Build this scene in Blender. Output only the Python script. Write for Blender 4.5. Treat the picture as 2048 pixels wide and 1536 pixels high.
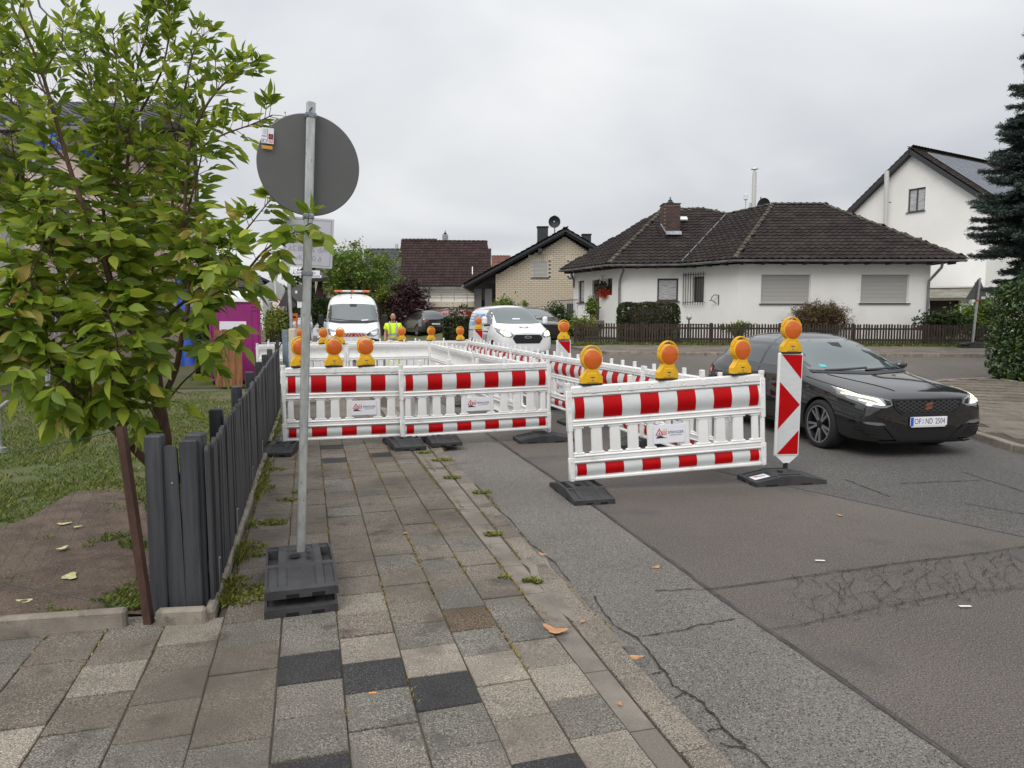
import bpy, bmesh, math, random
import numpy as np
from mathutils import Vector, Matrix
from mathutils.bvhtree import BVHTree
random.seed(7)
rng = np.random.default_rng(7)
for _o in list(bpy.data.objects):
	bpy.data.objects.remove(_o)
SC = bpy.context.scene
COL = SC.collection
PI = math.pi
R = math.radians

# ------------------------------------------------------------------ camera
FPX, CAMZ = 1420.0, 1.72                       # focal length in photo pixels, eye height over the road
PITCH = math.atan(130 / FPX)
cam = bpy.data.cameras.new('camera')
cam.sensor_width = 36
cam.lens = FPX / 2048 * 36
cam.clip_start = 0.05
cam.clip_end = 2000
cam_o = bpy.data.objects.new('camera', cam)
COL.objects.link(cam_o)
cam_o.location = (0, 0, CAMZ)
cam_o.rotation_euler = (PI / 2 - PITCH, 0, 0)
SC.camera = cam_o

# ------------------------------------------------------------------ world: overcast sky
SUN_EL, SUN_AZ = R(46), R(208)                 # azimuth measured clockwise from +Y (behind the camera, to the left)
W = bpy.data.worlds.new('World')
SC.world = W
W.use_nodes = True
nt = W.node_tree
nt.nodes.clear()
def wn(t, **kw):
	n = nt.nodes.new(t)
	for k, v in kw.items():
		setattr(n, k, v)
	return n
def wmath(op, a, b=None):
	n = wn('ShaderNodeMath', operation=op)
	for i, q in enumerate((a, b)):
		if q is None:
			continue
		if isinstance(q, (int, float)):
			n.inputs[i].default_value = q
		else:
			nt.links.new(q, n.inputs[i])
	return n.outputs[0]
w_out = wn('ShaderNodeOutputWorld')
w_bg = wn('ShaderNodeBackground')
w_bg.inputs[1].default_value = 0.1
w_sky = wn('ShaderNodeTexSky', sky_type='NISHITA')
w_sky.sun_disc = False
w_sky.sun_elevation = SUN_EL
w_sky.sun_rotation = SUN_AZ
w_tc = wn('ShaderNodeTexCoord')
w_sep = wn('ShaderNodeSeparateXYZ')
nt.links.new(w_tc.outputs['Generated'], w_sep.inputs[0])
w_z = wmath('MAXIMUM', w_sep.outputs[2], 0.0)
w_den = wmath('ADD', w_z, 0.16)
w_cmb = wn('ShaderNodeCombineXYZ')
nt.links.new(wmath('DIVIDE', w_sep.outputs[0], w_den), w_cmb.inputs[0])
nt.links.new(wmath('DIVIDE', w_sep.outputs[1], w_den), w_cmb.inputs[1])
w_n = wn('ShaderNodeTexNoise')
w_n.inputs['Scale'].default_value = 0.62
w_n.inputs['Detail'].default_value = 5
w_n.inputs['Roughness'].default_value = 0.48
w_n.inputs['Distortion'].default_value = 0.4
nt.links.new(w_cmb.outputs[0], w_n.inputs['Vector'])
w_ramp = wn('ShaderNodeValToRGB')
w_ramp.color_ramp.elements[0].position = 0.33
w_ramp.color_ramp.elements[0].color = (0.545, 0.565, 0.60, 1)
w_ramp.color_ramp.elements[1].position = 0.66
w_ramp.color_ramp.elements[1].color = (0.85, 0.855, 0.86, 1)
nt.links.new(w_n.outputs['Fac'], w_ramp.inputs[0])
# an overcast dome grows brighter towards the zenith
w_grad = wmath('MULTIPLY', wmath('ADD', wmath('MULTIPLY', wmath('MULTIPLY', w_z, w_z), 1.25), 0.94), 10.0)
w_vm = wn('ShaderNodeVectorMath', operation='SCALE')
nt.links.new(w_ramp.outputs[0], w_vm.inputs[0])
nt.links.new(w_grad, w_vm.inputs['Scale'])
w_mix = wn('ShaderNodeMix', data_type='RGBA')
w_mix.inputs[0].default_value = 0.95
nt.links.new(w_sky.outputs[0], w_mix.inputs[6])
nt.links.new(w_vm.outputs[0], w_mix.inputs[7])
nt.links.new(w_mix.outputs[2], w_bg.inputs[0])
nt.links.new(w_bg.outputs[0], w_out.inputs[0])

sun = bpy.data.lights.new('sun', 'SUN')
sun.energy = 1.5
sun.angle = R(35)
sun.color = (1.0, 0.965, 0.92)
sun_o = bpy.data.objects.new('sun', sun)
COL.objects.link(sun_o)
sd = Vector((math.sin(SUN_AZ) * math.cos(SUN_EL), math.cos(SUN_AZ) * math.cos(SUN_EL), math.sin(SUN_EL)))
sun_o.rotation_euler = sd.to_track_quat('Z', 'Y').to_euler()
sun_o.location = sd * 60
SC.view_settings.view_transform = 'Standard'
SC.view_settings.look = 'None'
SC.view_settings.gamma = 1
SC.view_settings.use_curve_mapping = False
SC.view_settings.exposure = 0.13
SC.render.engine = 'CYCLES'
SC.cycles.max_bounces = 6
SC.cycles.diffuse_bounces = 3
SC.cycles.glossy_bounces = 3
SC.cycles.transmission_bounces = 4
SC.cycles.transparent_max_bounces = 6
SC.cycles.use_denoising = True

# ------------------------------------------------------------------ helpers
CT, ST = math.cos(PITCH), math.sin(PITCH)
YAW = R(16)                                    # the street runs 16 degrees to the left of the view
CY, SY = math.cos(YAW), math.sin(YAW)
def pq(p, q, z=0.0):                           # street coordinates: p across (to the right), q along
	return Vector((p * CY - q * SY, p * SY + q * CY, z))
def to_pq(x, y):
	return x * CY + y * SY, -x * SY + y * CY
def ray(u, v):                                 # bearing of a photo pixel
	a, b = (u - 1024) / FPX, -(v - 768) / FPX
	return Vector((a, CT + b * ST, -ST + b * CT))
def at(u, v, y):                               # the point at forward distance y
	r = ray(u, v)
	t = y / r.y
	return Vector((r.x * t, y, CAMZ + r.z * t))
def gz(u, v, z=0.0):                           # the point on a level at height z
	r = ray(u, v)
	t = (z - CAMZ) / r.z
	return Vector((r.x * t, r.y * t, z))
def ss(a, b, x):
	t = max(0.0, min(1.0, (x - a) / (b - a)))
	return t * t * (3 - 2 * t)
def zg(x, y):                                  # the land rises gently beyond the crossing, more so on the right
	p = x * CY + y * SY
	d = max(0.0, min(16.0, y - 13.5))
	return (0.012 + 0.030 * ss(5.5, 9.0, p)) * d + 0.018 * max(0.0, min(30.0, y - 27.0))

def lin(r, g, b):
	f = lambda c: (c / 255 / 12.92) if c / 255 <= 0.04045 else ((c / 255 + 0.055) / 1.055) ** 2.4
	return (f(r), f(g), f(b))

class MB:
	"""collects shapes and links them as one mesh object"""
	def __init__(s):
		s.v, s.f, s.m = [], [], []
	def add(s, vs, fs, mi=0):
		o = len(s.v)
		s.v += [tuple(p) for p in vs]
		s.f += [[i + o for i in f] for f in fs]
		s.m += [mi] * len(fs)
		return s
	def box(s, c, d, M=None, mi=0, bev=0.0):
		x, y, z = d[0] / 2, d[1] / 2, d[2] / 2
		c = Vector(c)
		if bev <= 0:
			vs = [Vector((i * x, j * y, k * z)) for i in (-1, 1) for j in (-1, 1) for k in (-1, 1)]
			fs = [(0, 1, 3, 2), (4, 6, 7, 5), (0, 4, 5, 1), (2, 3, 7, 6), (0, 2, 6, 4), (1, 5, 7, 3)]
		else:
			b = min(bev, x * .95, y * .95, z * .95)
			vs, idx = [], {}
			for i in (-1, 1):
				for j in (-1, 1):
					for k in (-1, 1):
						for a in range(3):
							q = [i * (x - b), j * (y - b), k * (z - b)]
							q[a] = (i * x, j * y, k * z)[a]
							idx[i, j, k, a] = len(vs)
							vs.append(Vector(q))
			fs = []
			for k in (-1, 1):
				fs.append([idx[i, j, k, 2] for i, j in ((-1, -1), (1, -1), (1, 1), (-1, 1))][::k])
				fs.append([idx[k, i, j, 0] for i, j in ((-1, -1), (1, -1), (1, 1), (-1, 1))][::k])
				fs.append([idx[j, k, i, 1] for i, j in ((-1, -1), (1, -1), (1, 1), (-1, 1))][::k])
			for i in (-1, 1):
				for j in (-1, 1):
					fs.append([idx[i, j, -1, 0], idx[i, j, 1, 0], idx[i, j, 1, 1], idx[i, j, -1, 1]][::-i * j])
					fs.append([idx[-1, i, j, 1], idx[1, i, j, 1], idx[1, i, j, 2], idx[-1, i, j, 2]][::-i * j])
					fs.append([idx[j, -1, i, 2], idx[j, 1, i, 2], idx[j, 1, i, 0], idx[j, -1, i, 0]][::-i * j])
					for k in (-1, 1):
						fs.append([idx[i, j, k, 0], idx[i, j, k, 1], idx[i, j, k, 2]][::i * j * k])
		vs = [(M @ p if M else p) + c for p in vs]
		return s.add(vs, fs, mi)
	def bar(s, a, b, w, h, mi=0, up=(0, 0, 1), bev=0.0):      # a rectangular bar from a to b
		a, b = Vector(a), Vector(b)
		d = b - a
		z = d.normalized()
		u = Vector(up)
		if abs(z.dot(u)) > .98:
			u = Vector((0, 1, 0))
		x = u.cross(z).normalized()
		y = z.cross(x)
		M = Matrix((x, y, z)).transposed()
		return s.box((a + b) / 2, (w, h, d.length), M, mi, bev)
	def tube(s, pts, rad, n=8, mi=0, caps=True):
		pts = [Vector(p) for p in pts]
		if isinstance(rad, (int, float)):
			rad = [rad] * len(pts)
		vs, fs = [], []
		ref = None
		for i, p in enumerate(pts):
			t = (pts[min(i + 1, len(pts) - 1)] - pts[max(i - 1, 0)]).normalized()
			if ref is None:
				ref = Vector((0, 0, 1)) if abs(t.z) < .9 else Vector((1, 0, 0))
			x = (ref - t * ref.dot(t)).normalized()
			ref = x
			y = t.cross(x)
			for k in range(n):
				a = 2 * PI * k / n
				vs.append(p + (x * math.cos(a) + y * math.sin(a)) * rad[i])
		for i in range(len(pts) - 1):
			for k in range(n):
				k2 = (k + 1) % n
				fs.append((i * n + k, i * n + k2, (i + 1) * n + k2, (i + 1) * n + k))
		if caps:
			fs.append(tuple(range(n))[::-1])
			fs.append(tuple((len(pts) - 1) * n + k for k in range(n)))
		return s.add(vs, fs, mi)
	def cyl(s, a, b, r, r2=None, n=16, mi=0):
		return s.tube([a, b], [r, r if r2 is None else r2], n, mi)
	def lathe(s, prof, n=24, M=None, mi=0):       # profile of (radius, height) round local z
		vs, fs = [], []
		for r, z in prof:
			for k in range(n):
				a = 2 * PI * k / n
				p = Vector((r * math.cos(a), r * math.sin(a), z))
				vs.append(M @ p if M else p)
		for i in range(len(prof) - 1):
			for k in range(n):
				k2 = (k + 1) % n
				fs.append((i * n + k, i * n + k2, (i + 1) * n + k2, (i + 1) * n + k))
		return s.add(vs, fs, mi)
	def prism(s, poly, d0, d1, M=None, mi=0):      # polygon in local xy pulled from d0 to d1 along local z
		n = len(poly)
		vs = [Vector((x, y, d0)) for x, y in poly] + [Vector((x, y, d1)) for x, y in poly]
		if M:
			vs = [M @ p for p in vs]
		fs = [tuple(range(n))[::-1], tuple(range(n, 2 * n))]
		fs += [(i, (i + 1) % n, n + (i + 1) % n, n + i) for i in range(n)]
		return s.add(vs, fs, mi)
	def mesh(s, name, mats, smooth=0.0):
		me = bpy.data.meshes.new(name)
		me.from_pydata(s.v, [], s.f)
		for m in (mats if isinstance(mats, (list, tuple)) else [mats]):
			me.materials.append(m)
		if any(s.m):
			me.polygons.foreach_set('material_index', s.m)
		fix(me)
		if smooth:
			me.shade_smooth()
			me.set_sharp_from_angle(angle=R(smooth))
		return me
	def build(s, name, mats, parent=None, smooth=0.0):
		return link(name, s.mesh(name, mats, smooth), parent)
def fix(me):
	bm = bmesh.new()
	bm.from_mesh(me)
	bmesh.ops.recalc_face_normals(bm, faces=bm.faces)
	bm.to_mesh(me)
	bm.free()
def link(name, data, parent=None):
	o = bpy.data.objects.new(name, data)
	COL.objects.link(o)
	if parent is not None:
		o.parent = parent
	return o
def tag(o, label, cat, group=None):
	o['label'] = label
	o['category'] = cat
	if group:
		o['group'] = group
	return o
def struct(o):
	o['kind'] = 'structure'
	return o
def stuff(o):
	o['kind'] = 'stuff'
	return o
def thing(name, label, cat, loc=(0, 0, 0), rz=0.0, group=None, rot=None):
	o = bpy.data.objects.new(name, None)
	o.empty_display_size = 0.1
	COL.objects.link(o)
	o.location = loc
	o.rotation_euler = rot if rot else (0, 0, rz)
	return tag(o, label, cat, group)
def copy_tree(o, parent=None):
	c = o.copy()
	COL.objects.link(c)
	c.parent = parent
	for ch in list(o.children):
		copy_tree(ch, c)
	return c
def dup(o, label, loc, rz=0.0, group=None, rot=None, sc=None):
	c = copy_tree(o)
	c.location = loc
	c.rotation_euler = rot if rot else (0, 0, rz)
	if sc:
		c.scale = sc
	c['label'] = label
	if group:
		c['group'] = group
	return c
def eval_mesh(o):                                # the mesh of an object with its modifiers applied; the object goes
	dg = bpy.context.evaluated_depsgraph_get()
	dg.update()
	me = bpy.data.meshes.new_from_object(o.evaluated_get(dg))
	bpy.data.objects.remove(o)
	return me
def text_mesh(txt, size, mat_, ext=0.001, align='CENTER', sx=1.0):
	c = bpy.data.curves.new('lettering', 'FONT')
	c.body = txt
	c.size = size
	c.extrude = ext
	c.align_x = align
	c.align_y = 'CENTER'
	c.resolution_u = 3
	o = bpy.data.objects.new('lettering', c)
	COL.objects.link(o)
	me = eval_mesh(o)
	me.transform(Matrix.Diagonal((sx, 1, 1, 1)))
	me.materials.clear()
	me.materials.append(mat_)
	return me
def frame_m(o, x, y, z=None):                    # matrix from an origin and two axes
	x, y = Vector(x).normalized(), Vector(y).normalized()
	z = x.cross(y).normalized()
	M = Matrix((x, y, z)).transposed().to_4x4()
	M.translation = Vector(o)
	return M
def grid_cut(poly, step, hole=None):             # polygon cut into a grid, returns a bmesh in the xy plane
	bm = bmesh.new()
	vs = [bm.verts.new((p[0], p[1], 0)) for p in poly]
	bm.faces.new(vs)
	sx, sy = (step, step) if isinstance(step, (int, float)) else step
	xs = [p[0] for p in poly]
	ys = [p[1] for p in poly]
	for k in range(int(math.floor(min(xs) / sx)) + 1, int(math.ceil(max(xs) / sx))):
		bmesh.ops.bisect_plane(bm, geom=bm.verts[:] + bm.edges[:] + bm.faces[:], dist=1e-5, plane_co=(k * sx, 0, 0), plane_no=(1, 0, 0))
	for k in range(int(math.floor(min(ys) / sy)) + 1, int(math.ceil(max(ys) / sy))):
		bmesh.ops.bisect_plane(bm, geom=bm.verts[:] + bm.edges[:] + bm.faces[:], dist=1e-5, plane_co=(0, k * sy, 0), plane_no=(0, 1, 0))
	bmesh.ops.triangulate(bm, faces=[f for f in bm.faces if len(f.verts) > 4])
	return bm
def sheet(name, poly, m, dz, step=1.0, skirt=0.0, bumpz=0.0, parent=None):
	"""a ground sheet following the land, with a vertical skirt (kerb face)"""
	bm = grid_cut(poly, step)
	if skirt:
		be = [e for e in bm.edges if len(e.link_faces) == 1]
		r = bmesh.ops.extrude_edge_only(bm, edges=be)
		low = set(g for g in r['geom'] if isinstance(g, bmesh.types.BMVert))
	else:
		low = set()
	bm.normal_update()
	for v in bm.verts:
		v.co.z = zg(v.co.x, v.co.y) + dz - (skirt if v in low else 0)
		if bumpz and v not in low:
			v.co.z += bumpz * (math.sin(v.co.x * 3.1 + v.co.y * 1.3) + math.sin(v.co.y * 2.3 - v.co.x * 1.7)) * .5
	bmesh.ops.recalc_face_normals(bm, faces=bm.faces)
	if bm.faces and sum(f.normal.z for f in bm.faces) < 0:
		bmesh.ops.reverse_faces(bm, faces=bm.faces)
	me = bpy.data.meshes.new(name)
	bm.to_mesh(me)
	bm.free()
	me.materials.append(m)
	o = link(name, me, parent)
	if parent is None:
		struct(o)
	return o

# ------------------------------------------------------------------ materials
def mat(name, col, rough=.6, metal=0.0, col2=None, vs=4.0, vlo=.4, vhi=.6, vd=4.0, bump=0.0, bs=40.0, coord='Object', spec=.5,
		coat=0.0, speck=None, emit=0.0, island=0.0, trans=0.0, stretch=None, hue2=None, obrand=0.0, alpha=1.0, stain=None):
	m = bpy.data.materials.new(name)
	m.use_nodes = True
	n = m.node_tree
	N, L = n.nodes, n.links
	b = N['Principled BSDF']
	b.inputs['Roughness'].default_value = rough
	b.inputs['Metallic'].default_value = metal
	b.inputs['Specular IOR Level'].default_value = spec
	b.inputs['Coat Weight'].default_value = coat
	b.inputs['Coat Roughness'].default_value = .025
	b.inputs['Coat IOR'].default_value = 1.85
	tc = None
	def vec():
		nonlocal tc
		if tc is None:
			if coord == 'World':
				g = N.new('ShaderNodeNewGeometry')
				tc = g.outputs['Position']
			else:
				g = N.new('ShaderNodeTexCoord')
				tc = g.outputs[coord]
			if stretch:
				mp = N.new('ShaderNodeMapping')
				mp.inputs['Scale'].default_value = stretch
				L.new(tc, mp.inputs[0])
				tc = mp.outputs[0]
		return tc
	def noise(scale, det=4.0, rgh=.55):
		t = N.new('ShaderNodeTexNoise')
		t.inputs['Scale'].default_value = scale
		t.inputs['Detail'].default_value = det
		t.inputs['Roughness'].default_value = rgh
		L.new(vec(), t.inputs['Vector'])
		return t.outputs['Fac']
	def mix(a, bcol, fac, blend='MIX'):
		x = N.new('ShaderNodeMix')
		x.data_type = 'RGBA'
		x.blend_type = blend
		for q, i in ((a, 6), (bcol, 7)):
			if isinstance(q, tuple):
				x.inputs[i].default_value = (*q[:3], 1)
			else:
				L.new(q, x.inputs[i])
		if isinstance(fac, float):
			x.inputs[0].default_value = fac
		else:
			L.new(fac, x.inputs[0])
		return x.outputs[2]
	def rng_(f, lo, hi, a=0.0, c=1.0):
		r = N.new('ShaderNodeMapRange')
		r.inputs[1].default_value = lo
		r.inputs[2].default_value = hi
		r.inputs[3].default_value = a
		r.inputs[4].default_value = c
		L.new(f, r.inputs[0])
		return r.outputs[0]
	c = tuple(col)
	if col2 is not None:
		c = mix(c, tuple(col2), rng_(noise(vs, vd), vlo, vhi))
	if speck:
		for sc, sc_col, lo, hi in speck:
			c = mix(c, tuple(sc_col), rng_(noise(sc, 2.0, .6), lo, hi))
	if stain:
		for sc, sc_col, lo, hi in stain:
			c = mix(c, tuple(sc_col), rng_(noise(sc, 5.0, .6), lo, hi))
	if island:
		g = N.new('ShaderNodeNewGeometry')
		ri = g.outputs['Random Per Island']
		if hue2:
			pw = N.new('ShaderNodeMath')
			pw.operation = 'POWER'
			L.new(ri, pw.inputs[0])
			pw.inputs[1].default_value = hue2[1]
			c = mix(c, tuple(hue2[0]), pw.outputs[0])
		hs = N.new('ShaderNodeHueSaturation')
		L.new(rng_(ri, 0, 1, 1 - island, 1 + island), hs.inputs['Value'])
		if isinstance(c, tuple):
			hs.inputs['Color'].default_value = (*c, 1)
		else:
			L.new(c, hs.inputs['Color'])
		c = hs.outputs[0]
	if obrand:
		g = N.new('ShaderNodeObjectInfo')
		hs = N.new('ShaderNodeHueSaturation')
		L.new(rng_(g.outputs['Random'], 0, 1, 1 - obrand, 1 + obrand), hs.inputs['Value'])
		if isinstance(c, tuple):
			hs.inputs['Color'].default_value = (*c, 1)
		else:
			L.new(c, hs.inputs['Color'])
		c = hs.outputs[0]
	if isinstance(c, tuple):
		b.inputs['Base Color'].default_value = (*c[:3], 1)
	else:
		L.new(c, b.inputs['Base Color'])
	if bump:
		bp = N.new('ShaderNodeBump')
		bp.inputs['Strength'].default_value = min(1.0, bump)
		bp.inputs['Distance'].default_value = .01
		L.new(noise(bs, 3.0), bp.inputs['Height'])
		L.new(bp.outputs[0], b.inputs['Normal'])
	if emit:
		b.inputs['Emission Color'].default_value = (*tuple(col)[:3], 1)
		b.inputs['Emission Strength'].default_value = emit
	if alpha < 1:
		b.inputs['Alpha'].default_value = alpha
	if trans:
		t = N.new('ShaderNodeBsdfTranslucent')
		if isinstance(c, tuple):
			t.inputs[0].default_value = (*c[:3], 1)
		else:
			L.new(c, t.inputs[0])
		ms = N.new('ShaderNodeMixShader')
		ms.inputs[0].default_value = trans
		L.new(b.outputs[0], ms.inputs[1])
		L.new(t.outputs[0], ms.inputs[2])
		L.new(ms.outputs[0], N['Material Output'].inputs[0])
	return m

K = {}
K['asphalt'] = mat('asphalt', (.098, .083, .071), .85, col2=(.132, .113, .097), vs=.35, coord='World', bump=.9, bs=170,
				   speck=[(125, (.27, .245, .215), .55, .64), (105, (.028, .025, .023), .55, .64)],
				   stain=[(.9, (.066, .064, .062), .58, .75)])
K['asphalt_dark'] = mat('asphalt_dark', (.080, .076, .071), .85, col2=(.102, .096, .088), vs=.5, coord='World', bump=.8, bs=260,
						speck=[(115, (.24, .225, .205), .55, .63), (95, (.02, .02, .02), .55, .63)])
K['asphalt_grey'] = mat('asphalt_grey', (.150, .137, .120), .88, col2=(.195, .178, .157), vs=.8, coord='World', bump=1, bs=230,
						speck=[(150, (.37, .35, .32), .54, .63), (125, (.040, .038, .035), .54, .63)],
						stain=[(1.6, (.085, .083, .08), .6, .75)])
K['tar'] = mat('tar', (.036, .033, .031), .8, col2=(.065, .058, .052), vs=9, coord='World')
K['crack'] = mat('crack', (.024, .022, .02), .95, col2=(.06, .054, .047), vs=14, vlo=.5, vhi=.7, coord='World')
K['soil'] = mat('soil', (.078, .053, .038), .95, col2=(.125, .088, .063), vs=5, coord='World', bump=1, bs=45,
				speck=[(70, (.05, .037, .028), .54, .66), (90, (.24, .19, .145), .60, .70)])
K['joint'] = mat('joint', (.060, .050, .037), .95, col2=(.075, .07, .035), vs=2.5, vlo=.5, vhi=.7, coord='World', bump=.6, bs=120)
K['lawn'] = mat('lawn', (.070, .088, .022), .95, col2=(.125, .098, .060), vs=.55, vlo=.46, vhi=.58, coord='World', bump=1, bs=45,
				speck=[(70, (.085, .095, .03), .52, .7)])
K['far_ground'] = mat('far_ground', (.06, .075, .03), .95, col2=(.10, .09, .06), vs=.1, coord='World')
def slabmat(nm, c, sp, dk, ob=.12):
	return mat(nm, c, .9, col2=tuple(x * .72 for x in c), vs=1.7, vlo=.42, vhi=.68, coord='World', bump=1, bs=170,
			   speck=[(135, sp, .53, .61), (115, dk, .54, .62)], obrand=ob, stain=[(1.15, tuple(x * .62 for x in c), .46, .66), (3.6, tuple(x * .40 for x in c), .56, .72)])
K['slab_grey'] = slabmat('slab_grey', (.185, .166, .138), (.40, .37, .32), (.06, .055, .048))
K['slab_green'] = slabmat('slab_green', (.178, .162, .134), (.36, .35, .31), (.055, .054, .048))
K['slab_light'] = slabmat('slab_light', (.30, .26, .21), (.50, .44, .36), (.11, .095, .075))
K['slab_dark'] = slabmat('slab_dark', (.040, .039, .040), (.13, .125, .12), (.018, .018, .018))
K['slab_brown'] = slabmat('slab_brown', (.125, .085, .055), (.36, .26, .16), (.04, .03, .022))
K['slab_old'] = slabmat('slab_old', (.185, .155, .122), (.36, .315, .255), (.065, .054, .042), .07)
K['kerb_stone'] = slabmat('kerb_stone', (.24, .205, .165), (.40, .35, .29), (.085, .075, .06))
K['concrete_strip'] = mat('concrete_strip', (.16, .138, .115), .9, col2=(.24, .21, .175), vs=3, coord='World', bump=.8, bs=120,
						  speck=[(220, (.33, .29, .25), .6, .72)], stain=[(2.2, (.07, .062, .053), .56, .7)])
K['edging'] = mat('edging', (.20, .172, .14), .9, col2=(.30, .262, .215), vs=5, coord='World', bump=.8, bs=150,
				  stain=[(7, (.075, .065, .05), .57, .72)])
K['white_wall'] = mat('white_wall', (.80, .79, .765), .9, col2=(.76, .75, .72), vs=.6, coord='World', bump=.45, bs=55,
					  stain=[(.45, (.64, .63, .59), .6, .8)])
K['pink_wall'] = mat('pink_wall', (.76, .62, .55), .9, col2=(.72, .58, .50), vs=.6, coord='World', bump=.3, bs=40)
K['cream_wall'] = mat('cream_wall', (.60, .55, .43), .9, col2=(.55, .50, .39), vs=.6, coord='World', bump=.3, bs=40)
K['grey_plinth'] = mat('grey_plinth', (.20, .20, .20), .9, col2=(.26, .26, .25), vs=2, coord='World')
K['brick'] = mat('brick', (.66, .58, .46), .85, island=.14, hue2=((.52, .44, .33), 1.5))
K['mortar'] = mat('mortar', (.20, .17, .13), .95)
K['brick_red'] = mat('brick_red', (.082, .048, .042), .8, island=.25)
K['tile'] = mat('tile', (.021, .0155, .0145), .88, spec=.25, col2=(.034, .0255, .023), vs=1.5, coord='World', obrand=.22, bump=.3, bs=30,
				stain=[(14, (.19, .17, .145), .66, .74), (1.3, (.038, .036, .024), .58, .74)])
K['tile_mass'] = mat('tile_mass', (.021, .0155, .0145), .88, spec=.25, col2=(.034, .0255, .023), vs=1.5, coord='World', island=.24, bump=.3, bs=30,
					 stain=[(14, (.19, .17, .145), .66, .74), (1.3, (.038, .036, .024), .58, .74)])
K['tile_moss'] = mat('tile_moss', (.050, .041, .029), .9, col2=(.095, .083, .060), vs=6, coord='World', bump=.6, bs=30, island=.2)
K['tile_red'] = mat('tile_red', (.038, .021, .020), .85, island=.25, spec=.25, stain=[(9, (.20, .17, .15), .64, .72)], coord='World')
K['tile_orange'] = mat('tile_orange', (.16, .065, .04), .75, island=.25, coord='World')
K['tile_grey'] = mat('tile_grey', (.06, .06, .062), .7, island=.2, coord='World')
K['dark_wood'] = mat('dark_wood', (.030, .020, .014), .85, col2=(.052, .036, .026), vs=6, coord='World', stretch=(6, 6, .7), bump=.4, bs=30, obrand=.25)
K['dark_trim'] = mat('dark_trim', (.03, .032, .036), .6)
K['garage_door'] = mat('garage_door', (.022, .014, .012), .7, stretch=(14, 14, .3), col2=(.034, .022, .018), vs=2, coord='World')
K['gutter'] = mat('gutter', (.17, .175, .185), .45, metal=.5, col2=(.25, .255, .265), vs=3, coord='World')
K['shutter'] = mat('shutter', (.42, .41, .39), .65)
K['window_frame'] = mat('window_frame', (.06, .035, .028), .5)
K['grey_frame'] = mat('grey_frame', (.05, .055, .06), .5)
K['white_trim'] = mat('white_trim', (.72, .72, .71), .6)
K['pane'] = mat('pane', (.05, .055, .06), .04, spec=.9, coat=.6)
K['curtain'] = mat('curtain', (.30, .31, .32), .25, col2=(.5, .5, .5), vs=3, stretch=(1, 1, 9), coord='World')
K['iron'] = mat('iron', (.025, .026, .028), .55)
K['zinc'] = mat('zinc', (.33, .36, .40), .5, metal=.4, col2=(.22, .24, .27), vs=5)
K['steel_flue'] = mat('steel_flue', (.62, .61, .58), .35, metal=.6)
K['solar'] = mat('solar', (.10, .11, .135), .5, spec=.3)
K['solar_line'] = mat('solar_line', (.45, .47, .5), .4, metal=.4)
K['galv'] = mat('galv', (.40, .42, .41), .42, metal=.65, col2=(.56, .575, .56), vs=26, coord='Object', vlo=.35, vhi=.65, stretch=(1, 1, .35),
				stain=[(60, (.22, .24, .23), .62, .7)], bump=.15, bs=120)
K['sign_grey'] = mat('sign_grey', (.098, .102, .099), .6, col2=(.112, .115, .112), vs=3, bump=.05, bs=10)
K['rubber'] = mat('rubber', (.030, .030, .032), .72, col2=(.046, .046, .048), vs=6, bump=.5, bs=90, stain=[(16, (.105, .10, .094), .64, .80)])
K['white_plastic'] = mat('white_plastic', (.80, .80, .79), .42, col2=(.74, .74, .725), vs=3, obrand=.03, stain=[(7, (.58, .565, .53), .6, .8), (23, (.62, .60, .57), .62, .74)])
K['white_sheet'] = mat('white_sheet', (.56, .585, .585), .38, col2=(.60, .62, .615), vs=8, stretch=(1, 1, 3), spec=.4)
K['red_sheet'] = mat('red_sheet', (.46, .002, .004), .42, col2=(.40, .002, .004), vs=5, spec=.14)
K['lamp_yellow'] = mat('lamp_yellow', (.78, .44, .012), .42, col2=(.70, .38, .010), vs=9, obrand=.05)
K['lamp_black'] = mat('lamp_black', (.012, .012, .012), .6)
K['print_dark'] = mat('print_dark', (.03, .03, .035), .6)
K['print_blue'] = mat('print_blue', (.012, .022, .10), .55)
K['print_red'] = mat('print_red', (.55, .03, .03), .55)
K['plate_white'] = mat('plate_white', (.78, .78, .84), .35)
K['paper'] = mat('paper', (.70, .69, .78), .7)
K['print_pale'] = mat('print_pale', (.40, .395, .50), .7)
K['fence_grey'] = mat('fence_grey', (.034, .036, .041), .62, col2=(.052, .054, .059), vs=5, stretch=(7, 7, .5), obrand=.22, bump=.35, bs=35, coord='World')
K['rust'] = mat('rust', (.045, .020, .014), .8, col2=(.075, .034, .022), vs=14, stretch=(1, 1, .4), bump=.5, bs=60, coord='World')
K['wire_green'] = mat('wire_green', (.02, .05, .04), .5)
K['magenta'] = mat('magenta', (.30, .018, .17), .5, col2=(.26, .015, .145), vs=3)
K['toilet_roof'] = mat('toilet_roof', (.74, .74, .74), .45)
K['plank'] = mat('plank', (.24, .105, .038), .75, col2=(.15, .062, .022), vs=4, stretch=(9, 9, .7), obrand=.18, bump=.3, bs=40)
K['blue_tarp'] = mat('blue_tarp', (.012, .065, .36), .4)
K['car_black'] = mat('car_black', (.0035, .0035, .004), .5, spec=.1, coat=1.0)
K['car_white'] = mat('car_white', (.80, .81, .82), .3, coat=.6)
K['car_grey'] = mat('car_grey', (.040, .042, .046), .3, metal=.4, coat=1.0)
K['car_red'] = mat('car_red', (.42, .015, .02), .3, coat=1.0)
K['car_silver'] = mat('car_silver', (.42, .43, .44), .3, metal=.6, coat=.8)
K['car_olive'] = mat('car_olive', (.045, .04, .03), .3, metal=.3, coat=1.0)
K['trim_black'] = mat('trim_black', (.012, .012, .013), .55)
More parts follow.
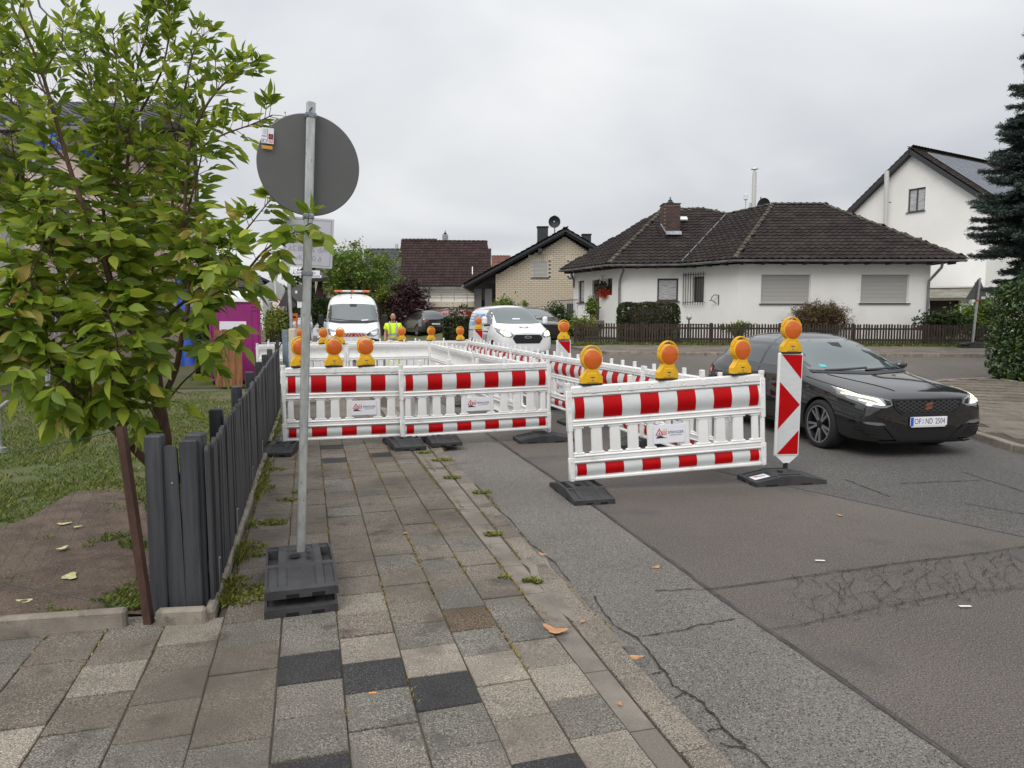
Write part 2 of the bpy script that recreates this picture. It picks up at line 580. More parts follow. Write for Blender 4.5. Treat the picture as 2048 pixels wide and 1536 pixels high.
K['gap_black'] = mat('gap_black', (.004, .004, .004), .9)
K['tyre'] = mat('tyre', (.014, .014, .014), .85, bump=.2, bs=60)
K['rim_dark'] = mat('rim_dark', (.045, .046, .05), .35, metal=.8)
K['rim_silver'] = mat('rim_silver', (.50, .51, .53), .28, metal=.9)
K['chrome'] = mat('chrome', (.72, .73, .74), .15, metal=1.0)
K['copper'] = mat('copper', (.42, .17, .10), .35, metal=.7)
K['headlamp_glass'] = mat('headlamp_glass', (.22, .23, .24), .08, coat=1.0, metal=.5)
K['headlamp_lit'] = mat('headlamp_lit', (1.0, .97, .66), .3, emit=1.15)
K['tail_red'] = mat('tail_red', (.35, .01, .015), .2, coat=1.0)
K['plate_blue'] = mat('plate_blue', (.02, .09, .55), .45)
K['skin'] = mat('skin', (.50, .27, .19), .55)
K['stubble'] = mat('stubble', (.16, .09, .065), .7)
K['hivis'] = mat('hivis', (.72, 1.0, .02), .8)
K['reflect'] = mat('reflect', (.42, .43, .42), .5)
K['orange_lamp'] = mat('orange_lamp', (.80, .20, .04), .35)
K['poster'] = mat('poster', (.10, .25, .55), .4, col2=(.55, .68, .85), vs=.9, vd=2, vlo=.35, vhi=.7)
def glassy(nm, tint, refl):
	m = bpy.data.materials.new(nm)
	m.use_nodes = True
	n = m.node_tree
	b = n.nodes['Principled BSDF']
	b.inputs['Base Color'].default_value = (*tint, 1)
	b.inputs['Roughness'].default_value = .25
	g = n.nodes.new('ShaderNodeBsdfGlossy')
	g.inputs['Roughness'].default_value = .015
	g.inputs['Color'].default_value = (.86, .93, .92, 1)
	x = n.nodes.new('ShaderNodeMixShader')
	lw = n.nodes.new('ShaderNodeLayerWeight')
	lw.inputs[0].default_value = .25
	ma = n.nodes.new('ShaderNodeMath')
	ma.operation = 'ADD'
	ma.use_clamp = True
	ma.inputs[1].default_value = refl
	n.links.new(lw.outputs['Fresnel'], ma.inputs[0])
	n.links.new(ma.outputs[0], x.inputs[0])
	n.links.new(b.outputs[0], x.inputs[1])
	n.links.new(g.outputs[0], x.inputs[2])
	n.links.new(x.outputs[0], n.nodes['Material Output'].inputs[0])
	return m
K['windscreen'] = glassy('windscreen', (.018, .026, .026), .13)
K['car_glass'] = glassy('car_glass', (.012, .013, .014), .07)
def lensmat():
	m = mat('lens_orange', (.78, .155, .005), .22, coat=.4)
	n = m.node_tree
	N, L = n.nodes, n.links
	b = N['Principled BSDF']
	tc = N.new('ShaderNodeTexCoord')
	sep = N.new('ShaderNodeSeparateXYZ')
	L.new(tc.outputs['Object'], sep.inputs[0])
	cmb = N.new('ShaderNodeCombineXYZ')
	L.new(sep.outputs[0], cmb.inputs[0])
	L.new(sep.outputs[2], cmb.inputs[1])
	ln = N.new('ShaderNodeVectorMath')
	ln.operation = 'LENGTH'
	L.new(cmb.outputs[0], ln.inputs[0])
	mu = N.new('ShaderNodeMath')
	mu.operation = 'MULTIPLY'
	mu.inputs[1].default_value = 900
	L.new(ln.outputs['Value'], mu.inputs[0])
	si = N.new('ShaderNodeMath')
	si.operation = 'SINE'
	L.new(mu.outputs[0], si.inputs[0])
	bp = N.new('ShaderNodeBump')
	bp.inputs['Strength'].default_value = .35
	bp.inputs['Distance'].default_value = .003
	L.new(si.outputs[0], bp.inputs['Height'])
	L.new(bp.outputs[0], b.inputs['Normal'])
	t = N.new('ShaderNodeBsdfTranslucent')
	t.inputs[0].default_value = (.9, .28, .01, 1)
	ms = N.new('ShaderNodeMixShader')
	ms.inputs[0].default_value = .25
	L.new(b.outputs[0], ms.inputs[1])
	L.new(t.outputs[0], ms.inputs[2])
	L.new(ms.outputs[0], N['Material Output'].inputs[0])
	return m
K['lens_orange'] = lensmat()
def leafmat(nm, c, c2, pw=2.0, var=.35, trans=.3, rough=.5, spec=.35):
	return mat(nm, c, rough, island=var, hue2=(c2, pw), trans=trans, spec=spec)
K['elder_leaf'] = leafmat('elder_leaf', (.165, .265, .026), (.36, .40, .045), 2.4, .36, .5, .45)
K['elder_yellow'] = leafmat('elder_yellow', (.33, .31, .05), (.40, .30, .08), 2.0, .25, .35)
K['bark'] = mat('bark', (.135, .078, .046), .9, col2=(.085, .052, .034), vs=18, stretch=(1, 1, .3), bump=.9, bs=60)
K['bark_dark'] = mat('bark_dark', (.05, .038, .028), .95, bump=.8, bs=30)
K['leaf_tree'] = leafmat('leaf_tree', (.105, .180, .028), (.20, .26, .045), 2.0)
K['leaf_dark'] = leafmat('leaf_dark', (.026, .05, .014), (.07, .10, .025), 2.5)
K['leaf_purple'] = leafmat('leaf_purple', (.032, .012, .017), (.075, .028, .032), 2.0, .35, .15)
K['leaf_hedge'] = leafmat('leaf_hedge', (.020, .035, .010), (.09, .085, .025), 4.0, .4, .15)
K['leaf_brown'] = leafmat('leaf_brown', (.085, .058, .026), (.16, .115, .05), 2.0, .35, .15)
K['leaf_laurel'] = leafmat('leaf_laurel', (.024, .056, .014), (.10, .16, .03), 3.0, .4, .15, .3, .5)
K['leaf_yellow'] = leafmat('leaf_yellow', (.16, .20, .03), (.24, .26, .04), 2.0)
K['leaf_thuja'] = leafmat('leaf_thuja', (.028, .058, .012), (.07, .11, .02), 2.5)
K['needle'] = leafmat('needle', (.044, .066, .056), (.095, .125, .108), 2.2, .35, .05)
K['flower_red'] = leafmat('flower_red', (.50, .03, .015), (.60, .09, .02), 2.0, .3, .2)
K['grass'] = leafmat('grass', (.095, .160, .020), (.21, .20, .05), 2.2, .35, .3)
K['weed'] = leafmat('weed', (.14, .175, .03), (.26, .25, .06), 2.0, .35, .3)
K['weed_dry'] = leafmat('weed_dry', (.20, .15, .035), (.30, .20, .06), 1.5, .3, .2)
K['fallen'] = mat('fallen', (.40, .19, .08), .8, col2=(.50, .27, .13), vs=20)
K['fallen_pale'] = mat('fallen_pale', (.55, .55, .30), .8, col2=(.45, .42, .20), vs=20)
K['litter'] = mat('litter', (.75, .74, .70), .8)
K['orange_butt'] = mat('orange_butt', (.70, .28, .06), .8)

# ------------------------------------------------------------------ setting: ground, road, pavement, kerb
SW = 0.06                                        # height of the pavement over the road
sheet('ground', [(-300, -60), (300, -60), (300, 500), (-300, 500)], K['far_ground'], -0.45, 30)
road = sheet('road', [(-42, -8), (60, -8), (60, 62), (-42, 62)], K['asphalt'], 0.0, 2.0)
def pqpoly(*pts):
	return [tuple(pq(a, b)[:2]) for a, b in pts]
sheet('road_patch', pqpoly((1.40, -5), (2.395, -5), (2.40, 3.8), (2.47, 5.8), (2.5, 9), (2.6, 16.5), (1.6, 16.5), (1.55, 6)), K['asphalt_grey'], 0.004, 1.0, parent=road)
sheet('road_patch', pqpoly((5.0, -4), (5.6, 3.6), (5.0, 5.3), (4.2, 7.6), (3.9, 12), (4.1, 17), (9.6, 17), (9.6, -4)), K['asphalt_dark'], 0.004, 1.0, parent=road)
def ribbon(mb, pts, w, z, jit=0.0, mi=0):        # a thin flat strip on the ground along a line
	vs, fs = [], []
	for i, p in enumerate(pts):
		p = Vector((p[0], p[1], 0))
		a = Vector((*pts[max(0, i - 1)][:2], 0))
		b = Vector((*pts[min(len(pts) - 1, i + 1)][:2], 0))
		t = (b - a).normalized()
		nrm = Vector((-t.y, t.x, 0))
		ww = w * (1 + jit * random.uniform(-1, 1)) / 2
		h = zg(p.x, p.y) + z
		vs += [(p + nrm * ww) + Vector((0, 0, h)), (p - nrm * ww) + Vector((0, 0, h))]
	for i in range(len(pts) - 1):
		fs.append((2 * i, 2 * i + 1, 2 * i + 3, 2 * i + 2))
	mb.add(vs, fs, mi)
def wiggly(a, b, n, amp):
	a, b = Vector(a), Vector(b)
	d = (b - a)
	nr = Vector((-d.y, d.x)).normalized() if len(a) == 2 else Vector((-d.y, d.x, 0)).normalized()
	o = 0
	pts = []
	for i in range(n + 1):
		o = o * .8 + random.uniform(-amp, amp)
		e = min(1, 4 * min(i, n - i) / n)
		pts.append(a + d * (i / n) + nr * o * e)
	return pts
mb = MB()
sl = [(2.395, -5), (2.385, 2.0), (2.40, 3.8), (2.49, 5.8), (2.53, 9), (2.63, 16)]
pts = []
for (a, b), (c, d) in zip(sl, sl[1:]):
	pts += wiggly(pq(a, b), pq(c, d), 24, .004)
ribbon(mb, pts, .015, .009, .5)
ribbon(mb, [p + Vector((.020, .008, 0)) for p in pts], .006, .0085, .8)
mb.build('tar_seam', K['tar'], road)
mb = MB()
def crack(a, b, n=26, amp=.012, w=.007, z=.010):
	ribbon(mb, wiggly(a, b, n, amp), w, z, .5)
P0 = gz(1415, 1181); P1 = gz(2048, 1095); P2 = gz(1520, 1265); P3 = gz(1900, 1190)
crack(P0, P1 + (P1 - P0) * .8, 60, .005, .009)
crack(P2, P3, 40, .010, .006)
crack(P3, P3 + Vector((1.2, .25, 0)), 30, .012, .005)
crack(gz(1310, 1184), P0, 14, .008, .008)
crack(gz(1285, 1275), gz(1470, 1240), 22, .012, .008)
kc = [(1190, 1195), (1205, 1225), (1235, 1258), (1280, 1285), (1305, 1315), (1330, 1345), (1345, 1375), (1372, 1388), (1400, 1405),
	  (1425, 1430), (1445, 1460), (1475, 1485), (1490, 1500), (1535, 1536), (1600, 1600)]
ribbon(mb, [q for (a, b) in zip(kc, kc[1:]) for q in wiggly(gz(*a), gz(*b), 5, .007)], .010, .010, .6)
kc = [(1140, 1165), (1100, 1120), (1060, 1090), (1020, 1040), (985, 1005), (950, 970)]
ribbon(mb, [q for (a, b) in zip(kc, kc[1:]) for q in wiggly(gz(*a), gz(*b), 5, .012)], .009, .010, .6)
for a, b in (((1330, 1345), (1305, 1352)), ((1372, 1388), (1350, 1400)), ((1445, 1460), (1415, 1468)), ((1490, 1500), (1440, 1490))):
	crack(gz(*a), gz(*b), 8, .006, .008)
# crazed asphalt between the two long cracks
nx, ny = 36, 8
gp = {}
A0, A1, B0, B1 = gz(1560, 1160), gz(2100, 1088), gz(1600, 1252), gz(2140, 1165)
for i in range(nx):
	for j in range(ny):
		s_, t_ = i / (nx - 1), j / (ny - 1)
		p = (A0.lerp(A1, s_)).lerp(B0.lerp(B1, s_), t_)
		gp[i, j] = p + Vector((random.uniform(-.055, .055), random.uniform(-.04, .04), 0))
for i in range(nx):
	for j in range(ny):
		for di, dj in ((1, 0), (0, 1)):
			if (i + di, j + dj) in gp and random.random() < (.66 if i > 4 else .35):
				ribbon(mb, wiggly(gp[i, j], gp[i + di, j + dj], 3, .006), random.uniform(.002, .0045), .010, .6)
for a, b in (((1690, 960), (1780, 995)), ((1925, 945), (2048, 985)), ((1800, 968), (1960, 962)), ((1930, 1008), (2048, 1030))):
	crack(gz(*a), gz(*b), 20, .008, .012)
mb.build('crack', K['crack'], road)

# --- pavement of single slabs
pavement = sheet('pavement', pqpoly((-9, -5), (1.33, -5), (1.33, 2.6), (1.40, 5), (1.46, 9), (1.6, 16.8), (-.52, 16.8), (-.52, 4.1), (-9, 4.6)), K['joint'], .0515, 1.0, .08)
COLS = [-3.42, -3.13, -2.835, -2.54, -2.245, -1.95, -1.655, -1.365, -1.075, -.787, -.488, -.1765, .116, .405, .694, .957, 1.212]
def qof(u, v):
	g = gz(u, v, SW)
	return to_pq(g.x, g.y)[1]
PH = {-.488: qof(422, 1351), -.787: qof(290.5, 1346.5), -1.075: qof(128, 1396.8), -.1765: 2.675, .116: qof(686.5, 1328),
	  .405: qof(819.5, 1355.5), .694: 2.423, .957: qof(1093, 1401)}
ROW = .2935
ACC = {}
for nm, lst in dict(slab_dark=[(620, 1338), (760, 1358), (893, 1387), (640, 1528), (40, 1500), (1070, 1531), (685, 897), (690, 915), (765, 905)],
					slab_light=[(750, 1295), (850, 1320), (728, 1215), (1010, 1338), (1085, 1305), (1035, 1400), (1130, 1365), (1215, 1500), (1075, 1465), (70, 1465), (200, 1378), (365, 1270)],
					slab_brown=[(940, 1235)],
					slab_old=[(490, 1238), (110, 1335), (280, 1420), (740, 1247), (330, 1400), (690, 1060)],
					slab_green=[(930, 1290), (1010, 1270), (770, 1435), (870, 1455), (930, 1195), (870, 1130)]).items():
	for u, v in lst:
		g = gz(u, v, SW)
		ACC[to_pq(g.x, g.y)] = nm
def slab_mesh(w, l, nm):
	b = .004
	m_ = MB()
	x, y = w / 2, l / 2
	vs = [(-x, -y, -.05), (x, -y, -.05), (x, y, -.05), (-x, y, -.05), (-x, -y, -b), (x, -y, -b), (x, y, -b), (-x, y, -b),
		  (-x + b, -y + b, 0), (x - b, -y + b, 0), (x - b, y - b, 0), (-x + b, y - b, 0)]
	fs = [(8, 9, 10, 11)] + [(i, (i + 1) % 4, 4 + (i + 1) % 4, 4 + i) for i in range(4)] + [(4 + i, 4 + (i + 1) % 4, 8 + (i + 1) % 4, 8 + i) for i in range(4)]
	m_.add(vs, fs)
	return m_.mesh('paving_slab', K[nm])
SLABS = []
for ci in range(len(COLS) - 1):
	p0, p1 = COLS[ci], COLS[ci + 1]
	ph = PH.get(p0, random.random())
	k = math.floor((-1.0 - ph) / ROW)
	while True:
		q0 = ph + k * ROW
		k += 1
		if q0 > 16.3:
			break
		q1 = q0 + ROW
		qm = (q0 + q1) / 2
		if p1 < -.45 and q0 > 4.03 - .1 * (p0 + .57):
			break
		if qm < 1.2 or (p0 < -.5 and p0 < -2.6):
			pass
		nm = None
		for (ap, aq), an in ACC.items():
			if p0 <= ap < p1 and q0 <= aq < q1:
				nm = an
		if nm is None:
			r_ = random.random()
			if qm > 4.1:
				nm = 'slab_old' if r_ < .8 else ('slab_grey' if r_ < .985 else 'slab_dark')
			elif p0 < -.45:
				nm = 'slab_old' if r_ < .55 else 'slab_grey'
			elif p0 > .6 and qm < 3.2:
				nm = 'slab_light' if r_ < .3 else 'slab_grey'
			else:
				nm = 'slab_grey' if r_ < .7 else ('slab_green' if r_ < .92 else 'slab_old')
		SLABS.append(((p0 + p1) / 2, qm, p1 - p0, nm))
SLABS.sort(key=lambda s: (s[1] + abs(s[0]) * .3) if s[1] > 1.6 else 50 - s[1])
SM = {}
rest = {}
for i, (p, q, w, nm) in enumerate(SLABS):
	z = SW + random.uniform(-.004, .0035)
	if i < 300:
		key = (round(w, 3), nm)
		if key not in SM:
			SM[key] = slab_mesh(w - .007, ROW - .007, nm)
		o = link('paving_slab', SM[key], pavement)
		o.location = pq(p + random.uniform(-.0016, .0016), q + random.uniform(-.0016, .0016), z)
		o.rotation_euler = (random.uniform(-.010, .010), random.uniform(-.010, .010), YAW + random.uniform(-.010, .010))
	else:
		m_ = rest.setdefault(nm, MB())
		c = pq(p, q, z - .025 + zg(*pq(p, q)[:2]))
		m_.box(c, (w - .008, ROW - .008, .05), Matrix.Rotation(YAW, 3, 'Z'), bev=.004)
for nm, m_ in rest.items():
	stuff(m_.build('far_paving_slabs', K[nm], pavement))
sh = lambda q: .022 * max(0, q - 2.6)
mb = MB()
pts = [-4 + .5 * i for i in range(42)]
for a, b in zip(pts, pts[1:]):
	b -= .007
	vs = [pq(1.212 + sh(a) * .25, a, .054), pq(1.326 + sh(a), a, .052), pq(1.326 + sh(b), b, .052), pq(1.212 + sh(b) * .25, b, .054),
		  pq(1.214 + sh(a) * .7, a, 0), pq(1.326 + sh(a), a, 0), pq(1.326 + sh(b), b, 0), pq(1.214 + sh(b) * .7, b, 0)]
	mb.add(vs, [(0, 1, 2, 3), (1, 5, 6, 2), (0, 3, 7, 4), (0, 4, 5, 1), (3, 2, 6, 7)])
mb.build('channel_strip', K['concrete_strip'], pavement)
kerb = MB()
q = -4.0
kerb_o = None
kq = qof(1360, 1360)
n0 = int((kq + 1) / .31)
for i in range(-3, 54):
	q = kq + i * .31 - n0 * .31 + .6
	me = MB().box((0, 0, 0), (.142, .302, .12), bev=.006).mesh('kerb_stone', K['kerb_stone']) if i == -3 else me
	if kerb_o is None:
		kerb_o = struct(link('kerb', me))
		o = kerb_o
	else:
		o = link('kerb_stone', me)
	o.location = pq(1.417 + sh(q), q, -.004 + (.0 if q > 2.5 else .004) + random.uniform(-.002, .002))
	o.rotation_euler = (random.uniform(-.008, .008), -.05, YAW - .02)
	if o is not kerb_o:
		o.parent = kerb_o
		o.matrix_parent_inverse = Matrix.LocRotScale(kerb_o.location, kerb_o.rotation_euler, None).inverted()
mb = MB()          # mortar smear and washed-in dirt over the kerb further up
bm = grid_cut([tuple(pq(1.34 + sh(q_) + random.uniform(-.03, .02), q_)[:2]) for q_ in np.linspace(3.2, 4.6, 9)] +
			  [tuple(pq(1.50 + sh(q_) + random.uniform(-.015, .03), q_)[:2]) for q_ in np.linspace(4.6, 3.2, 9)], .25)
for v in bm.verts:
	v.co.z = .053 + random.uniform(-.001, .0015)
me = bpy.data.meshes.new('mortar_smear')
bm.to_mesh(me)
bm.free()
me.materials.append(K['concrete_strip'])
link('mortar_smear', me, pavement)

# --- garden on the left
lawn = sheet('lawn', pqpoly((-.62, 4.25), (-.62, 17.5), (-13, 17.5), (-13, 5.2), (-1.0, 4.28)), K['lawn'], .055, .5, .05, .02)
soil = sheet('soil', [tuple(gz(u, v, .08)[:2]) for u, v in ((0, 1060), (60, 1040), (150, 985), (240, 975), (290, 1010), (330, 1120), (335, 1215), (285, 1225),
			 (190, 1225), (90, 1232), (0, 1245), (-160, 1262), (-220, 1000))], K['soil'], .083, .2, 0, .022)
def edging(name_first, a, b, n, h=.105, w=.06, gap=.004, parent=None, mat_='edging'):
	a, b = Vector(a), Vector(b)
	d = (b - a) / n
	out = []
	ang = math.atan2(d.y, d.x)
	for i in range(n):
		c = a + d * (i + .5)
		me = MB().box((0, 0, 0), (d.length - gap, w, h + .1), bev=.014).mesh(name_first, K[mat_])
		o = link(name_first if parent or out else name_first, me, parent or (out[0] if out else None))
		if out and not parent:
			o.matrix_parent_inverse = Matrix.LocRotScale(out[0].location, out[0].rotation_euler, None).inverted()
		o.location = (c.x, c.y, c.z + h / 2 - .05)
		o.rotation_euler = (random.uniform(-.02, .02), random.uniform(-.01, .01), ang)
		out.append(o)
	if not parent:
		tag(out[0], '', 'edging')
	return out[0]
e1 = edging('garden_edging', pq(-4.9, 4.52, SW - .01), pq(-.985, 4.17, SW - .01), 4)
e1['label'] = 'long low concrete edging along the bare soil left of the rusty post'
e2 = edging('garden_edging', pq(-.835, 4.135, SW - .02), pq(-.575, 4.09, SW - .01), 1, .1)
e2['label'] = 'short concrete edging stone under the two grey corner posts'
e3 = edging('garden_edging', pq(-.565, 4.12, SW - .03), pq(-.50, 14.0, SW - .03), 10, .085, .055)
e3['label'] = 'weathered concrete edging along the foot of the dark grey slat fence'
for e in (e1, e2, e3):
	e['group'] = 'concrete edgings round the garden'

# --- pavements and kerbs round the crossing on the right
def kerb_line(pts, h=.12, w=.13, name='kerb', n_len=1.0):
	mbk = MB()
	acc = []
	for a, b in zip(pts, pts[1:]):
		a, b = Vector(a), Vector(b)
		k = max(1, int((b - a).length / n_len))
		acc += [a + (b - a) * (i / k) for i in range(k)]
	acc.append(Vector(pts[-1]))
	first = None
	for a, b in zip(acc, acc[1:]):
		d = b - a
		za, zb = zg(a.x, a.y), zg(b.x, b.y)
		A3, B3 = Vector((a.x, a.y, za)), Vector((b.x, b.y, zb))
		d3 = (B3 - A3)
		me = MB()
		me.bar(A3 + Vector((0, 0, h / 2 - .06)) + d3 * .004, B3 + Vector((0, 0, h / 2 - .06)) - d3 * .004, w, h + .12, bev=.012)
		o = link(name if first is None else 'kerb_stone', me.mesh('kerb_stone', K['edging']), first)
		if first is None:
			first = struct(o)
	return first
corner = [(7.9, -6), (7.1, 3), (6.75, 7.4), (6.55, 9.1), (6.8, 11), (7.6, 13.6), (9.0, 16.0), (10.5, 17.2), (12.2, 17.7), (45, 18.4)]
sheet('pavement', corner + [(45, -6)], K['joint'], .088, 1.0, .1)
kerb_line([Vector((x, y)) for x, y in corner], .105, .12)
mb = MB()                                        # big slabs of the corner pavement
cang = math.atan2(-2.6, 7.6)
cx_, cy_ = Vector((math.cos(cang), math.sin(cang))), Vector((-math.sin(cang), math.cos(cang)))
def in_poly(poly, x, y):
	c = False
	for (x0, y0), (x1, y1) in zip(poly, poly[1:] + poly[:1]):
		if (y0 > y) != (y1 > y) and x < (x1 - x0) * (y - y0) / (y1 - y0) + x0:
			c = not c
	return c
cpoly = [(x + .12, y - .05) for x, y in corner] + [(45, -6)]
for i in range(-14, 30):
	for j in range(-6, 34):
		c = Vector((7.2, 6)) + cx_ * ((i + .5 * (j % 2)) * .5) + cy_ * (j * .5)
		if c.x < 17 and in_poly(cpoly, c.x - .12, c.y):
			mb.box((c.x, c.y, .085 + zg(c.x, c.y) + random.uniform(-.002, .002)), (.49, .49, .04), Matrix.Rotation(cang + random.uniform(-.005, .005), 3, 'Z'), bev=.005)
stuff(mb.build('corner_paving_slabs', K['slab_old'], bpy.data.objects['pavement.001']))
far_edge = [(3.3, 24.9), (9, 24.3), (20, 23.8), (60, 23.2)]
sheet('far_pavement', [(2.2, 27.2)] + far_edge + [(60, 27.0), (30, 27.5), (4, 27.9)], K['slab_old'], .10, 1.5, .12)
kerb_line([Vector(p) for p in far_edge], .11, .12, n_len=1.6)
sheet('front_garden', [(2.2, 27.95), (30, 27.55), (60, 27.05), (60, 62), (-1, 62), (.6, 33)], K['lawn'], .12, 2.0, .2)
sheet('far_garden', [(-3.4, 31), (-.6, 31.5), (-2.0, 62), (-18, 62)], K['lawn'], .08, 2.0, .1)
sheet('left_garden', [(-5.4, 17.2), (-8.5, 27), (-19, 62), (-41, 62), (-41, 7), (-13.2, 5.4), (-16, 16)], K['lawn'], .04, 2.0, .1)

# ------------------------------------------------------------------ barrier fence panels
PL = 2.08
def nrm_box(mb, x0, x1, y0, y1, z0, z1, bev=.006, mi=0):
	mb.box(((x0 + x1) / 2, (y0 + y1) / 2, (z0 + z1) / 2), (x1 - x0, y1 - y0, z1 - z0), None, mi, bev)
def curved_panel(x0, x1, z0, z1, y, bulge, th, n=8):
	"""a strip that bulges towards -y"""
	mb = MB()
	vs, fs = [], []
	for k in range(n + 1):
		t = k / n
		z = z0 + (z1 - z0) * t
		b = bulge * math.sin(PI * t)
		vs += [(x0, y - b, z), (x1, y - b, z), (x0, y - b + th, z), (x1, y - b + th, z)]
	for k in range(n):
		a, c = 4 * k, 4 * k + 4
		fs += [(a, a + 1, c + 1, c), (a + 2, c + 2, c + 3, a + 3), (a, c, c + 2, a + 2), (a + 1, a + 3, c + 3, c + 1)]
	fs += [(0, 2, 3, 1), (4 * n, 4 * n + 1, 4 * n + 3, 4 * n + 2)]
	return mb.add(vs, fs)
def cup(mb, c, r, d, ax, n=14):                  # a shallow round dish pressed into a face, ax points outwards
	M = Vector(ax).to_track_quat('Z', 'Y').to_matrix().to_4x4()
	M.translation = Vector(c)
	mb.lathe([(r * 1.12, -.004), (r * 1.08, .003), (r * .96, .003), (r * .8, -d * .1), (r * .55, -d * .1 + .0005), (0.0005, -d * .1 + .001)], n, M)
_pm = {}
def pmesh(key, fn):
	if key not in _pm:
		_pm[key] = fn()
	return _pm[key]
def panel_frame():
	mb = MB()
	for s in (-1, 1):
		x = s * (PL / 2 - .028)
		mb.cyl((x, 0, 0), (x, 0, .955), .026, n=12)
		mb.cyl((x, 0, .955), (x, 0, .985), .030, n=12)
		nrm_box(mb, x - .030, x + .030, -.028, .028, .0, .24, .008)
		nrm_box(mb, x - .030, x + .030, -.028, .028, .50, .91, .008)
		for z in (.035, .10, .20, .60, .72, .85):
			mb.cyl((x, -.028, z), (x, -.033, z), .010, n=8)
	a = PL / 2 - .05
	nrm_box(mb, -a, a, -.030, .030, .868, .952, .014)        # top rail
	nrm_box(mb, -a, a, -.024, .024, .846, .870, .006)
	nrm_box(mb, -a, a, -.034, .034, .590, .618, .012)        # ridged middle rail
	nrm_box(mb, -a, a, -.026, .026, .572, .592, .004)
	nrm_box(mb, -a, a, -.034, .034, .545, .573, .012)
	nrm_box(mb, -a, a, -.034, .034, .238, .266, .012)
	nrm_box(mb, -a, a, -.026, .026, .208, .240, .004)
	nrm_box(mb, -a, a, -.034, .034, .178, .208, .012)
	nrm_box(mb, -a, a, -.030, .030, .0, .040, .012)
	n = 11
	for k in range(n):                                       # dishes on the top rail
		x = -a + .16 + k * (2 * a - .32) / (n - 1)
		if k % 2 == 1:
			continue
		for s in (-1, 1):
			cup(mb, (x, s * .031, .908), .021, .02, (0, s, 0))
	return mb.mesh('frame', K['white_plastic'], 40)
def back_shell():
	mb = curved_panel(-PL / 2 + .055, PL / 2 - .055, .618, .846, .002, .030, .022)
	m2 = curved_panel(-PL / 2 + .055, PL / 2 - .055, .040, .178, .002, .018, .02)
	mb.add(m2.v, m2.f)
	for x in (-.78, -.42, .05, .42, .80):
		cup(mb, (x, .0, .73), .022, .1, (0, 1, 0))
		cup(mb, (x + .12, .004, .11), .016, .1, (0, 1, 0))
	return mb.mesh('back_shell', K['white_plastic'], 40)
SLX = [-.93, -.745, -.555, -.37, -.185, .185, .37, .555, .745, .93]
SLW = [.075, .112, .108, .112, .075, .075, .112, .108, .112, .075]
def slat_mesh(w):
	mb = MB()
	nrm_box(mb, -w / 2, w / 2, -.020, .020, .262, .550, .012)
	nrm_box(mb, -w / 2 - .02, w / 2 + .02, -.024, .024, .525, .549, .008)
	nrm_box(mb, -w / 2 - .02, w / 2 + .02, -.024, .024, .264, .288, .008)
	return mb.mesh('slat', K['white_plastic'])
def peg_mesh():
	mb = MB()
	nrm_box(mb, -.028, .028, -.036, .036, .872, .945, .008)
	nrm_box(mb, -.021, .021, -.021, .021, .93, 1.030, .005)
	nrm_box(mb, -.012, .012, -.023, .023, .965, 1.00, .002)
	mb.cyl((0, -.036, .915), (0, -.040, .915), .005, n=6)
	return mb.mesh('peg', K['white_plastic'])
def sheet_mesh(w, z0, z1, dy, m, nm):
	return curved_panel(-w / 2, w / 2, z0, z1, -.006 - dy, .030 if z1 > .5 else .018, .003).mesh(nm, K[m], 30)
def plate_mesh():
	mb = MB()
	nrm_box(mb, -.165, .165, -.031, -.026, .315, .505, .002)
	for x in (-.15, 0, .15):
		for z in (.328, .492):
			mb.cyl((x, -.031, z), (x, -.033, z), .005, n=8)
	return mb.mesh('company_plate', K['plate_white'])
def logo_mesh():
	"""warning triangle, row of striped barriers with lamps, black road"""
	mb = MB()
	y = -.0318
	F = frame_m((0, y, .41), (1, 0, 0), (0, 0, 1))
	def ring(o_, i_, mi):
		n = len(o_)
		mb.add([F @ Vector((*p, .0004)) for p in o_ + i_], [(k, (k + 1) % n, n + (k + 1) % n, n + k) for k in range(n)], mi)
	ring([(-.148, -.010), (-.062, -.010), (-.105, .064)], [(-.133, -.002), (-.077, -.002), (-.105, .046)], 1)
	def quad(pts, mi):
		mb.add([F @ Vector((*p, .0006)) for p in pts], [tuple(range(len(pts)))], mi)
	quad([(-.112, .002), (-.106, .002), (-.102, .018), (-.108, .024)], 0)
	quad([(-.104, .002), (-.098, .002), (-.100, .020), (-.105, .020)], 0)
	quad([(-.109, .026), (-.102, .026), (-.102, .033), (-.109, .033)], 0)
	for x in (-.082, -.062, -.042):
		for k in range(3):
			quad([(x, -.012 + k * .014), (x + .014, -.006 + k * .014), (x + .014, .003 + k * .014), (x, -.003 + k * .014)], 1)
	for x in (-.06, -.036):
		quad([(x, .034), (x + .010, .034), (x + .010, .052), (x, .052)], 2)
	quad([(-.140, -.040), (-.020, -.040), (-.060, -.030), (-.085, -.014), (-.125, -.016)], 0)
	for t, sz, px, pz, mi in (('SPRINGER', .041, .068, .012, 3), ('VERKEHRSSICHERUNG', .0155, .068, -.016, 0)):
		c = text_mesh(t, sz, K['print_blue'], 0.0, sx=.92 if mi == 3 else .85)
		M = frame_m((px, y - .0006, .41 + pz), (1, 0, 0), (0, 0, 1))
		vs = [M @ v.co for v in c.vertices]
		mb.add(vs, [tuple(p.vertices) for p in c.polygons], mi)
		bpy.data.meshes.remove(c)
	me = bpy.data.meshes.new('lettering')
	me.from_pydata(mb.v, [], mb.f)
	for m in ('print_dark', 'print_red', 'lamp_yellow', 'print_blue'):
		me.materials.append(K[m])
	me.polygons.foreach_set('material_index', mb.m)
	return me
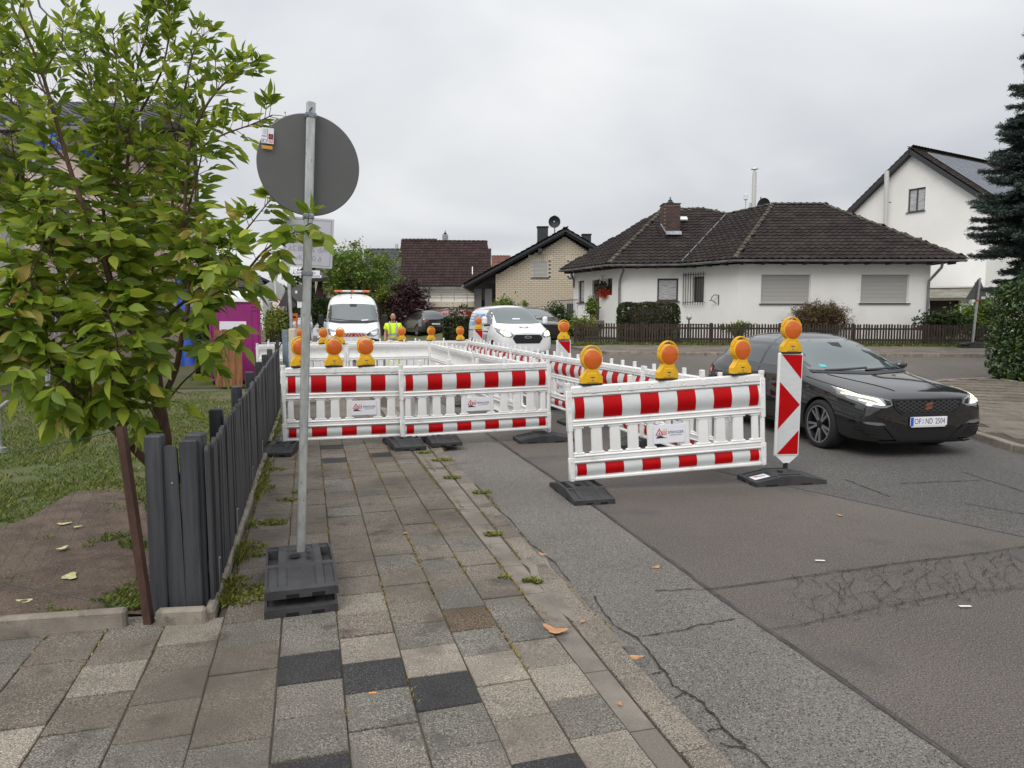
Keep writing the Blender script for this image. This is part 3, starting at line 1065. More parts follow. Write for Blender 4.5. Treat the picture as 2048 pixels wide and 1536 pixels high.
def make_panel(label, front=True, detail=True, pegs=(0, 1, 2, 3, 4), plate=True):
	t = thing('barrier_panel', label, 'barrier', group='white barrier fence panels round the road works')
	link('frame', pmesh('frame', panel_frame), t)
	link('back_shell', pmesh('shell', back_shell), t)
	for x, w in zip(SLX, SLW):
		o = link('slat', pmesh(('slat', w), lambda: slat_mesh(w)), t)
		o.location.x = x
	for k in pegs:
		o = link('peg', pmesh('peg', peg_mesh), t)
		o.location.x = -.76 + k * .38
	if front:
		for nm, z0, z1 in (('upper', .628, .838), ('lower', .052, .168)):
			s_ = pmesh(('ws', nm), lambda: sheet_mesh(PL - .15, z0, z1, .002, 'white_sheet', 'reflective_sheet'))
			so = link('reflective_sheet', s_, t)
			W_ = PL - .16
			seg = W_ / 10
			for k in range(6):
				w = seg / 2 if k in (0, 5) else seg
				x = -W_ / 2 + seg / 4 if k == 0 else (W_ / 2 - seg / 4 if k == 5 else -W_ / 2 + 2 * seg * k)
				o = link('red_stripe', pmesh(('rs', nm, k in (0, 5)), lambda: sheet_mesh(w, z0, z1, .0045, 'red_sheet', 'red_stripe')), so)
				o.location.x = x
	if plate:
		p = link('company_plate', pmesh('plate', plate_mesh), t)
		link('lettering', pmesh('logo', logo_mesh), p)
	return t
def place_panel(o, a, b, tilt=True):              # stand the panel between two ground points (left end, right end seen from its front)
	a, b = Vector(a), Vector(b)
	d = b - a
	L_ = d.length
	o.location = (a + b) / 2
	o.rotation_euler = (0, -math.asin(d.z / L_), math.atan2(d.y, d.x))
	o.scale = (L_ / PL, 1, 1)
# front right panel
pan = make_panel('striped barrier panel standing alone in front of the black car with three lamps', pegs=(0, 1, 2, 3, 4))
B1a, B1b = at(1139, 963, 6.98), at(1531, 929, 7.28)
place_panel(pan, B1a, B1b)
# the two panels across the pavement; they overlap
B3a, B3b = at(801, 876, 9.36), at(1101, 857, 10.02)
dB = Vector((B3b.x - B3a.x, B3b.y - B3a.y, 0)).normalized()
pan2 = make_panel('striped barrier panel across the pavement whose left end meets the grey slat fence', pegs=(0, 1, 2, 3))
B2a = at(565, 884, 8.98)
B2b = Vector((B3a.x, B3a.y, B3a.z)) + dB * .56 + Vector((-dB.y, dB.x, 0)) * .10
place_panel(pan2, B2a, B2b)
pan3 = make_panel('striped barrier panel with five bare pegs, right of the panel with three orange lamps', pegs=(0, 1, 2, 3, 4))
place_panel(pan3, B3a, B3b)
ORD = ['first', 'second', 'third', 'fourth', 'fifth', 'sixth', 'seventh', 'eighth', 'ninth']
white_back = make_panel('', front=False, plate=False)
def chain(proto, start, dirv, n, labels, flip=False, z=.10, step=2.1):
	pts = [Vector(start)]
	for i in range(n):
		pts.append(pts[-1] + Vector(dirv) * step)
	out = []
	for i in range(n):
		a, b = pts[i].copy(), pts[i + 1].copy()
		a.z, b.z = zg(a.x, a.y) + z, zg(b.x, b.y) + z
		o = proto if (i == 0 and proto.get('label') == '') else copy_tree(proto)
		o['label'] = labels[i]
		place_panel(o, *((b, a) if flip else (a, b)))
		out.append(o)
	return out, pts
dr = Vector((-.31, .951, 0))
s0 = Vector((B3b.x, B3b.y, 0)) + dr * .04
inner, ipts = chain(white_back, s0, dr, 4, [f'plain white back of the {w} panel in the inner row running back along the trench' for w in ('nearest', 'second', 'third', 'farthest')], flip=False)
cross_d = Vector((-.955, -.28, 0))
cross, cpts = chain(inner[0], ipts[-1], cross_d, 2, ['plain white back of the panel crossing the pavement, right of the two', 'plain white back of the panel crossing the pavement, beside the blue-grey post'], flip=False, z=.12)
outer_p = make_panel('', front=True, plate=True)
dr2 = Vector((-.288, .958, 0))
o_start = Vector((2.40, 7.62, 0))
outer, opts = chain(outer_p, o_start, dr2, 6, [f'striped panel in the outer row beside the lane, {w} from the black car' for w in ORD[:6]], flip=True)
far, fpts = chain(inner[0], opts[-1], Vector((-.975, -.22, 0)), 3, ['far white panel back at the end of the outer row below the rightmost yellow lamp', 'far white panel back in front of the man in yellow', 'far white panel back in front of the white high-roof van'], flip=False, z=.10)

# ------------------------------------------------------------------ warning lamps
def make_lamp(label, both=True):
	t = thing('warning_lamp', label, 'warning lamp', group='amber warning lamps on the barriers')
	F = frame_m((0, .038, .016), (1, 0, 0), (0, 0, 1))
	mb = MB().prism([(-.113, 0), (.113, 0), (.113, .062), (.070, .118), (.058, .150), (-.058, .150), (-.070, .118), (-.113, .062)], 0, .076, F)
	m2 = MB().prism([(-.062, .010), (.062, .010), (.062, .066), (.046, .102), (-.046, .102), (-.062, .066)], -.006, .082, F)
	mb.add(m2.v, m2.f)
	b = mb.build('battery_case', K['lamp_yellow'], t)
	bv = b.modifiers.new('b', 'BEVEL')
	bv.width = .005
	bv.segments = 2
	me = eval_mesh(b)
	me.name = 'battery_case'
	b = link('battery_case', me, t)
	mb = MB().box((0, 0, .008), (.222, .072, .018), bev=.003)
	mb.build('base_strip', K['lamp_black'], t)
	mb = MB()
	mb.box((0, -.0452, .078), (.040, .001, .009))
	mb.build('label_print', K['print_dark'], b)
	mb = MB().cyl((0, -.044, .052), (0, -.049, .052), .009, n=12)
	mb.build('lock', K['zinc'], b)
	Mf = Matrix.Rotation(PI / 2, 4, 'X')
	Mf.translation = (0, 0, .252)
	mb = MB().lathe([(.094, -.040), (.104, -.037), (.108, 0), (.104, .037), (.094, .040), (.094, -.040)], 32, Mf)
	rg = mb.build('lamp_ring', K['lamp_yellow'], t, 40)
	pts = [(.104 * math.cos(a) * 1.08, 0, .252 + .104 * math.sin(a) * 1.30) for a in np.linspace(R(18), R(162), 15)]
	mb = MB()
	for off in (-.014, .014):
		mb.tube([(x, off, z) for x, y, z in pts], .0075, 7)
	mb.build('handle', K['lamp_yellow'], t, 40)
	for s in (-1, 1):
		M2 = Matrix.Rotation(PI / 2 * -s, 4, 'X')
		mb = MB().lathe([(.0965, 0), (.096, .004), (.078, .011), (.045, .016), (.012, .018), (.0005, .0182)], 28)
		o = mb.build('lens', K['lens_orange'], t, 50)
		o.location = (0, s * .036, .252)
		# the rings of the lens are turned about the local y axis after this rotation
		o.data.transform(Matrix.Rotation(PI / 2 * -s, 4, 'X'))
	return t
lamp0 = make_lamp('amber lamp on the left end of the striped panel standing alone')
def on_panel(p, x, h=.955):
	M = Matrix.LocRotScale(p.location, p.rotation_euler, p.scale)
	return M @ Vector((x, 0, h)), p.rotation_euler.z
def put_lamp(p, k, label, first=False, face=0.0, dx=0.0):
	loc, rz = on_panel(p, -.76 + .38 * k + dx)
	o = lamp0 if first else copy_tree(lamp0)
	o.location = loc
	o.rotation_euler = (random.uniform(-.02, .02), random.uniform(-.03, .03), rz + face)
	o['label'] = label
	return o
def lamp_x(p, u):                                 # where along a panel a lamp appears at photo column u
	best = None
	for i in range(-52, 53):
		l_, _ = on_panel(p, i * .02)
		d = l_ - Vector((0, 0, CAMZ))
		dd = d.y * CT - d.z * ST
		uu = 1024 + FPX * d.x / dd
		if best is None or abs(uu - u) < best[0]:
			best = (abs(uu - u), i * .02)
	return best[1]
def lamp_at(p, u, label, first=False, face=0.0):
	return put_lamp(p, 2, label, first, face, lamp_x(p, u))
lamp_at(pan, 1183, 'amber lamp on the left end of the striped panel standing alone', True, R(8))
lamp_at(pan, 1335, 'amber lamp in the middle of the striped panel standing alone', face=R(12))
lamp_at(pan, 1480, 'amber lamp on the right end of the panel standing alone, beside the tall striped beacon', face=R(14))
lamp_at(pan2, 600, 'amber lamp partly hidden behind the galvanised sign pole', face=R(10))
lamp_at(pan2, 668, 'middle amber lamp of the three on the panel across the pavement', face=R(6))
lamp_at(pan2, 731, 'amber lamp right of the other two on the panel across the pavement', face=R(6))
lamp_at(cross[1], 646, 'yellow lamp with black switch in front of the white high-roof van', face=PI + R(10))
lamp_at(cross[1], 681, 'yellow lamp in front of the red and white stripes on the high-roof van', face=PI - R(20))
lamp_at(cross[1], 600, 'yellow lamp peeping out behind the galvanised sign pole', face=PI)
lamp_at(far[0], 804, 'yellow lamp right beside the man in yellow', face=PI - R(10))
lamp_at(far[0], 862, 'yellow lamp in front of the dark grey parked car', face=PI + R(15))
lamp_at(far[0], 920, 'yellow lamp in front of the clipped hedge behind the road works', face=PI + R(5))

# ------------------------------------------------------------------ rubber foot plates
def foot_mesh(nm='foot_plate'):
	"""0.8 x 0.4 m, sloped ends with pressed panels, holes and grip notches"""
	bm = bmesh.new()
	prof = [(-.40, .048), (-.365, .056), (-.145, .098), (-.13, .108), (.13, .108), (.145, .098), (.365, .056), (.40, .048)]
	ys = [-.20, -.185, -.125, -.115, -.085, .085, .115, .125, .185, .20]
	vt = [[bm.verts.new((x, y, z - (.006 if abs(y) > .19 else 0))) for y in ys] for x, z in prof]
	vb = [[bm.verts.new((x, y, .0)) for y in (-.20, .20)] for x in (-.40, .40)]
	faces = {}
	for i in range(len(prof) - 1):
		for j in range(len(ys) - 1):
			faces[i, j] = bm.faces.new((vt[i][j], vt[i + 1][j], vt[i + 1][j + 1], vt[i][j + 1]))
	bm.faces.new([vt[i][0] for i in range(len(prof))][::-1] + [vb[0][0], vb[1][0]])
	bm.faces.new([vt[i][-1] for i in range(len(prof))] + [vb[1][1], vb[0][1]])
	bm.faces.new([vt[0][j] for j in range(len(ys))] + [vb[0][1], vb[0][0]])
	bm.faces.new([vt[-1][j] for j in range(len(ys))][::-1] + [vb[1][0], vb[1][1]])
	bm.faces.new((vb[0][0], vb[0][1], vb[1][1], vb[1][0]))
	bm.normal_update()
	for i in (1, 5):                              # pressed panels on the slopes
		r = bmesh.ops.inset_individual(bm, faces=[faces[i, 4]], thickness=.018, depth=-.010)
		for j in (1, 7):
			bmesh.ops.inset_individual(bm, faces=[faces[i, j]], thickness=.008, depth=-.012)
	bmesh.ops.inset_individual(bm, faces=[faces[3, 1], faces[3, 7]], thickness=.004, depth=-.055)
	bmesh.ops.inset_individual(bm, faces=[faces[3, 4]], thickness=.028, depth=-.012)
	bmesh.ops.recalc_face_normals(bm, faces=bm.faces)
	me = bpy.data.meshes.new(nm)
	bm.to_mesh(me)
	bm.free()
	me.materials.append(K['rubber'])
	return me
def foot_detail():
	mb = MB()
	for x in (-.045, .045):
		mb.cyl((x, -.05, .1085), (x, -.05, .1095), .016, n=12)
	mb.cyl((0, .03, .1085), (0, .03, .1098), .036, n=18)
	for s in (-1, 1):
		for y in (-.09, .05):
			mb.box((s * .4005, y, .012), (.002, .07, .022))
		for x in (-.22, .17):
			mb.box((x, s * .2005, .010), (.13, .002, .019))
	return mb.mesh('socket_hole', K['gap_black'])
def make_foot(label):
	t = thing('foot_plate', label, 'foot plate', group='black rubber foot plates under barriers and signs')
	link('plate_body', foot_mesh('plate_body'), t)
	stuff(link('socket_hole', pmesh('hole', foot_detail), t))
	return t
foot0 = make_foot('black rubber foot plate under the left end of the striped panel standing alone')
def put_foot(x, y, rz, label, z=None, first=False, rot=None):
	o = foot0 if first else copy_tree(foot0)
	o.location = (x, y, zg(x, y) if z is None else z)
	o.rotation_euler = rot or (0, 0, rz)
	o['label'] = label
	return o
put_foot(B1a.x + .10, B1a.y - .13, R(104), 'black rubber foot plate under the left end of the striped panel standing alone', first=True)
put_foot(2.86, 7.42, R(10), 'black foot plate with white sticker under the tall striped beacon beside the car')
put_foot(B2a.x + .02, B2a.y - .14, R(97), 'foot plate among weeds at the corner of the grey fence', SW + .002)
put_foot(B3a.x + .06, B3a.y - .12, R(112), 'foot plate on the pavement slabs under the joint of the two striped panels', SW + .002)
put_foot(B2b.x + .02, B2b.y - .12, R(108), 'foot plate on the asphalt just beyond the kerb, behind the striped panel', .055, rot=(0, R(2), R(108)))
put_foot(B3b.x - .10, B3b.y - .05, R(14), 'foot plate lying lengthwise under the right end of the panel with bare pegs')
for i, p in enumerate(opts[1:-1]):
	put_foot(p.x, p.y, R(18), f'foot plate under the {ORD[i]} joint of the outer striped row')
for i, p in enumerate(ipts[1:]):
	put_foot(p.x, p.y, R(20), f'foot plate under the {ORD[i]} joint of the white inner row')
put_foot(cpts[1].x, cpts[1].y, R(100), 'foot plate under the joint of the two white panels across the pavement')
# white sticker on the beacon's foot plate
st = MB().box((0, 0, 0), (.17, .13, .0014)).build('sticker', K['plate_white'])
tag(st, 'white company sticker on the sloping end of the foot plate below the beacon', 'sticker')
Mst = Matrix.LocRotScale(Vector((2.86, 7.42, 0)), Matrix.Rotation(R(10), 3, 'Z').to_quaternion(), None)
st.matrix_world = Mst @ Matrix.Translation((-.285, -.06, .0755)) @ Matrix.Rotation(R(-10.8), 4, 'Y')
mb = MB()
for k in range(3):
	mb.box((-.045 + k * .018, .02, .001), (.012, .05, .0006), Matrix.Rotation(.4, 3, 'Z'), 0)
mb.box((.03, .012, .001), (.075, .016, .0006), None, 1)
mb.box((.03, -.02, .001), (.075, .007, .0006), None, 1)
mb.build('lettering', [K['print_red'], K['print_dark']], st)

# ------------------------------------------------------------------ tall striped beacons
def make_beacon(label):
	t = thing('traffic_beacon', label, 'beacon', group='tall red and white beacons with lamps')
	w, z0, z1 = .140, .235, 1.36
	mb = MB()
	mb.box((0, 0, (z0 + z1) / 2), (2 * w, .042, z1 - z0), bev=.012)
	F = frame_m((0, .015, 0), (1, 0, 0), (0, 0, 1))
	m2 = MB().prism([(-w + .01, z0 + .01), (w - .01, z0 + .01), (.035, z0 - .075), (-.035, z0 - .075)], 0, .03, F)
	mb.add(m2.v, m2.f)
	mb.cyl((0, 0, .10), (0, 0, .17), .021, n=12)
	mb.build('beacon_body', K['white_plastic'], t)
	mb = MB().cyl((0, 0, .10), (0, 0, .165), .024, n=14)
	mb.build('beacon_foot', K['lamp_black'], t)
	a, b = w - .020, (z0 + .028, z1 - .022)
	mb = MB().box((0, -.0225, (b[0] + b[1]) / 2), (2 * a, .003, b[1] - b[0]))
	s = mb.build('reflective_sheet', K['white_sheet'], t)
	H = b[1] - b[0]
	for tri in ([(0.05, 0), (1, 0), (1, .24)], [(0, .27), (1, .5), (0, .745)], [(1, .76), (1, 1), (0, 1)]):
		pts = [(-a + 2 * a * x, b[1] - H * y) for x, y in tri]
		F = frame_m((0, -.0235, 0), (1, 0, 0), (0, 0, 1))
		MB().prism(pts, 0, .0022, F).build('red_arrow', K['red_sheet'], s)
	return t
bea = make_beacon('tall beacon with red arrows pointing right, close beside the black car')
bea.location = (3.05, 7.86, 0)
bea.location = at(1571, 915, 7.62); bea.location.z = 0
bea.rotation_euler = (0, R(.7), R(8))
for (u, y, lb, llb) in ((1127, 13.6, 'red and white beacon half hidden behind the outer row, right of the white van', 'amber lamp on the beacon in front of the brown picket fence'),
						(957, 20.9, 'farthest beacon, in front of the flank of the white van with blue poster', 'amber lamp on the farthest beacon before the van flank')):
	o = copy_tree(bea)
	p = at(u, 700, y)
	o.location = (p.x, p.y, zg(p.x, p.y) - .04)
	o.rotation_euler = (0, 0, R(6))
	o['label'] = lb
	l = copy_tree(lamp0)
	l.location = (p.x, p.y, zg(p.x, p.y) - .04 + 1.352)
	l.rotation_euler = (0, 0, R(8))
	l['label'] = llb
	put_foot(p.x, p.y, R(10), 'foot plate below the ' + ('half hidden beacon beyond the outer row' if u > 1000 else 'farthest beacon by the white van'))
l = copy_tree(lamp0)
l.location = bea.location + Vector((0.012, 0, 1.352))
l.rotation_euler = (0, 0, R(10))
l['label'] = 'amber lamp on top of the tall beacon beside the black car'

# ------------------------------------------------------------------ traffic sign seen from behind
Ps = gz(600, 1100, .27)
s1 = put_foot(Ps.x + .03, Ps.y - .12, R(108), 'lower of the two stacked foot plates under the round sign', SW + .002)
s2 = put_foot(Ps.x + .034, Ps.y - .12, R(108), 'upper of the two stacked foot plates under the round sign', SW + .108)
for o in (s1, s2):
	o.rotation_euler = (R(.4), R(-.5), R(108))
Pt = at(622, 206, Ps.y - .05)
sg = thing('traffic_sign', 'round road sign with dark grey back on a leaning galvanised pole in stacked foot plates', 'road sign', (Ps.x, Ps.y, .15))
dv = (Pt - Vector((Ps.x, Ps.y, .15)))
sg.rotation_euler = dv.to_track_quat('Z', 'Y').to_euler()
zq = dv.to_track_quat('Z', 'Y').to_matrix()
# local axes: z up the pole; find the local direction that faces the camera
tocam = (Vector((0, 0, CAMZ + .3)) - Pt)
lx = zq.inverted() @ tocam
fa = math.atan2(lx.y, lx.x)
LN = dv.length
Rz = Matrix.Rotation(fa - PI / 2 + R(6), 4, 'Z')     # +y of this frame faces the camera
mb = MB()
r = .021
mb.prism([(x, y) for x, y in [(-.025, -.016), (-.018, -.022), (.018, -.022), (.025, -.016), (.025, .016), (.018, .022), (-.018, .022), (-.025, .016)]], 0, LN, Rz)
mb.build('pole', K['galv'], sg)
Dc = LN - .352
RAD = .297
Fd = Rz @ frame_m((0, -.024, Dc), (1, 0, 0), (0, 0, 1))
mb = MB()
mb.lathe([(.0005, 0), (RAD - .004, 0), (RAD, .004), (RAD, .012), (RAD - .006, .014), (.0005, .014)], 72, Fd @ Matrix.Translation((0, 0, 0)))
disc = mb.build('sign_disc', K['sign_grey'], sg, 35)
def clamp(z):
	mb = MB()
	mb.box((0, 0, z), (.064, .052, .030), Rz.to_3x3(), 0, .004)
	for x in (-.024, .024):
		a, b = Rz @ Vector((x, .026, z)), Rz @ Vector((x, .036, z))
		mb.cyl(a, b, .007, n=6)
	return mb.build('clamp', K['zinc'], sg)
clamp(LN - .072)
clamp(Dc - RAD - .008)
clamp(Dc - RAD - .345)
MB().box((0, 0, LN - .02), (.036, .036, .05), Rz.to_3x3()).build('pole_cap', K['galv'], sg)
a, b = Rz @ Vector((-.005, .022, LN - .03)), Rz @ Vector((.010, .034, LN - .055))
MB().tube([a, (a + b) / 2 + Vector((0, 0, .002)), b], .004, 6).build('bird_dropping', K['lamp_black'], sg)
# sticker on the disc, seen upside down as in the photograph
def fbox(name, x, z, w, h, y, m, parent):
	mb = MB()
	mb.box((x, y, z), (w, .0006, h))
	mb.v = [tuple(Rz @ Vector(p)) for p in mb.v]
	return mb.build(name, m, parent)
# on this side x of the frame runs to the left of the picture
sx0, sz0 = .238, Dc + .135
stk = fbox('sticker', sx0, sz0, .068, .088, -.0085, K['plate_white'], disc)
fbox('print', sx0 - .018, sz0 - .004, .026, .030, -.0079, K['print_dark'], disc)
tri = MB().add([Rz @ Vector(p) for p in ((sx0 - .030, -.0074, sz0 - .012), (sx0 - .006, -.0074, sz0 - .012), (sx0 - .018, -.0074, sz0 + .010))], [(0, 1, 2)])
tri.build('print', K['print_red'], disc)
fbox('print', sx0 - .018, sz0 - .031, .026, .016, -.0079, mat('print_pink', (.70, .36, .36), .6), disc)
fbox('print', sx0, sz0 + .004, .002, .07, -.0079, K['print_dark'], disc)
for i in range(5):
	fbox('print', sx0 + .022 - i * .004, sz0 + .022, .0012, .030, -.0079, mat('print_grey', (.45, .45, .46), .6) if i == 0 else bpy.data.materials['print_grey'], disc)
for t_, px_, pz_, sz_ in (('CE', sx0 + .017, sz0 - .030, .026), ('2024', sx0 + .018, sz0 - .004, .013)):
	me = text_mesh(t_, sz_, K['print_dark'], 0)
	me.transform(Rz @ frame_m((px_, -.0078, pz_), (1, 0, 0), (0, 0, -1)))
	link('lettering', me, disc)
fbox('sticker', sx0 + .002, sz0 - .066, .060, .019, -.0085, mat('sticker_orange', (.62, .30, .02), .5), disc)
# paper notice hung on the same pole lower down: its printing shows through
def notice():
	t = thing('paper_notice', 'white paper notice behind the sign pole with print showing through reversed', 'notice')
	Y = 4.75
	c = at(616, 485, Y)
	k = 3.35e-3 * Y / 4.75
	t.location = c
	t.rotation_euler = (R(-2), R(3.5), R(4))
	w, h = .163, .163
	MB().box((0, 0, 0), (2 * w, .003, 2 * h), bev=.001).build('paper', K['paper'], t)
	mb = MB()
	def fr(x0, x1, z0, z1, th=.0035):
		y = -.0022
		for bx in (((x0 + x1) / 2, z0, x1 - x0, th), ((x0 + x1) / 2, z1, x1 - x0, th), (x0, (z0 + z1) / 2, th, z1 - z0), (x1, (z0 + z1) / 2, th, z1 - z0)):
			mb.box((bx[0], y, bx[1]), (bx[2], .0006, bx[3]))
	fr(-.148, .148, .025, .148)
	fr(-.148, .148, -.148, .005)
	mb.build('print_frame', K['print_pale'], t)
	for tx, x, z, s in (('Ab 25.08.26', 0, -.045, .052), ('6.00 Uhr', 0, -.105, .052)):
		me = text_mesh(tx, s, K['print_pale'], 0)
		me.transform(frame_m((x, -.0024, z), (-1, 0, 0), (0, 0, 1)))
		link('lettering', me, t)
	mb = MB()
	for x in (-.02, .05):
		mb.cyl((x, -.002, .085), (x, -.0024, .085), .02, n=16)
	mb.build('print', K['print_pale'], t)
notice()

# ------------------------------------------------------------------ dark grey slat fence
FP = -.585
def fz(q):
	return 1.005 + .016 * (q - 4.2)
fence = thing('slat_fence', 'long dark grey wooden slat fence between the garden and the pavement', 'fence', tuple(pq(FP, 4.2, 0)), YAW)
slm = {}
q = 4.32
i = 0
while q < 14.1:
	h = round(fz(q) + random.uniform(-.008, .008), 2)
	if h not in slm:
		mb = MB()
		n = 8
		w, t_ = .046, .010
		prof = [(-w, .05), (w, .05)] + [(w * math.cos(a), h - .03 + .03 * math.sin(a)) for a in np.linspace(0, PI, n)]
		F = frame_m((0, 0, 0), (0, 1, 0), (0, 0, 1))
		mb.prism(prof, -t_, t_, F)
		slm[h] = mb.mesh('slat', K['fence_grey'])
	o = link('slat', slm[h], fence)
	o.location = (.022 + random.uniform(-.004, .004), q - 4.2, 0)
	o.rotation_euler = (random.uniform(-.008, .008), random.uniform(-.010, .010), random.uniform(-.05, .05))
	q += .108
	i += 1
for q in (4.30, 5.55, 7.1, 8.65, 10.2, 11.75, 13.3):
	o = MB().box((-.075, q - 4.2, (fz(q) + .04) / 2), (.092, .092, fz(q) + .04), bev=.008).build('post', K['fence_grey'], fence)
for z in (.30, .80):
	MB().bar((-.012, .1, z), (-.012, 9.9, z + .14), .034, .07).build('rail', K['fence_grey'], fence)
mb = MB()
for q in (4.42, 5.55, 7.1, 8.65):
	mb.box((.044, q - 4.2, .10), (.006, .012, .42), bev=.002)
	mb.cyl((.044, q - 4.2, .31), (.054, q - 4.2, .31), .007, n=6)
mb.build('steel_strap', K['galv'], fence)
# end piece at the garden corner: two square posts with one rounded slat between
endp = thing('fence_end', 'end of the grey fence, two square posts with one round-topped slat between', 'fence', tuple(gz(345, 1232, .04)))
for (u, v0, v1, w, nm) in ((306, 871, 1240, .088, 'post'), (388, 868, 1226, .096, 'post')):
	b = gz(u + 12, v1, .03)
	tp = at(u, v0, b.y)
	o = MB().box((0, 0, tp.z / 2), (w, .088, tp.z), bev=.008).build(nm, K['fence_grey'], endp)
	o.location = (b.x - endp.location.x, b.y - endp.location.y + .03, -.04)
	o.rotation_euler = (0, math.atan2(tp.x - b.x, tp.z) * .5, R(8))
b = gz(355, 1232, .05)
w, h = .045, 1.03
prof = [(-w, .05), (w, .05)] + [(w * math.cos(a), h - .028 + .028 * math.sin(a)) for a in np.linspace(0, PI, 10)]
o = MB().prism(prof, -.011, .011, frame_m((0, 0, 0), (1, 0, 0), (0, 0, 1))).build('slat', K['fence_grey'], endp)
o.location = (b.x - endp.location.x - .005, b.y - endp.location.y + .03, -.05)
o.rotation_euler = (0, R(-1), R(8))
o = MB().box((0, 0, 0), (.26, .03, .06), bev=.004).build('rail', K['fence_grey'], endp)
o.location = (.0, .075, .78)
o = MB().cyl((0, -.012, 0), (0, -.016, 0), .005, n=8).build('screw', K['galv'], endp)
o.location = (b.x - endp.location.x - .005, b.y - endp.location.y + .03, .77)

# ------------------------------------------------------------------ rusty post with thin wire netting
rb = gz(296, 1252, .05)
rt = at(238, 853, rb.y + .02)
rp = thing('steel_post', 'rusty brown steel angle post at the corner of the garden', 'post', tuple(rb))
L1 = rt - rb
mb = MB()
mb.bar((0, 0, -.02), L1, .040, .006, up=(0, 1, 0))
mb.bar(Vector((.019, .018, -.02)), L1 + Vector((.018, .018, 0)), .006, .040, up=(0, 1, 0))
mb.build('angle_profile', K['rust'], rp)
net = thing('wire_net', 'sagging thin green wire netting left of the rusty post', 'wire netting', tuple(rb))
def wire(a, b, sag, r, n=14, mi=0):
	a, b = Vector(a), Vector(b)
	return [a.lerp(b, i / n) + Vector((0, 0, -sag * 4 * (i / n) * (1 - i / n))) for i in range(n + 1)]
mb = MB()
nb = at(-260, 925, 4.6)
top0, top1 = rt + Vector((0, 0, -.02)), nb
w1 = wire(top0, top1, .05, .003)
mb.tube([p - rb for p in w1], .0028, 5)
w2 = [Vector((p.x, p.y, .14)) for p in w1]
mb.tube([p - rb for p in w2], .0022, 5)
mb.build('tension_wire', K['wire_green'], net)
mb = MB()
n = 15
for i in range(n):                               # diamond mesh
	for s in (-1, 1):
		pts = []
		for k in range(9):
			f = (i + s * k * .55) / n
			if not 0 <= f <= 1:
				continue
			j = f * 14
			i0 = min(13, int(j))
			tp = w1[i0].lerp(w1[i0 + 1], j - i0)
			bt = w2[i0].lerp(w2[i0 + 1], j - i0)
			pts.append(tp.lerp(bt, k / 8) + Vector((random.uniform(-.01, .01), random.uniform(-.02, .02), 0)) - rb)
		if len(pts) > 1:
			mb.tube(pts, .0008, 3)
mb.build('mesh_wire', K['wire_green'], net)

# blue-grey galvanised post at the far end of the fence
pb = at(571, 700, 13.4)
gp_ = thing('gate_post', 'blue-grey galvanised flat post standing at the far end of the slat fence', 'post', (pb.x, pb.y, 0))
MB().box((0, 0, .76), (.105, .05, 1.52), bev=.006).build('post_body', mat('post_blue', (.20, .25, .30), .45, metal=.4), gp_)
mb = MB()
for z in (1.40, 1.25):
	mb.cyl((.03, -.025, z), (.03, -.034, z), .012, n=8)
mb.build('bolt', K['galv'], gp_)
MB().bar((-.25, 0, .98), (-.05, 0, 1.30), .02, .02).build('brace', K['iron'], gp_)

# ------------------------------------------------------------------ portable toilet with boards leaning on it
pt = at(473, 700, 18.2)
tz = .055 + zg(pt.x, pt.y)
wc = thing('portable_toilet', 'magenta portable toilet with white roof standing in the garden', 'portable toilet', (pt.x, pt.y, tz), R(20))
mb = MB().box((0, 0, 1.06), (1.16, 1.10, 2.0), bev=.05)
wcb = mb.build('cabin', K['magenta'], wc)
MB().box((0, 0, .05), (1.14, 1.08, .10), bev=.02).build('skid', K['trim_black'], wc)
mb = MB()
for s in (-1, 1):
	for t_ in (-1, 1):
		mb.box((s * .57, t_ * .54, 1.06), (.06, .06, 2.0), bev=.02)
mb.build('corner_post', K['magenta'], wc)
mb = MB()
for z in (1.83, 1.92):
	mb.box((0, -.556, z), (1.0, .02, .03), bev=.006)
	mb.box((.586, 0, z), (.02, .9, .03), bev=.006)
for x in (-.3, 0, .3):
	mb.box((.586, x, .95), (.018, .03, 1.5), bev=.006)
mb.build('moulding', K['magenta'], wc)
MB().box((.02, -.556, 1.0), (.74, .016, 1.86), bev=.006).build('door', K['magenta'], wc)
mb = MB()
n = 14
for k, (sx_, z) in enumerate(((1.26, 0), (1.26, .10), (1.10, .20), (.70, .28), (.25, .31), (.03, .315))):
	pass
rf = MB()
lay = [(.63, .60, 0), (.63, .60, .09), (.58, .55, .15), (.46, .40, .23), (.22, .18, .28)]
vs, fs = [], []
for a, b, z in lay:
	for k in range(16):
		t_ = 2 * PI * k / 16
		c_, s_ = math.cos(t_), math.sin(t_)
		e = .35
		vs.append((a * math.copysign(abs(c_) ** e, c_), b * math.copysign(abs(s_) ** e, s_), 2.03 + z))
for i in range(len(lay) - 1):
	fs += [(16 * i + k, 16 * i + (k + 1) % 16, 16 * i + 16 + (k + 1) % 16, 16 * i + 16 + k) for k in range(16)]
fs += [tuple(range(16))[::-1], tuple(64 + k for k in range(16))]
rf.add(vs, fs).build('roof', K['toilet_roof'], wc, 40)
MB().box((-.05, -.568, 1.38), (.62, .004, .34)).build('notice_panel', K['plate_white'], wc)
bp_ = at(456, 712, 16.9)
bd = thing('board_stack', 'four upright brown planks screwed side by side in front of the magenta toilet', 'planks', (bp_.x, bp_.y, .05 + zg(bp_.x, bp_.y)), R(12))
for k in range(4):
	o = MB().box((0, 0, .70), (.150, .028, 1.34 + .04 * (k % 2)), bev=.004).build('plank', K['plank'], bd)
	o.location.x = -.235 + .156 * k
	o.rotation_euler = (R(-6), 0, 0)
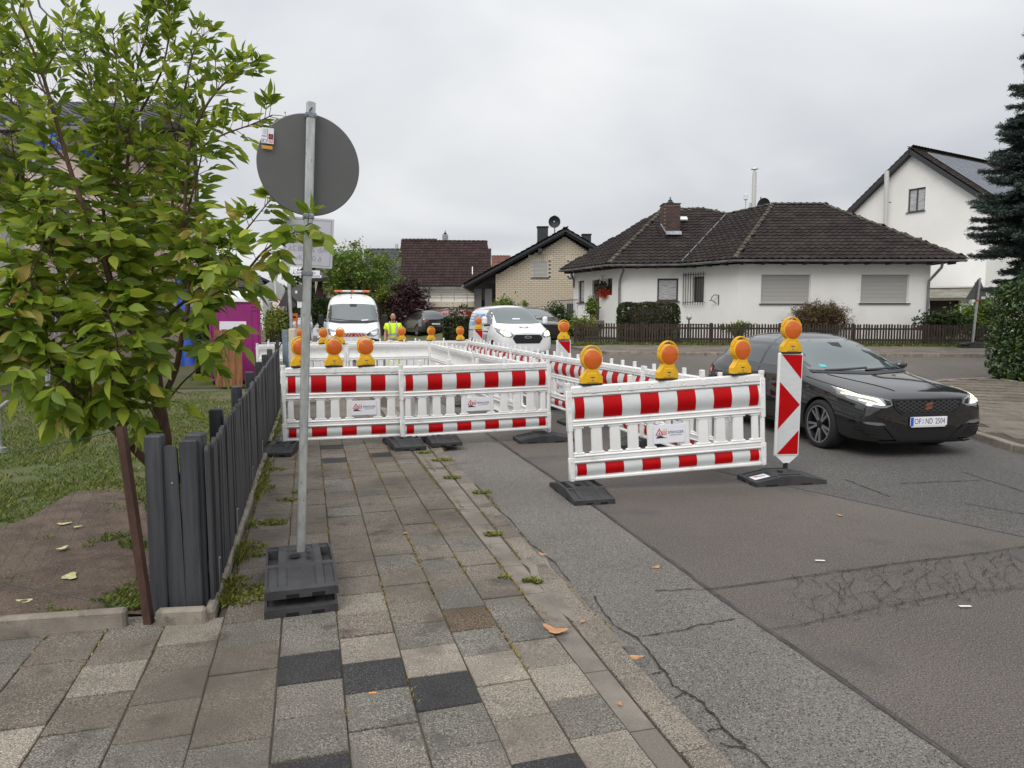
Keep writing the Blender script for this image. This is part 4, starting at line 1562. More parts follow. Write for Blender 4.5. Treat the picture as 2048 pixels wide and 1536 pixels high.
for z in (.35, 1.05):
	MB().box((0, .06 + z * .1, z), (.6, .03, .07)).build('batten', K['plank'], bd)

# ------------------------------------------------------------------ houses with scaffold behind the elder
def wall(mb, a, b, z0, z1, ops=(), depth=.14, mi=0, mi_rev=None):
	"""vertical wall from a to b (outside on the right hand when walking a->b seen from above is towards -normal),
	with openings (s0, s1, za, zb) measured in metres along the wall and in z; reveals go inwards"""
	a, b = Vector((a[0], a[1], 0)), Vector((b[0], b[1], 0))
	L_ = (b - a).length
	t = (b - a) / L_
	n = Vector((t.y, -t.x, 0))                   # outward normal
	xs = sorted({0, L_, *[o[0] for o in ops], *[o[1] for o in ops]})
	zs = sorted({z0, z1, *[o[2] for o in ops], *[o[3] for o in ops]})
	P = lambda s, z, d=0: a + t * s - n * d + Vector((0, 0, z))
	for x0, x1 in zip(xs, xs[1:]):
		for y0, y1 in zip(zs, zs[1:]):
			cx, cy = (x0 + x1) / 2, (y0 + y1) / 2
			if any(o[0] < cx < o[1] and o[2] < cy < o[3] for o in ops):
				continue
			mb.add([P(x0, y0), P(x1, y0), P(x1, y1), P(x0, y1)], [(0, 1, 2, 3)], mi)
	for x0, x1, y0, y1 in ops:
		q = [(x0, y0), (x1, y0), (x1, y1), (x0, y1)]
		for k in range(4):
			(u0, w0), (u1, w1) = q[k], q[(k + 1) % 4]
			mb.add([P(u0, w0), P(u1, w1), P(u1, w1, depth), P(u0, w0, depth)], [(0, 1, 2, 3)], mi if mi_rev is None else mi_rev)
	return a, t, n
def on_wall(a, t, n, s, z, d=0.0):
	return a + t * s - n * d + Vector((0, 0, z))
def wall_window(parent, a, t, n, op, kind='window', frame=K['window_frame'], depth=.14, mull=1, pane=None, sill=True):
	s0, s1, z0, z1 = op
	F = frame_m(on_wall(a, t, n, s0, z0, depth - .015), t, (0, 0, 1))      # local z points outwards or inwards
	zo = 1 if F.to_3x3() @ Vector((0, 0, 1)) @ n > 0 else -1
	w, h = s1 - s0, z1 - z0
	mb = MB()
	fw = .07
	def bx(x0, x1, y0, y1, d0, d1):
		mb.box(((x0 + x1) / 2, (y0 + y1) / 2, zo * (d0 + d1) / 2), (x1 - x0, y1 - y0, abs(d1 - d0)))
	bx(0, w, 0, fw, 0, .05); bx(0, w, h - fw, h, 0, .05); bx(0, fw, fw, h - fw, 0, .05); bx(w - fw, w, fw, h - fw, 0, .05)
	for k in range(1, mull):
		bx(w * k / mull - .04, w * k / mull + .04, fw, h - fw, 0, .048)
	mb.v = [tuple(F @ Vector(p)) for p in mb.v]
	o = mb.build(kind, frame, parent)
	mb = MB().box((w / 2, h / 2, zo * .012), (w - .02, h - .02, .012))
	mb.v = [tuple(F @ Vector(p)) for p in mb.v]
	mb.build('pane', pane or K['pane'], o)
	if sill:
		mb = MB().box((w / 2, -.02, zo * (depth / 2 + .02)), (w + .12, .04, depth + .10))
		mb.v = [tuple(F @ Vector(p)) for p in mb.v]
		mb.build('sill', frame, o)
	return o
def rshutter(parent, a, t, n, op, depth=.10, pitch=.055, m=None, sill=True):
	"""closed roller shutter of interlocking slats"""
	s0, s1, z0, z1 = op
	F = frame_m(on_wall(a, t, n, s0, z0, depth), t, (0, 0, 1))
	zo = 1 if F.to_3x3() @ Vector((0, 0, 1)) @ n > 0 else -1
	w, h = s1 - s0, z1 - z0
	mb = MB()
	k = 0
	while k * pitch < h - .01:
		y0, y1 = k * pitch, min(h, (k + 1) * pitch)
		ym = (y0 + y1) / 2
		d = pitch * .16
		vs = [(.03, y0 + .006, 0), (w - .03, y0 + .006, 0), (w - .03, ym, zo * d), (.03, ym, zo * d), (w - .03, y1 - .002, 0), (.03, y1 - .002, 0),
			  (.03, y0 + .006, -zo * .006), (w - .03, y0 + .006, -zo * .006), (w - .03, y0 - .002, -zo * .006), (.03, y0 - .002, -zo * .006)]
		mb.add([F @ Vector(p) for p in vs], [(0, 1, 2, 3), (3, 2, 4, 5), (6, 7, 1, 0), (9, 8, 7, 6)])
		k += 1
	o = mb.build('roller_shutter', m or K['shutter'], parent)
	mb = MB()
	for x in (.0, w - .03):
		mb.box((x + .015, h / 2, zo * .01), (.03, h, .04))
	mb.box((w / 2, h - .012, zo * .008), (w - .06, .024, .03))
	mb.v = [tuple(F @ Vector(p)) for p in mb.v]
	mb.build('guide_rail', K['white_trim'], o)
	mb = MB().box((w / 2, h / 2, -zo * .02), (w, h, .01))
	mb.v = [tuple(F @ Vector(p)) for p in mb.v]
	mb.build('backing', K['gap_black'], o)
	if sill:
		mb = MB().box((w / 2, -.02, zo * (depth / 2 + .02)), (w + .14, .035, depth + .10))
		mb.v = [tuple(F @ Vector(p)) for p in mb.v]
		mb.build('sill', K['grey_frame'], o)
	return o
def tile_mesh(w, l, m):
	"""one concrete roof tile: local x across, y up the slope, z out of the roof"""
	mb = MB()
	xs = [-.5, -.36, -.2, 0, .2, .36, .5]
	hs = [.044, .032, .008, .004, .006, .026, .048]
	vs, fs = [], []
	for x, h in zip(xs, hs):
		vs += [(x * w, -l * .54, h + .034), (x * w, l * .5, h), (x * w, -l * .54, h - .004)]
	for k in range(len(xs) - 1):
		a, b = 3 * k, 3 * k + 3
		fs += [(a, b, b + 1, a + 1), (a + 2, b + 2, b, a)]
	mb.add(vs, fs)
	return mb.mesh('roof_tile', m)
def lay_tiles(parent, poly, e0, e1, w=.30, l=.335, budget=0, m_one=None, m_mass=None, lift=.05, first_rows=True):
	"""tiles over a flat polygon: e0->e1 is the eave; parts for the first `budget` of them, the rest joined as stuff"""
	e0, e1 = Vector(e0), Vector(e1)
	ex = (e1 - e0).normalized()
	cen = sum((Vector(p) for p in poly), Vector()) / len(poly)
	up = (cen - e0) - ex * (cen - e0).dot(ex)
	ey = up.normalized()
	ez = ex.cross(ey)
	if ez.z < 0:
		ez = -ez
	M = Matrix((ex, ey, ez)).transposed().to_4x4()
	pl = [((Vector(p) - e0).dot(ex), (Vector(p) - e0).dot(ey)) for p in poly]
	def span(y):
		c = []
		for (x0, y0), (x1, y1) in zip(pl, pl[1:] + pl[:1]):
			if (y0 <= y < y1) or (y1 <= y < y0):
				c.append(x0 + (x1 - x0) * (y - y0) / (y1 - y0))
		return (min(c), max(c)) if len(c) >= 2 else None
	H = max(y for x, y in pl)
	tm = tile_mesh(w, l, m_one)
	proto = tile_mesh(w, l, m_mass)
	pv = [v.co.copy() for v in proto.vertices]
	pf = [tuple(p.vertices) for p in proto.polygons]
	mass = MB()
	used = 0
	r_ = 0
	while r_ * l < H:
		y = (r_ + .5) * l
		sp = span(min(y, H - .01))
		if sp:
			x = math.floor(sp[0] / w) * w
			while x < sp[1]:
				cx = x + w / 2
				if sp[0] - w * .25 < cx < sp[1] + w * .25:
					loc = e0 + ex * cx + ey * y + ez * (lift + random.uniform(-.003, .003))
					Mr = M @ Matrix.Rotation(random.uniform(-.008, .008), 4, 'Z')
					if used < budget:
						o = link('roof_tile', tm, parent)
						Mr.translation = loc
						o.matrix_world = Mr
						used += 1
					else:
						mass.add([Mr.to_3x3() @ p + loc for p in pv], pf)
				x += w
		r_ += 1
	if mass.v:
		stuff(mass.build('roof_tiles', m_mass, parent))
	return used
def slab_plane(mb, poly, th, mi=0):
	"""a thick plate under a roof plane"""
	poly = [Vector(p) for p in poly]
	n = (poly[1] - poly[0]).cross(poly[2] - poly[0]).normalized()
	if n.z < 0:
		n = -n
	k = len(poly)
	vs = [p + n * .04 for p in poly] + [p - n * th for p in poly]
	mb.add(vs, [tuple(range(k)), tuple(range(2 * k - 1, k - 1, -1))] + [(i, (i + 1) % k, k + (i + 1) % k, k + i) for i in range(k)], mi)
def caps(parent, a, b, m, r=.115, step=.36, name='ridge_tile'):
	"""a row of overlapping half-round ridge tiles, joined"""
	a, b = Vector(a), Vector(b)
	d = b - a
	n = max(1, int(d.length / step))
	mb = MB()
	ax = d.normalized()
	sx_ = ax.cross(Vector((0, 0, 1))).normalized()
	upv = sx_.cross(ax)
	for i in range(n):
		p0, p1 = a + d * (i / n), a + d * ((i + 1.12) / n)
		vs = []
		for p, rr, o in ((p0, r * 1.08, .03), (p1, r * .92, .0)):
			for k in range(7):
				t_ = PI * (k / 6)
				vs.append(p + sx_ * math.cos(t_) * rr + upv * (math.sin(t_) * rr * .62 + .045 + o))
		fs = [(k, k + 1, 8 + k, 7 + k) for k in range(6)] + [tuple(range(7))]
		mb.add(vs, fs)
	return stuff(mb.build(name, m, parent))

# white house at the left edge, street front seen very obliquely
hw = thing('white_house', 'white rendered house with grey plinth at the left edge behind the scaffold', 'house')
mb = MB()
wa, wb = (-13.0, 13.2), (-14.9, 22.0)
a_, t_, n_ = wall(mb, wa, wb, 0, 6.6, [(2.2, 3.5, 1.6, 3.0), (5.2, 6.6, 1.6, 3.0), (2.2, 3.5, 4.3, 5.7)])
wall(mb, (-24, 13.2), wa, 0, 6.6)
wall(mb, wb, (-24, 22.0), 0, 6.6)
wall(mb, (-24, 22.0), (-24, 13.2), 0, 6.6)
mb.build('wall', K['white_wall'], hw)
for op in ((2.2, 3.5, 1.6, 3.0), (5.2, 6.6, 1.6, 3.0), (2.2, 3.5, 4.3, 5.7)):
	wall_window(hw, a_, t_, n_, op, mull=2)
mb = MB()
mb.bar(Vector((-12.98, 13.2, .28)) + n_ * .03, Vector((-14.88, 22.0, .28)) + n_ * .03, .06, .56, up=(0, 0, 1))
mb.build('plinth', K['grey_plinth'], hw)
mb = MB()
ea, eb = Vector((-11.2, 12.8, 5.9)), Vector((-13.4, 22.4, 5.9))
slab_plane(mb, [ea, eb, Vector((-18.6, 22.4, 9.2)), Vector((-18.6, 12.8, 9.2))], .22)
mb.build('roof', K['dark_trim'], hw)
lay_tiles(hw, [ea, eb, Vector((-18.6, 22.4, 9.2)), Vector((-18.6, 12.8, 9.2))], ea, eb, m_one=K['tile_grey'], m_mass=K['tile_grey'])
MB().bar(ea + Vector((.06, 0, -.04)), eb + Vector((.06, 0, -.04)), .14, .12).build('gutter', K['gutter'], hw)
# pink house behind
hp = thing('pink_house', 'pale pink house with grey tiled roof being worked on behind the elder', 'house')
mb = MB()
zb = 0
ops = [(2.0, 3.2, 1.4, 2.9), (5.4, 6.6, 1.4, 2.9), (8.6, 9.8, 1.4, 2.9), (2.0, 3.2, 4.4, 5.9), (5.4, 6.6, 4.4, 5.9), (8.6, 9.8, 4.4, 5.9)]
pa, pb_ = (-22, 25.2), (-10.95, 25.2)
a_, t_, n_ = wall(mb, pa, pb_, 0, 8.3, ops)
wall(mb, pb_, (-16.2, 36), 0, 8.3)
wall(mb, (-16.2, 36), (-26, 36), 0, 8.3)
wall(mb, (-26, 36), pa, 0, 8.3)
mb.build('wall', K['pink_wall'], hp)
for op in ops:
	wall_window(hp, a_, t_, n_, op, mull=2, frame=K['white_trim'])
mb = MB()
e0, e1, r1, r0 = Vector((-22.4, 24.6, 8.15)), Vector((-10.75, 24.6, 8.15)), Vector((-13.4, 30.4, 10.6)), Vector((-23.4, 30.4, 10.6))
slab_plane(mb, [e0, e1, r1, r0], .25)
slab_plane(mb, [r0, r1, Vector((-16.4, 36.4, 8.1)), Vector((-26.4, 36.4, 8.1))], .25)
mb.build('roof', K['dark_trim'], hp)
lay_tiles(hp, [e0, e1, r1, r0], e0, e1, m_one=K['tile_grey'], m_mass=K['tile_grey'])
mb = MB()
mb.add([(-10.96, 25.2, 8.3), (-13.6, 30.4, 10.4), (-16.2, 36, 8.3)], [(0, 1, 2)])
mb.build('gable', K['pink_wall'], hp)
MB().bar((-22.4, 24.52, 8.1), (-10.7, 24.52, 8.1), .14, .12).build('gutter', K['gutter'], hp)
MB().bar((-10.9, 25.05, 0), (-10.9, 25.05, 8.1), .10, .10).build('downpipe', K['iron'], hp)

# scaffold round both houses
scf = thing('scaffold', 'tubular steel scaffold with board decks and white safety net in front of the houses', 'scaffold')
SX = [(-6.35, 8.7), (-9.6, 14.6), (-11.2, 17.6), (-12.2, 21.8), (-13.8, 23.6), (-12.0, 23.6), (-10.4, 23.6)]
tops = [8.0, 8.5, 8.5, 10.2, 10.6, 10.6, 10.6]
for (x, y), tp in zip(SX, tops):
	mb = MB().cyl((x, y, .12), (x, y, tp), .030 if y > 12 else .024, n=8)
	mb.cyl((x, y, .05), (x, y, .13), .07, n=8)
	mb.build('standard', K['galv'], scf)
mb = MB()
for z in (2.1, 4.1, 6.1, 8.1):
	for (a, b) in zip(SX[1:], SX[2:]):
		mb.cyl((*a, z), (*b, z), .024, n=6)
		mb.cyl((*a, z + 1.0), (*b, z + 1.0), .024, n=6)
mb.cyl((-6.35, 8.7, .62), (-9.6, 14.6, .62), .02, n=6)
mb.cyl((-6.35, 8.7, 1.2), (-7.6, 8.3, 1.62), .022, n=6)
mb.build('ledger', K['galv'], scf)
mb = MB()
for (a, b), z in zip(list(zip(SX[1:], SX[2:])) * 2, [.2, .2, .2, .2, .2, .2, .2]):
	mb.cyl((*a, z), (*b, 2.1), .02, n=6)
mb.build('diagonal_brace', K['galv'], scf)
for z in (2.1, 4.1, 6.1, 8.1):
	mb = MB()
	for (a, b) in zip(SX[3:], SX[4:]):
		mb.bar((a[0], a[1] + .45, z), (b[0], b[1] + .45, z), .8, .05)
	mb.build('deck', K['plank'] if z < 7 else K['zinc'], scf)
mb = MB()
NA, NB = Vector((-17.0, 22.4, 8.6)), Vector((-11.6, 23.6, 8.6))
def netp(s, z):
	p = NA.lerp(NB, s)
	return p + Vector((0, .10 * math.sin(s * 31) + .06 * math.sin(z * 5), z + .05 * math.sin(s * 23 + z * 2) - .12 * math.sin(PI * ((s * 3) % 1)) * (z > 1.8)))
for i in range(66):
	mb.tube([netp(i / 65, z) for z in np.linspace(0, 2.5, 9)], .0075, 3, caps=False)
for j in range(20):
	mb.tube([netp(i / 40, 2.5 * j / 19) for i in range(41)], .0075 if j < 19 else .016, 3, caps=False)
mb.build('safety_net', K['white_plastic'], scf)
for (x, y, z, s) in ((-13.6, 23.3, 7.0, .3), (-14.6, 23.0, 7.3, .4), (-13.2, 23.3, 5.8, .25)):
	mb = MB()
	vs, fs = [], []
	for i in range(7):
		for j in range(5):
			vs.append((x + (i / 6 - .5) * s * 2.2, y - .15 * math.sin(i * 1.7 + j), z + (j / 4 - .5) * s * 1.2 + .06 * math.sin(i * 2.1)))
	for i in range(6):
		for j in range(4):
			fs.append((i * 5 + j, i * 5 + 5 + j, i * 5 + 6 + j, i * 5 + j + 1))
	o = mb.add(vs, fs).build('blue_sheet', K['blue_tarp'], scf, 60)
# blue chute / sheet hanging near the toilet
p = at(382, 655, 17.2)
ch = MB()
for k in range(5):
	a = p + Vector((-.20 + .02 * k, 0, 1.0 - .42 * k))
	ch.lathe([(.10, .20), (.17, -.24)], 12, Matrix.Translation(a) @ Matrix.Rotation(R(-8), 4, 'Y'))
ch = ch.build('rubbish_chute', K['blue_tarp'], None, 40)
tag(ch, 'blue plastic rubbish chute hanging beside the elder, left of the toilet', 'rubbish chute')

# ------------------------------------------------------------------ white bungalow across the crossing
def wall_px(a, t, n, u, v):
	r = ray(u, v)
	o = Vector((0, 0, CAMZ))
	k = (a - o).dot(n) / r.dot(n)
	p = o + r * k
	return (p - a).dot(t), p.z
def op_px(a, b, u0, u1, v0, v1):
	A = Vector((a[0], a[1], 0)); B = Vector((b[0], b[1], 0))
	t = (B - A).normalized()
	n = Vector((t.y, -t.x, 0))
	s0, zt = wall_px(A, t, n, u0, v0)
	s1, zb_ = wall_px(A, t, n, u1, v1)
	return (s0, s1, zb_, zt)
EZ = 4.10
bg = thing('bungalow', 'white angled bungalow with brown hipped tile roof across the crossing', 'house')
def pxw(u, y):
	return ((u - 1024) / FPX * (y * CT + (0) * 0) * 1.0, y)
P0 = (at(1858, 600, 29.6).x, 29.6)
P1 = (at(1477, 600, 29.6).x, 29.6)
P2 = (at(1371, 600, 31.8).x, 31.8)
P3 = (at(1239, 600, 32.1).x, 32.1)
P4 = (at(1147, 600, 35.8).x, 35.8)
P5, P6 = (6.2, 40.0), (P0[0], 40.0)
opA = [op_px(P1, P0, 1523, 1620, 549, 607), op_px(P1, P0, 1723, 1816, 549, 606)]
opB = [op_px(P2, P1, 1387, 1407, 554, 604)]
opC = [op_px(P3, P2, 1315, 1356, 557, 602)]
opD = [op_px(P4, P3, 1157, 1168, 562, 605), op_px(P4, P3, 1184.5, 1198, 561, 640), op_px(P4, P3, 1214, 1224, 557, 590)]
mb = MB()
WZ = .3
WT = EZ - .12
fA = wall(mb, P1, P0, WZ, WT, opA)
fB = wall(mb, P2, P1, WZ, WT, opB)
fC = wall(mb, P3, P2, WZ, WT, opC)
fD = wall(mb, P4, P3, WZ, WT, opD)
wall(mb, P0, P6, WZ, WT)
wall(mb, P6, P5, WZ, WT)
wall(mb, P5, P4, WZ, WT)
mb.build('wall', K['white_wall'], bg)
for op in opA:
	rshutter(bg, *fA, op, m=K['shutter'])
wall_window(bg, *fB, opB[0], frame=K['dark_trim'], sill=False)
wall_window(bg, *fC, opC[0], frame=K['window_frame'], pane=K['curtain'])
wall_window(bg, *fD, opD[0], frame=K['window_frame'], pane=K['curtain'])
wall_window(bg, *fD, opD[2], frame=K['window_frame'], sill=False)
def wbox(parent, name, f, s0, s1, z0, z1, d0, d1, m, bev=0):
	a, t, n = f
	M3 = Matrix((t, n, Vector((0, 0, 1)))).transposed()
	c = a + t * (s0 + s1) / 2 + n * (d0 + d1) / 2 + Vector((0, 0, (z0 + z1) / 2))
	return MB().box(c, (s1 - s0, d1 - d0, z1 - z0), M3, 0, bev).build(name, m, parent)
d = opD[1]
dr_ = wbox(bg, 'door', fD, d[0] + .01, d[1] - .01, d[2], d[3] - .02, -.13, -.08, K['window_frame'])
wbox(dr_, 'handle', fD, d[0] + .12, d[0] + .16, d[2] + 1.0, d[2] + 1.25, -.08, -.04, K['galv'])
# grille in front of the narrow window
s0, s1, z0, z1 = opB[0]
mb = MB()
a, t, n = fB
for k in range(9):
	s = s0 - .42 + (s1 - s0 + .5) * k / 8
	mb.cyl(on_wall(a, t, n, s, z0 - .12, -.16), on_wall(a, t, n, s, z1 + .20, -.16), .014, n=6)
for z in (z0, z1 + .10):
	mb.cyl(on_wall(a, t, n, s0 - .42, z, -.16), on_wall(a, t, n, s1 + .08, z, -.16), .014, n=6)
	for s in (s0 - .42, s1 + .08):
		mb.cyl(on_wall(a, t, n, s, z, -.16), on_wall(a, t, n, s, z, 0), .012, n=6)
mb.build('window_grille', K['iron'], bg)
# wrought iron bracket on the same wall
s, z = wall_px(*fB, 1437, 600)
s_, zt = wall_px(*fB, 1437, 590)
mb = MB()
c = lambda ds, dz, dn=-.03: on_wall(*fB, s + ds, z + dz, dn)
mb.tube([c(.02, -.2), c(.02, .22)], .02, 6)
mb.tube([c(0, .2, -.06), c(-.1, .22, -.16), c(-.18, .12, -.22), c(-.2, 0, -.22), c(-.12, -.06, -.15), c(-.05, -.15, -.05)], .016, 6)
mb.tube([c(-.2, 0, -.22), c(-.26, -.03, -.26)], .02, 6)
br = mb.build('wall_bracket', K['iron'], None)
tag(br, 'black wrought iron bracket on the white bungalow wall beside the barred window', 'bracket')
# roof
E0 = Vector((18.35, 29.05, EZ)); E1 = Vector((9.0, 29.05, EZ)); E2 = Vector((7.36, 31.3, EZ)); E3 = Vector((4.25, 31.55, EZ)); E4 = Vector((2.40, 35.5, EZ))
R1 = at(1545, 411, 34.4); R2 = at(1646, 411, 34.4)
R1.z = R2.z = (R1.z + R2.z) / 2
C1 = at(1327, 421, 36.9); C2 = at(1408, 420, 36.9)
C1.z = C2.z = (C1.z + C2.z) / 2
nA = (E2 - E1).cross(R1 - E1).normalized()
nC = (E3 - E2).cross(C1 - E2).normalized()
dvl = nA.cross(nC).normalized()
if dvl.z < 0:
	dvl = -dvl
V1 = E2 + dvl * ((6.85 - EZ) / dvl.z)
def on_plane_z(p, n, o):                          # move p vertically on the plane
	p = p.copy()
	p.z = o.z - ((p.x - o.x) * n.x + (p.y - o.y) * n.y) / n.z
	return p
C2 = on_plane_z(C2, nC, E2)
C2.z = min(C2.z, C1.z)
RB = Vector((11.0, 40.5, EZ)); RB2 = Vector((18.35, 40.5, EZ)); RB3 = Vector((5.6, 40.5, EZ))
pl_A = [E1, E0, R2, R1]
pl_AL = [E2, E1, R1, V1]
pl_C = [E3, E2, V1, C2, C1]
pl_D = [E4, E3, C1]
mb = MB()
for pl in (pl_A, pl_AL, pl_C, pl_D, [E0, RB2, R2], [RB2, RB, R1, R2], [RB, RB3, C1, C2, V1, R1], [RB3, E4, C1]):
	slab_plane(mb, pl, .07)
mb.build('roof', K['dark_trim'], bg)
roof_o = bpy.data.objects[bg.children[-1].name]
lay_tiles(bg, pl_A, E1, E0, budget=150, m_one=K['tile'], m_mass=K['tile_mass'])
lay_tiles(bg, pl_AL, E2, E1, budget=50, m_one=K['tile'], m_mass=K['tile_mass'])
lay_tiles(bg, pl_C, E3, E2, budget=70, m_one=K['tile'], m_mass=K['tile_mass'])
lay_tiles(bg, pl_D, E4, E3, budget=30, m_one=K['tile'], m_mass=K['tile_mass'])
lay_tiles(bg, [E0, RB2, R2], E0, RB2, m_one=K['tile'], m_mass=K['tile_mass'])
for a, b in ((E1, R1), (R1, R2), (R2, E0), (E3, C1), (C1, C2), (V1, C2), (V1, R1), (C1, RB3)):
	caps(bg, a, b, K['tile_moss'])
mb = MB()
mb.bar(E2 + Vector((.0, -.02, .10)), V1 + Vector((0, -.02, .10)), .03, .03)
mb.build('valley_sheet', K['zinc'], bg)
def gutter(parent, a, b, n):
	a, b = Vector(a) - n * 0 + Vector((0, 0, -.02)), Vector(b) + Vector((0, 0, -.02))
	o = Vector(n) * .07
	mb = MB()
	pts = []
	sd_ = [(-.06, .03), (-.05, -.03), (0, -.06), (.05, -.03), (.06, .03)]
	vs, fs = [], []
	for p in (a, b):
		for dx, dz in sd_:
			vs.append(p + o + Vector(n) * dx + Vector((0, 0, dz)))
		for dx, dz in sd_[::-1]:
			vs.append(p + o + Vector(n) * dx * .85 + Vector((0, 0, dz * .85 + .008)))
	m = 10
	fs = [(k, (k + 1) % m, m + (k + 1) % m, m + k) for k in range(m)] + [tuple(range(m)), tuple(range(m, 2 * m))]
	return mb.add(vs, fs).build('gutter', K['gutter'], parent)
def nrm(a, b):
	t = (Vector(b) - Vector(a)).normalized()
	return Vector((t.y, -t.x, 0))
for a, b in ((E1, E0), (E2, E1), (E3, E2), (E4, E3)):
	gutter(bg, a, b, nrm(a, b))
	L_ = (b - a).length
	nn = nrm(a, b)
	for k in range(int(L_ / .85)):
		p = a + (b - a) * ((k + .5) * .85 / L_)
		MB().box(p - nn * .22 + Vector((0, 0, -.10)), (.08, .46, .13), Matrix((nn.cross(Vector((0, 0, 1))), nn, Vector((0, 0, 1)))).transposed()).build('rafter_end', K['dark_trim'], bg)
	mb = MB()
	mb.add([a - nn * .02 + Vector((0, 0, -.035)), b - nn * .02 + Vector((0, 0, -.035)), b - nn * .62 + Vector((0, 0, -.035)), a - nn * .62 + Vector((0, 0, -.035))], [(0, 1, 2, 3)])
	mb.build('soffit', K['white_trim'], bg)
for pts in ([at(1247, 533, 31.55), at(1247, 541, 31.65), at(1240, 560, 32.0), at(1238.5, 575, 32.0), at(1238, 660, 32.0)],
			[at(1885, 527, 29.1), at(1883, 535, 29.15), at(1858, 562, 29.5), at(1857, 575, 29.52), at(1853, 655, 29.52)],
			[at(1143, 541, 35.5), at(1143, 549, 35.6), at(1147.5, 560, 35.75), at(1148, 575, 35.75)]):
	MB().tube(pts, .055, 8).build('downpipe', K['gutter'], bg, 50)
ch0, ch1 = at(1326, 468, 33.9), at(1361, 408, 33.9)
cw = ch1.x - ch0.x
cc = Vector(((ch0.x + ch1.x) / 2, 33.9 + cw / 2, 0))
chim = MB()
chim.box((cc.x, cc.y, (5.2 + ch1.z) / 2), (cw - .03, cw - .03, ch1.z - 5.2))
co = chim.build('chimney', K['mortar'], bg)
mb = MB()
bh, bl = .085, .25
nrow = int((ch1.z - 5.4) / bh)
for r_ in range(nrow):
	z = 5.4 + r_ * bh
	for sd_ in range(4):
		x = -cw / 2 + (bl / 2 if r_ % 2 else 0)
		while x < cw / 2 - .02:
			x1 = min(cw / 2, x + bl - .012)
			A_ = R(90 * sd_)
			cx, cy = (x + x1) / 2, -cw / 2
			mb.box((cc.x + cx * math.cos(A_) - cy * math.sin(A_), cc.y + cx * math.sin(A_) + cy * math.cos(A_), z + bh / 2),
				   (x1 - x, .03, bh - .012), Matrix.Rotation(A_, 3, 'Z'))
			x += bl
stuff(mb.build('chimney_bricks', K['brick_red'], co))
mb = MB()
mb.box((cc.x, cc.y, ch1.z + .02), (cw + .06, cw + .06, .05), bev=.01)
mb.lathe([(.16, 0), (.18, .08), (.10, .14), (.10, .20), (.03, .24), (.03, .34), (.0005, .35)], 12, Matrix.Translation((cc.x, cc.y, ch1.z + .04)))
mb.build('chimney_cap', K['dark_trim'], co)
ptf = [at(1323, 452, 33.75), at(1327, 470, 33.68), at(1362, 470, 33.68), at(1362, 461, 33.72), at(1336, 461, 33.72)]
mb = MB()
mb.bar(at(1322, 448, 33.85), at(1334, 468, 33.75), .12, .05)
mb.bar(at(1332, 466, 33.72), at(1363, 466, 33.72), .22, .04, up=(0, -.8, .6))
mb.build('chimney_flashing', K['zinc'], co)
sk = at(1367, 437, 35.2)
MB().box(sk, (.36, .06, .30), Matrix.Rotation(R(-55), 3, 'X')).build('roof_window', K['white_trim'], bg)
# flue and aerials behind the ridge
fl = at(1507, 420, 39)
flu = thing('flue_pipe', 'tall cream twin flue pipe with flat cowl rising behind the bungalow roof', 'flue', (fl.x, 39, 3.0))
top = at(1507, 345, 39).z - 3.0
mb = MB().cyl((0, 0, 0), (0, 0, top - .1), .12, n=14)
mb.cyl((-.17, .05, 0), (-.17, .05, top - 1.6), .07, n=10)
mb.build('pipe', K['steel_flue'], flu)
mb = MB().lathe([(.10, top - .12), (.10, top + .05), (.05, top + .06), (.05, top + .16), (.20, top + .17), (.18, top + .21), (.0005, top + .22)], 14)
mb.build('cowl', K['steel_flue'], flu)
ae = at(1491, 420, 38.5)
aer = thing('aerial_box', 'small white box aerial on a thin mast above the bungalow roof', 'aerial', (ae.x, 38.5, 4.5))
za = at(1490, 394, 38.5).z - 4.5
MB().cyl((0, 0, 0), (0, 0, za), .025, n=8).build('mast', K['galv'], aer)
MB().box((0, 0, za), (.20, .16, .32), bev=.03).build('box_head', K['white_trim'], aer)
def dish(label, p, r, yaw, base_z, name='satellite_dish'):
	t = thing(name, label, 'satellite dish', (p.x, p.y, base_z), yaw, 'satellite dishes on the roofs')
	h = p.z - base_z
	M = Matrix.Translation((0, -.12, h)) @ Matrix.Rotation(R(100), 4, 'X')
	mb = MB().lathe([(.0005, 0), (r * .4, .02), (r * .75, .07), (r, .13), (r * 1.01, .115), (r * .75, .055), (r * .4, .005), (.0005, -.015)], 24, M)
	mb.build('reflector', K['dark_trim'], t, 40)
	MB().cyl((0, 0, 0), (0, 0, h + r * 1.15), .03, n=8).build('mast', K['iron'], t)
	mb = MB().cyl((0, -.15, h - r * .9), (0, -r * 1.1, h - .05), .015, n=6)
	mb.cyl((0, -r * 1.1, h - .08), (0, -r * 1.0, h - .02), .05, n=8)
	mb.build('receiver_arm', K['galv'], t)
	return t
dish('dark satellite dish peeping over the bungalow ridge beside the flue', at(1521, 413, 37.5), .42, R(20), 5.0)
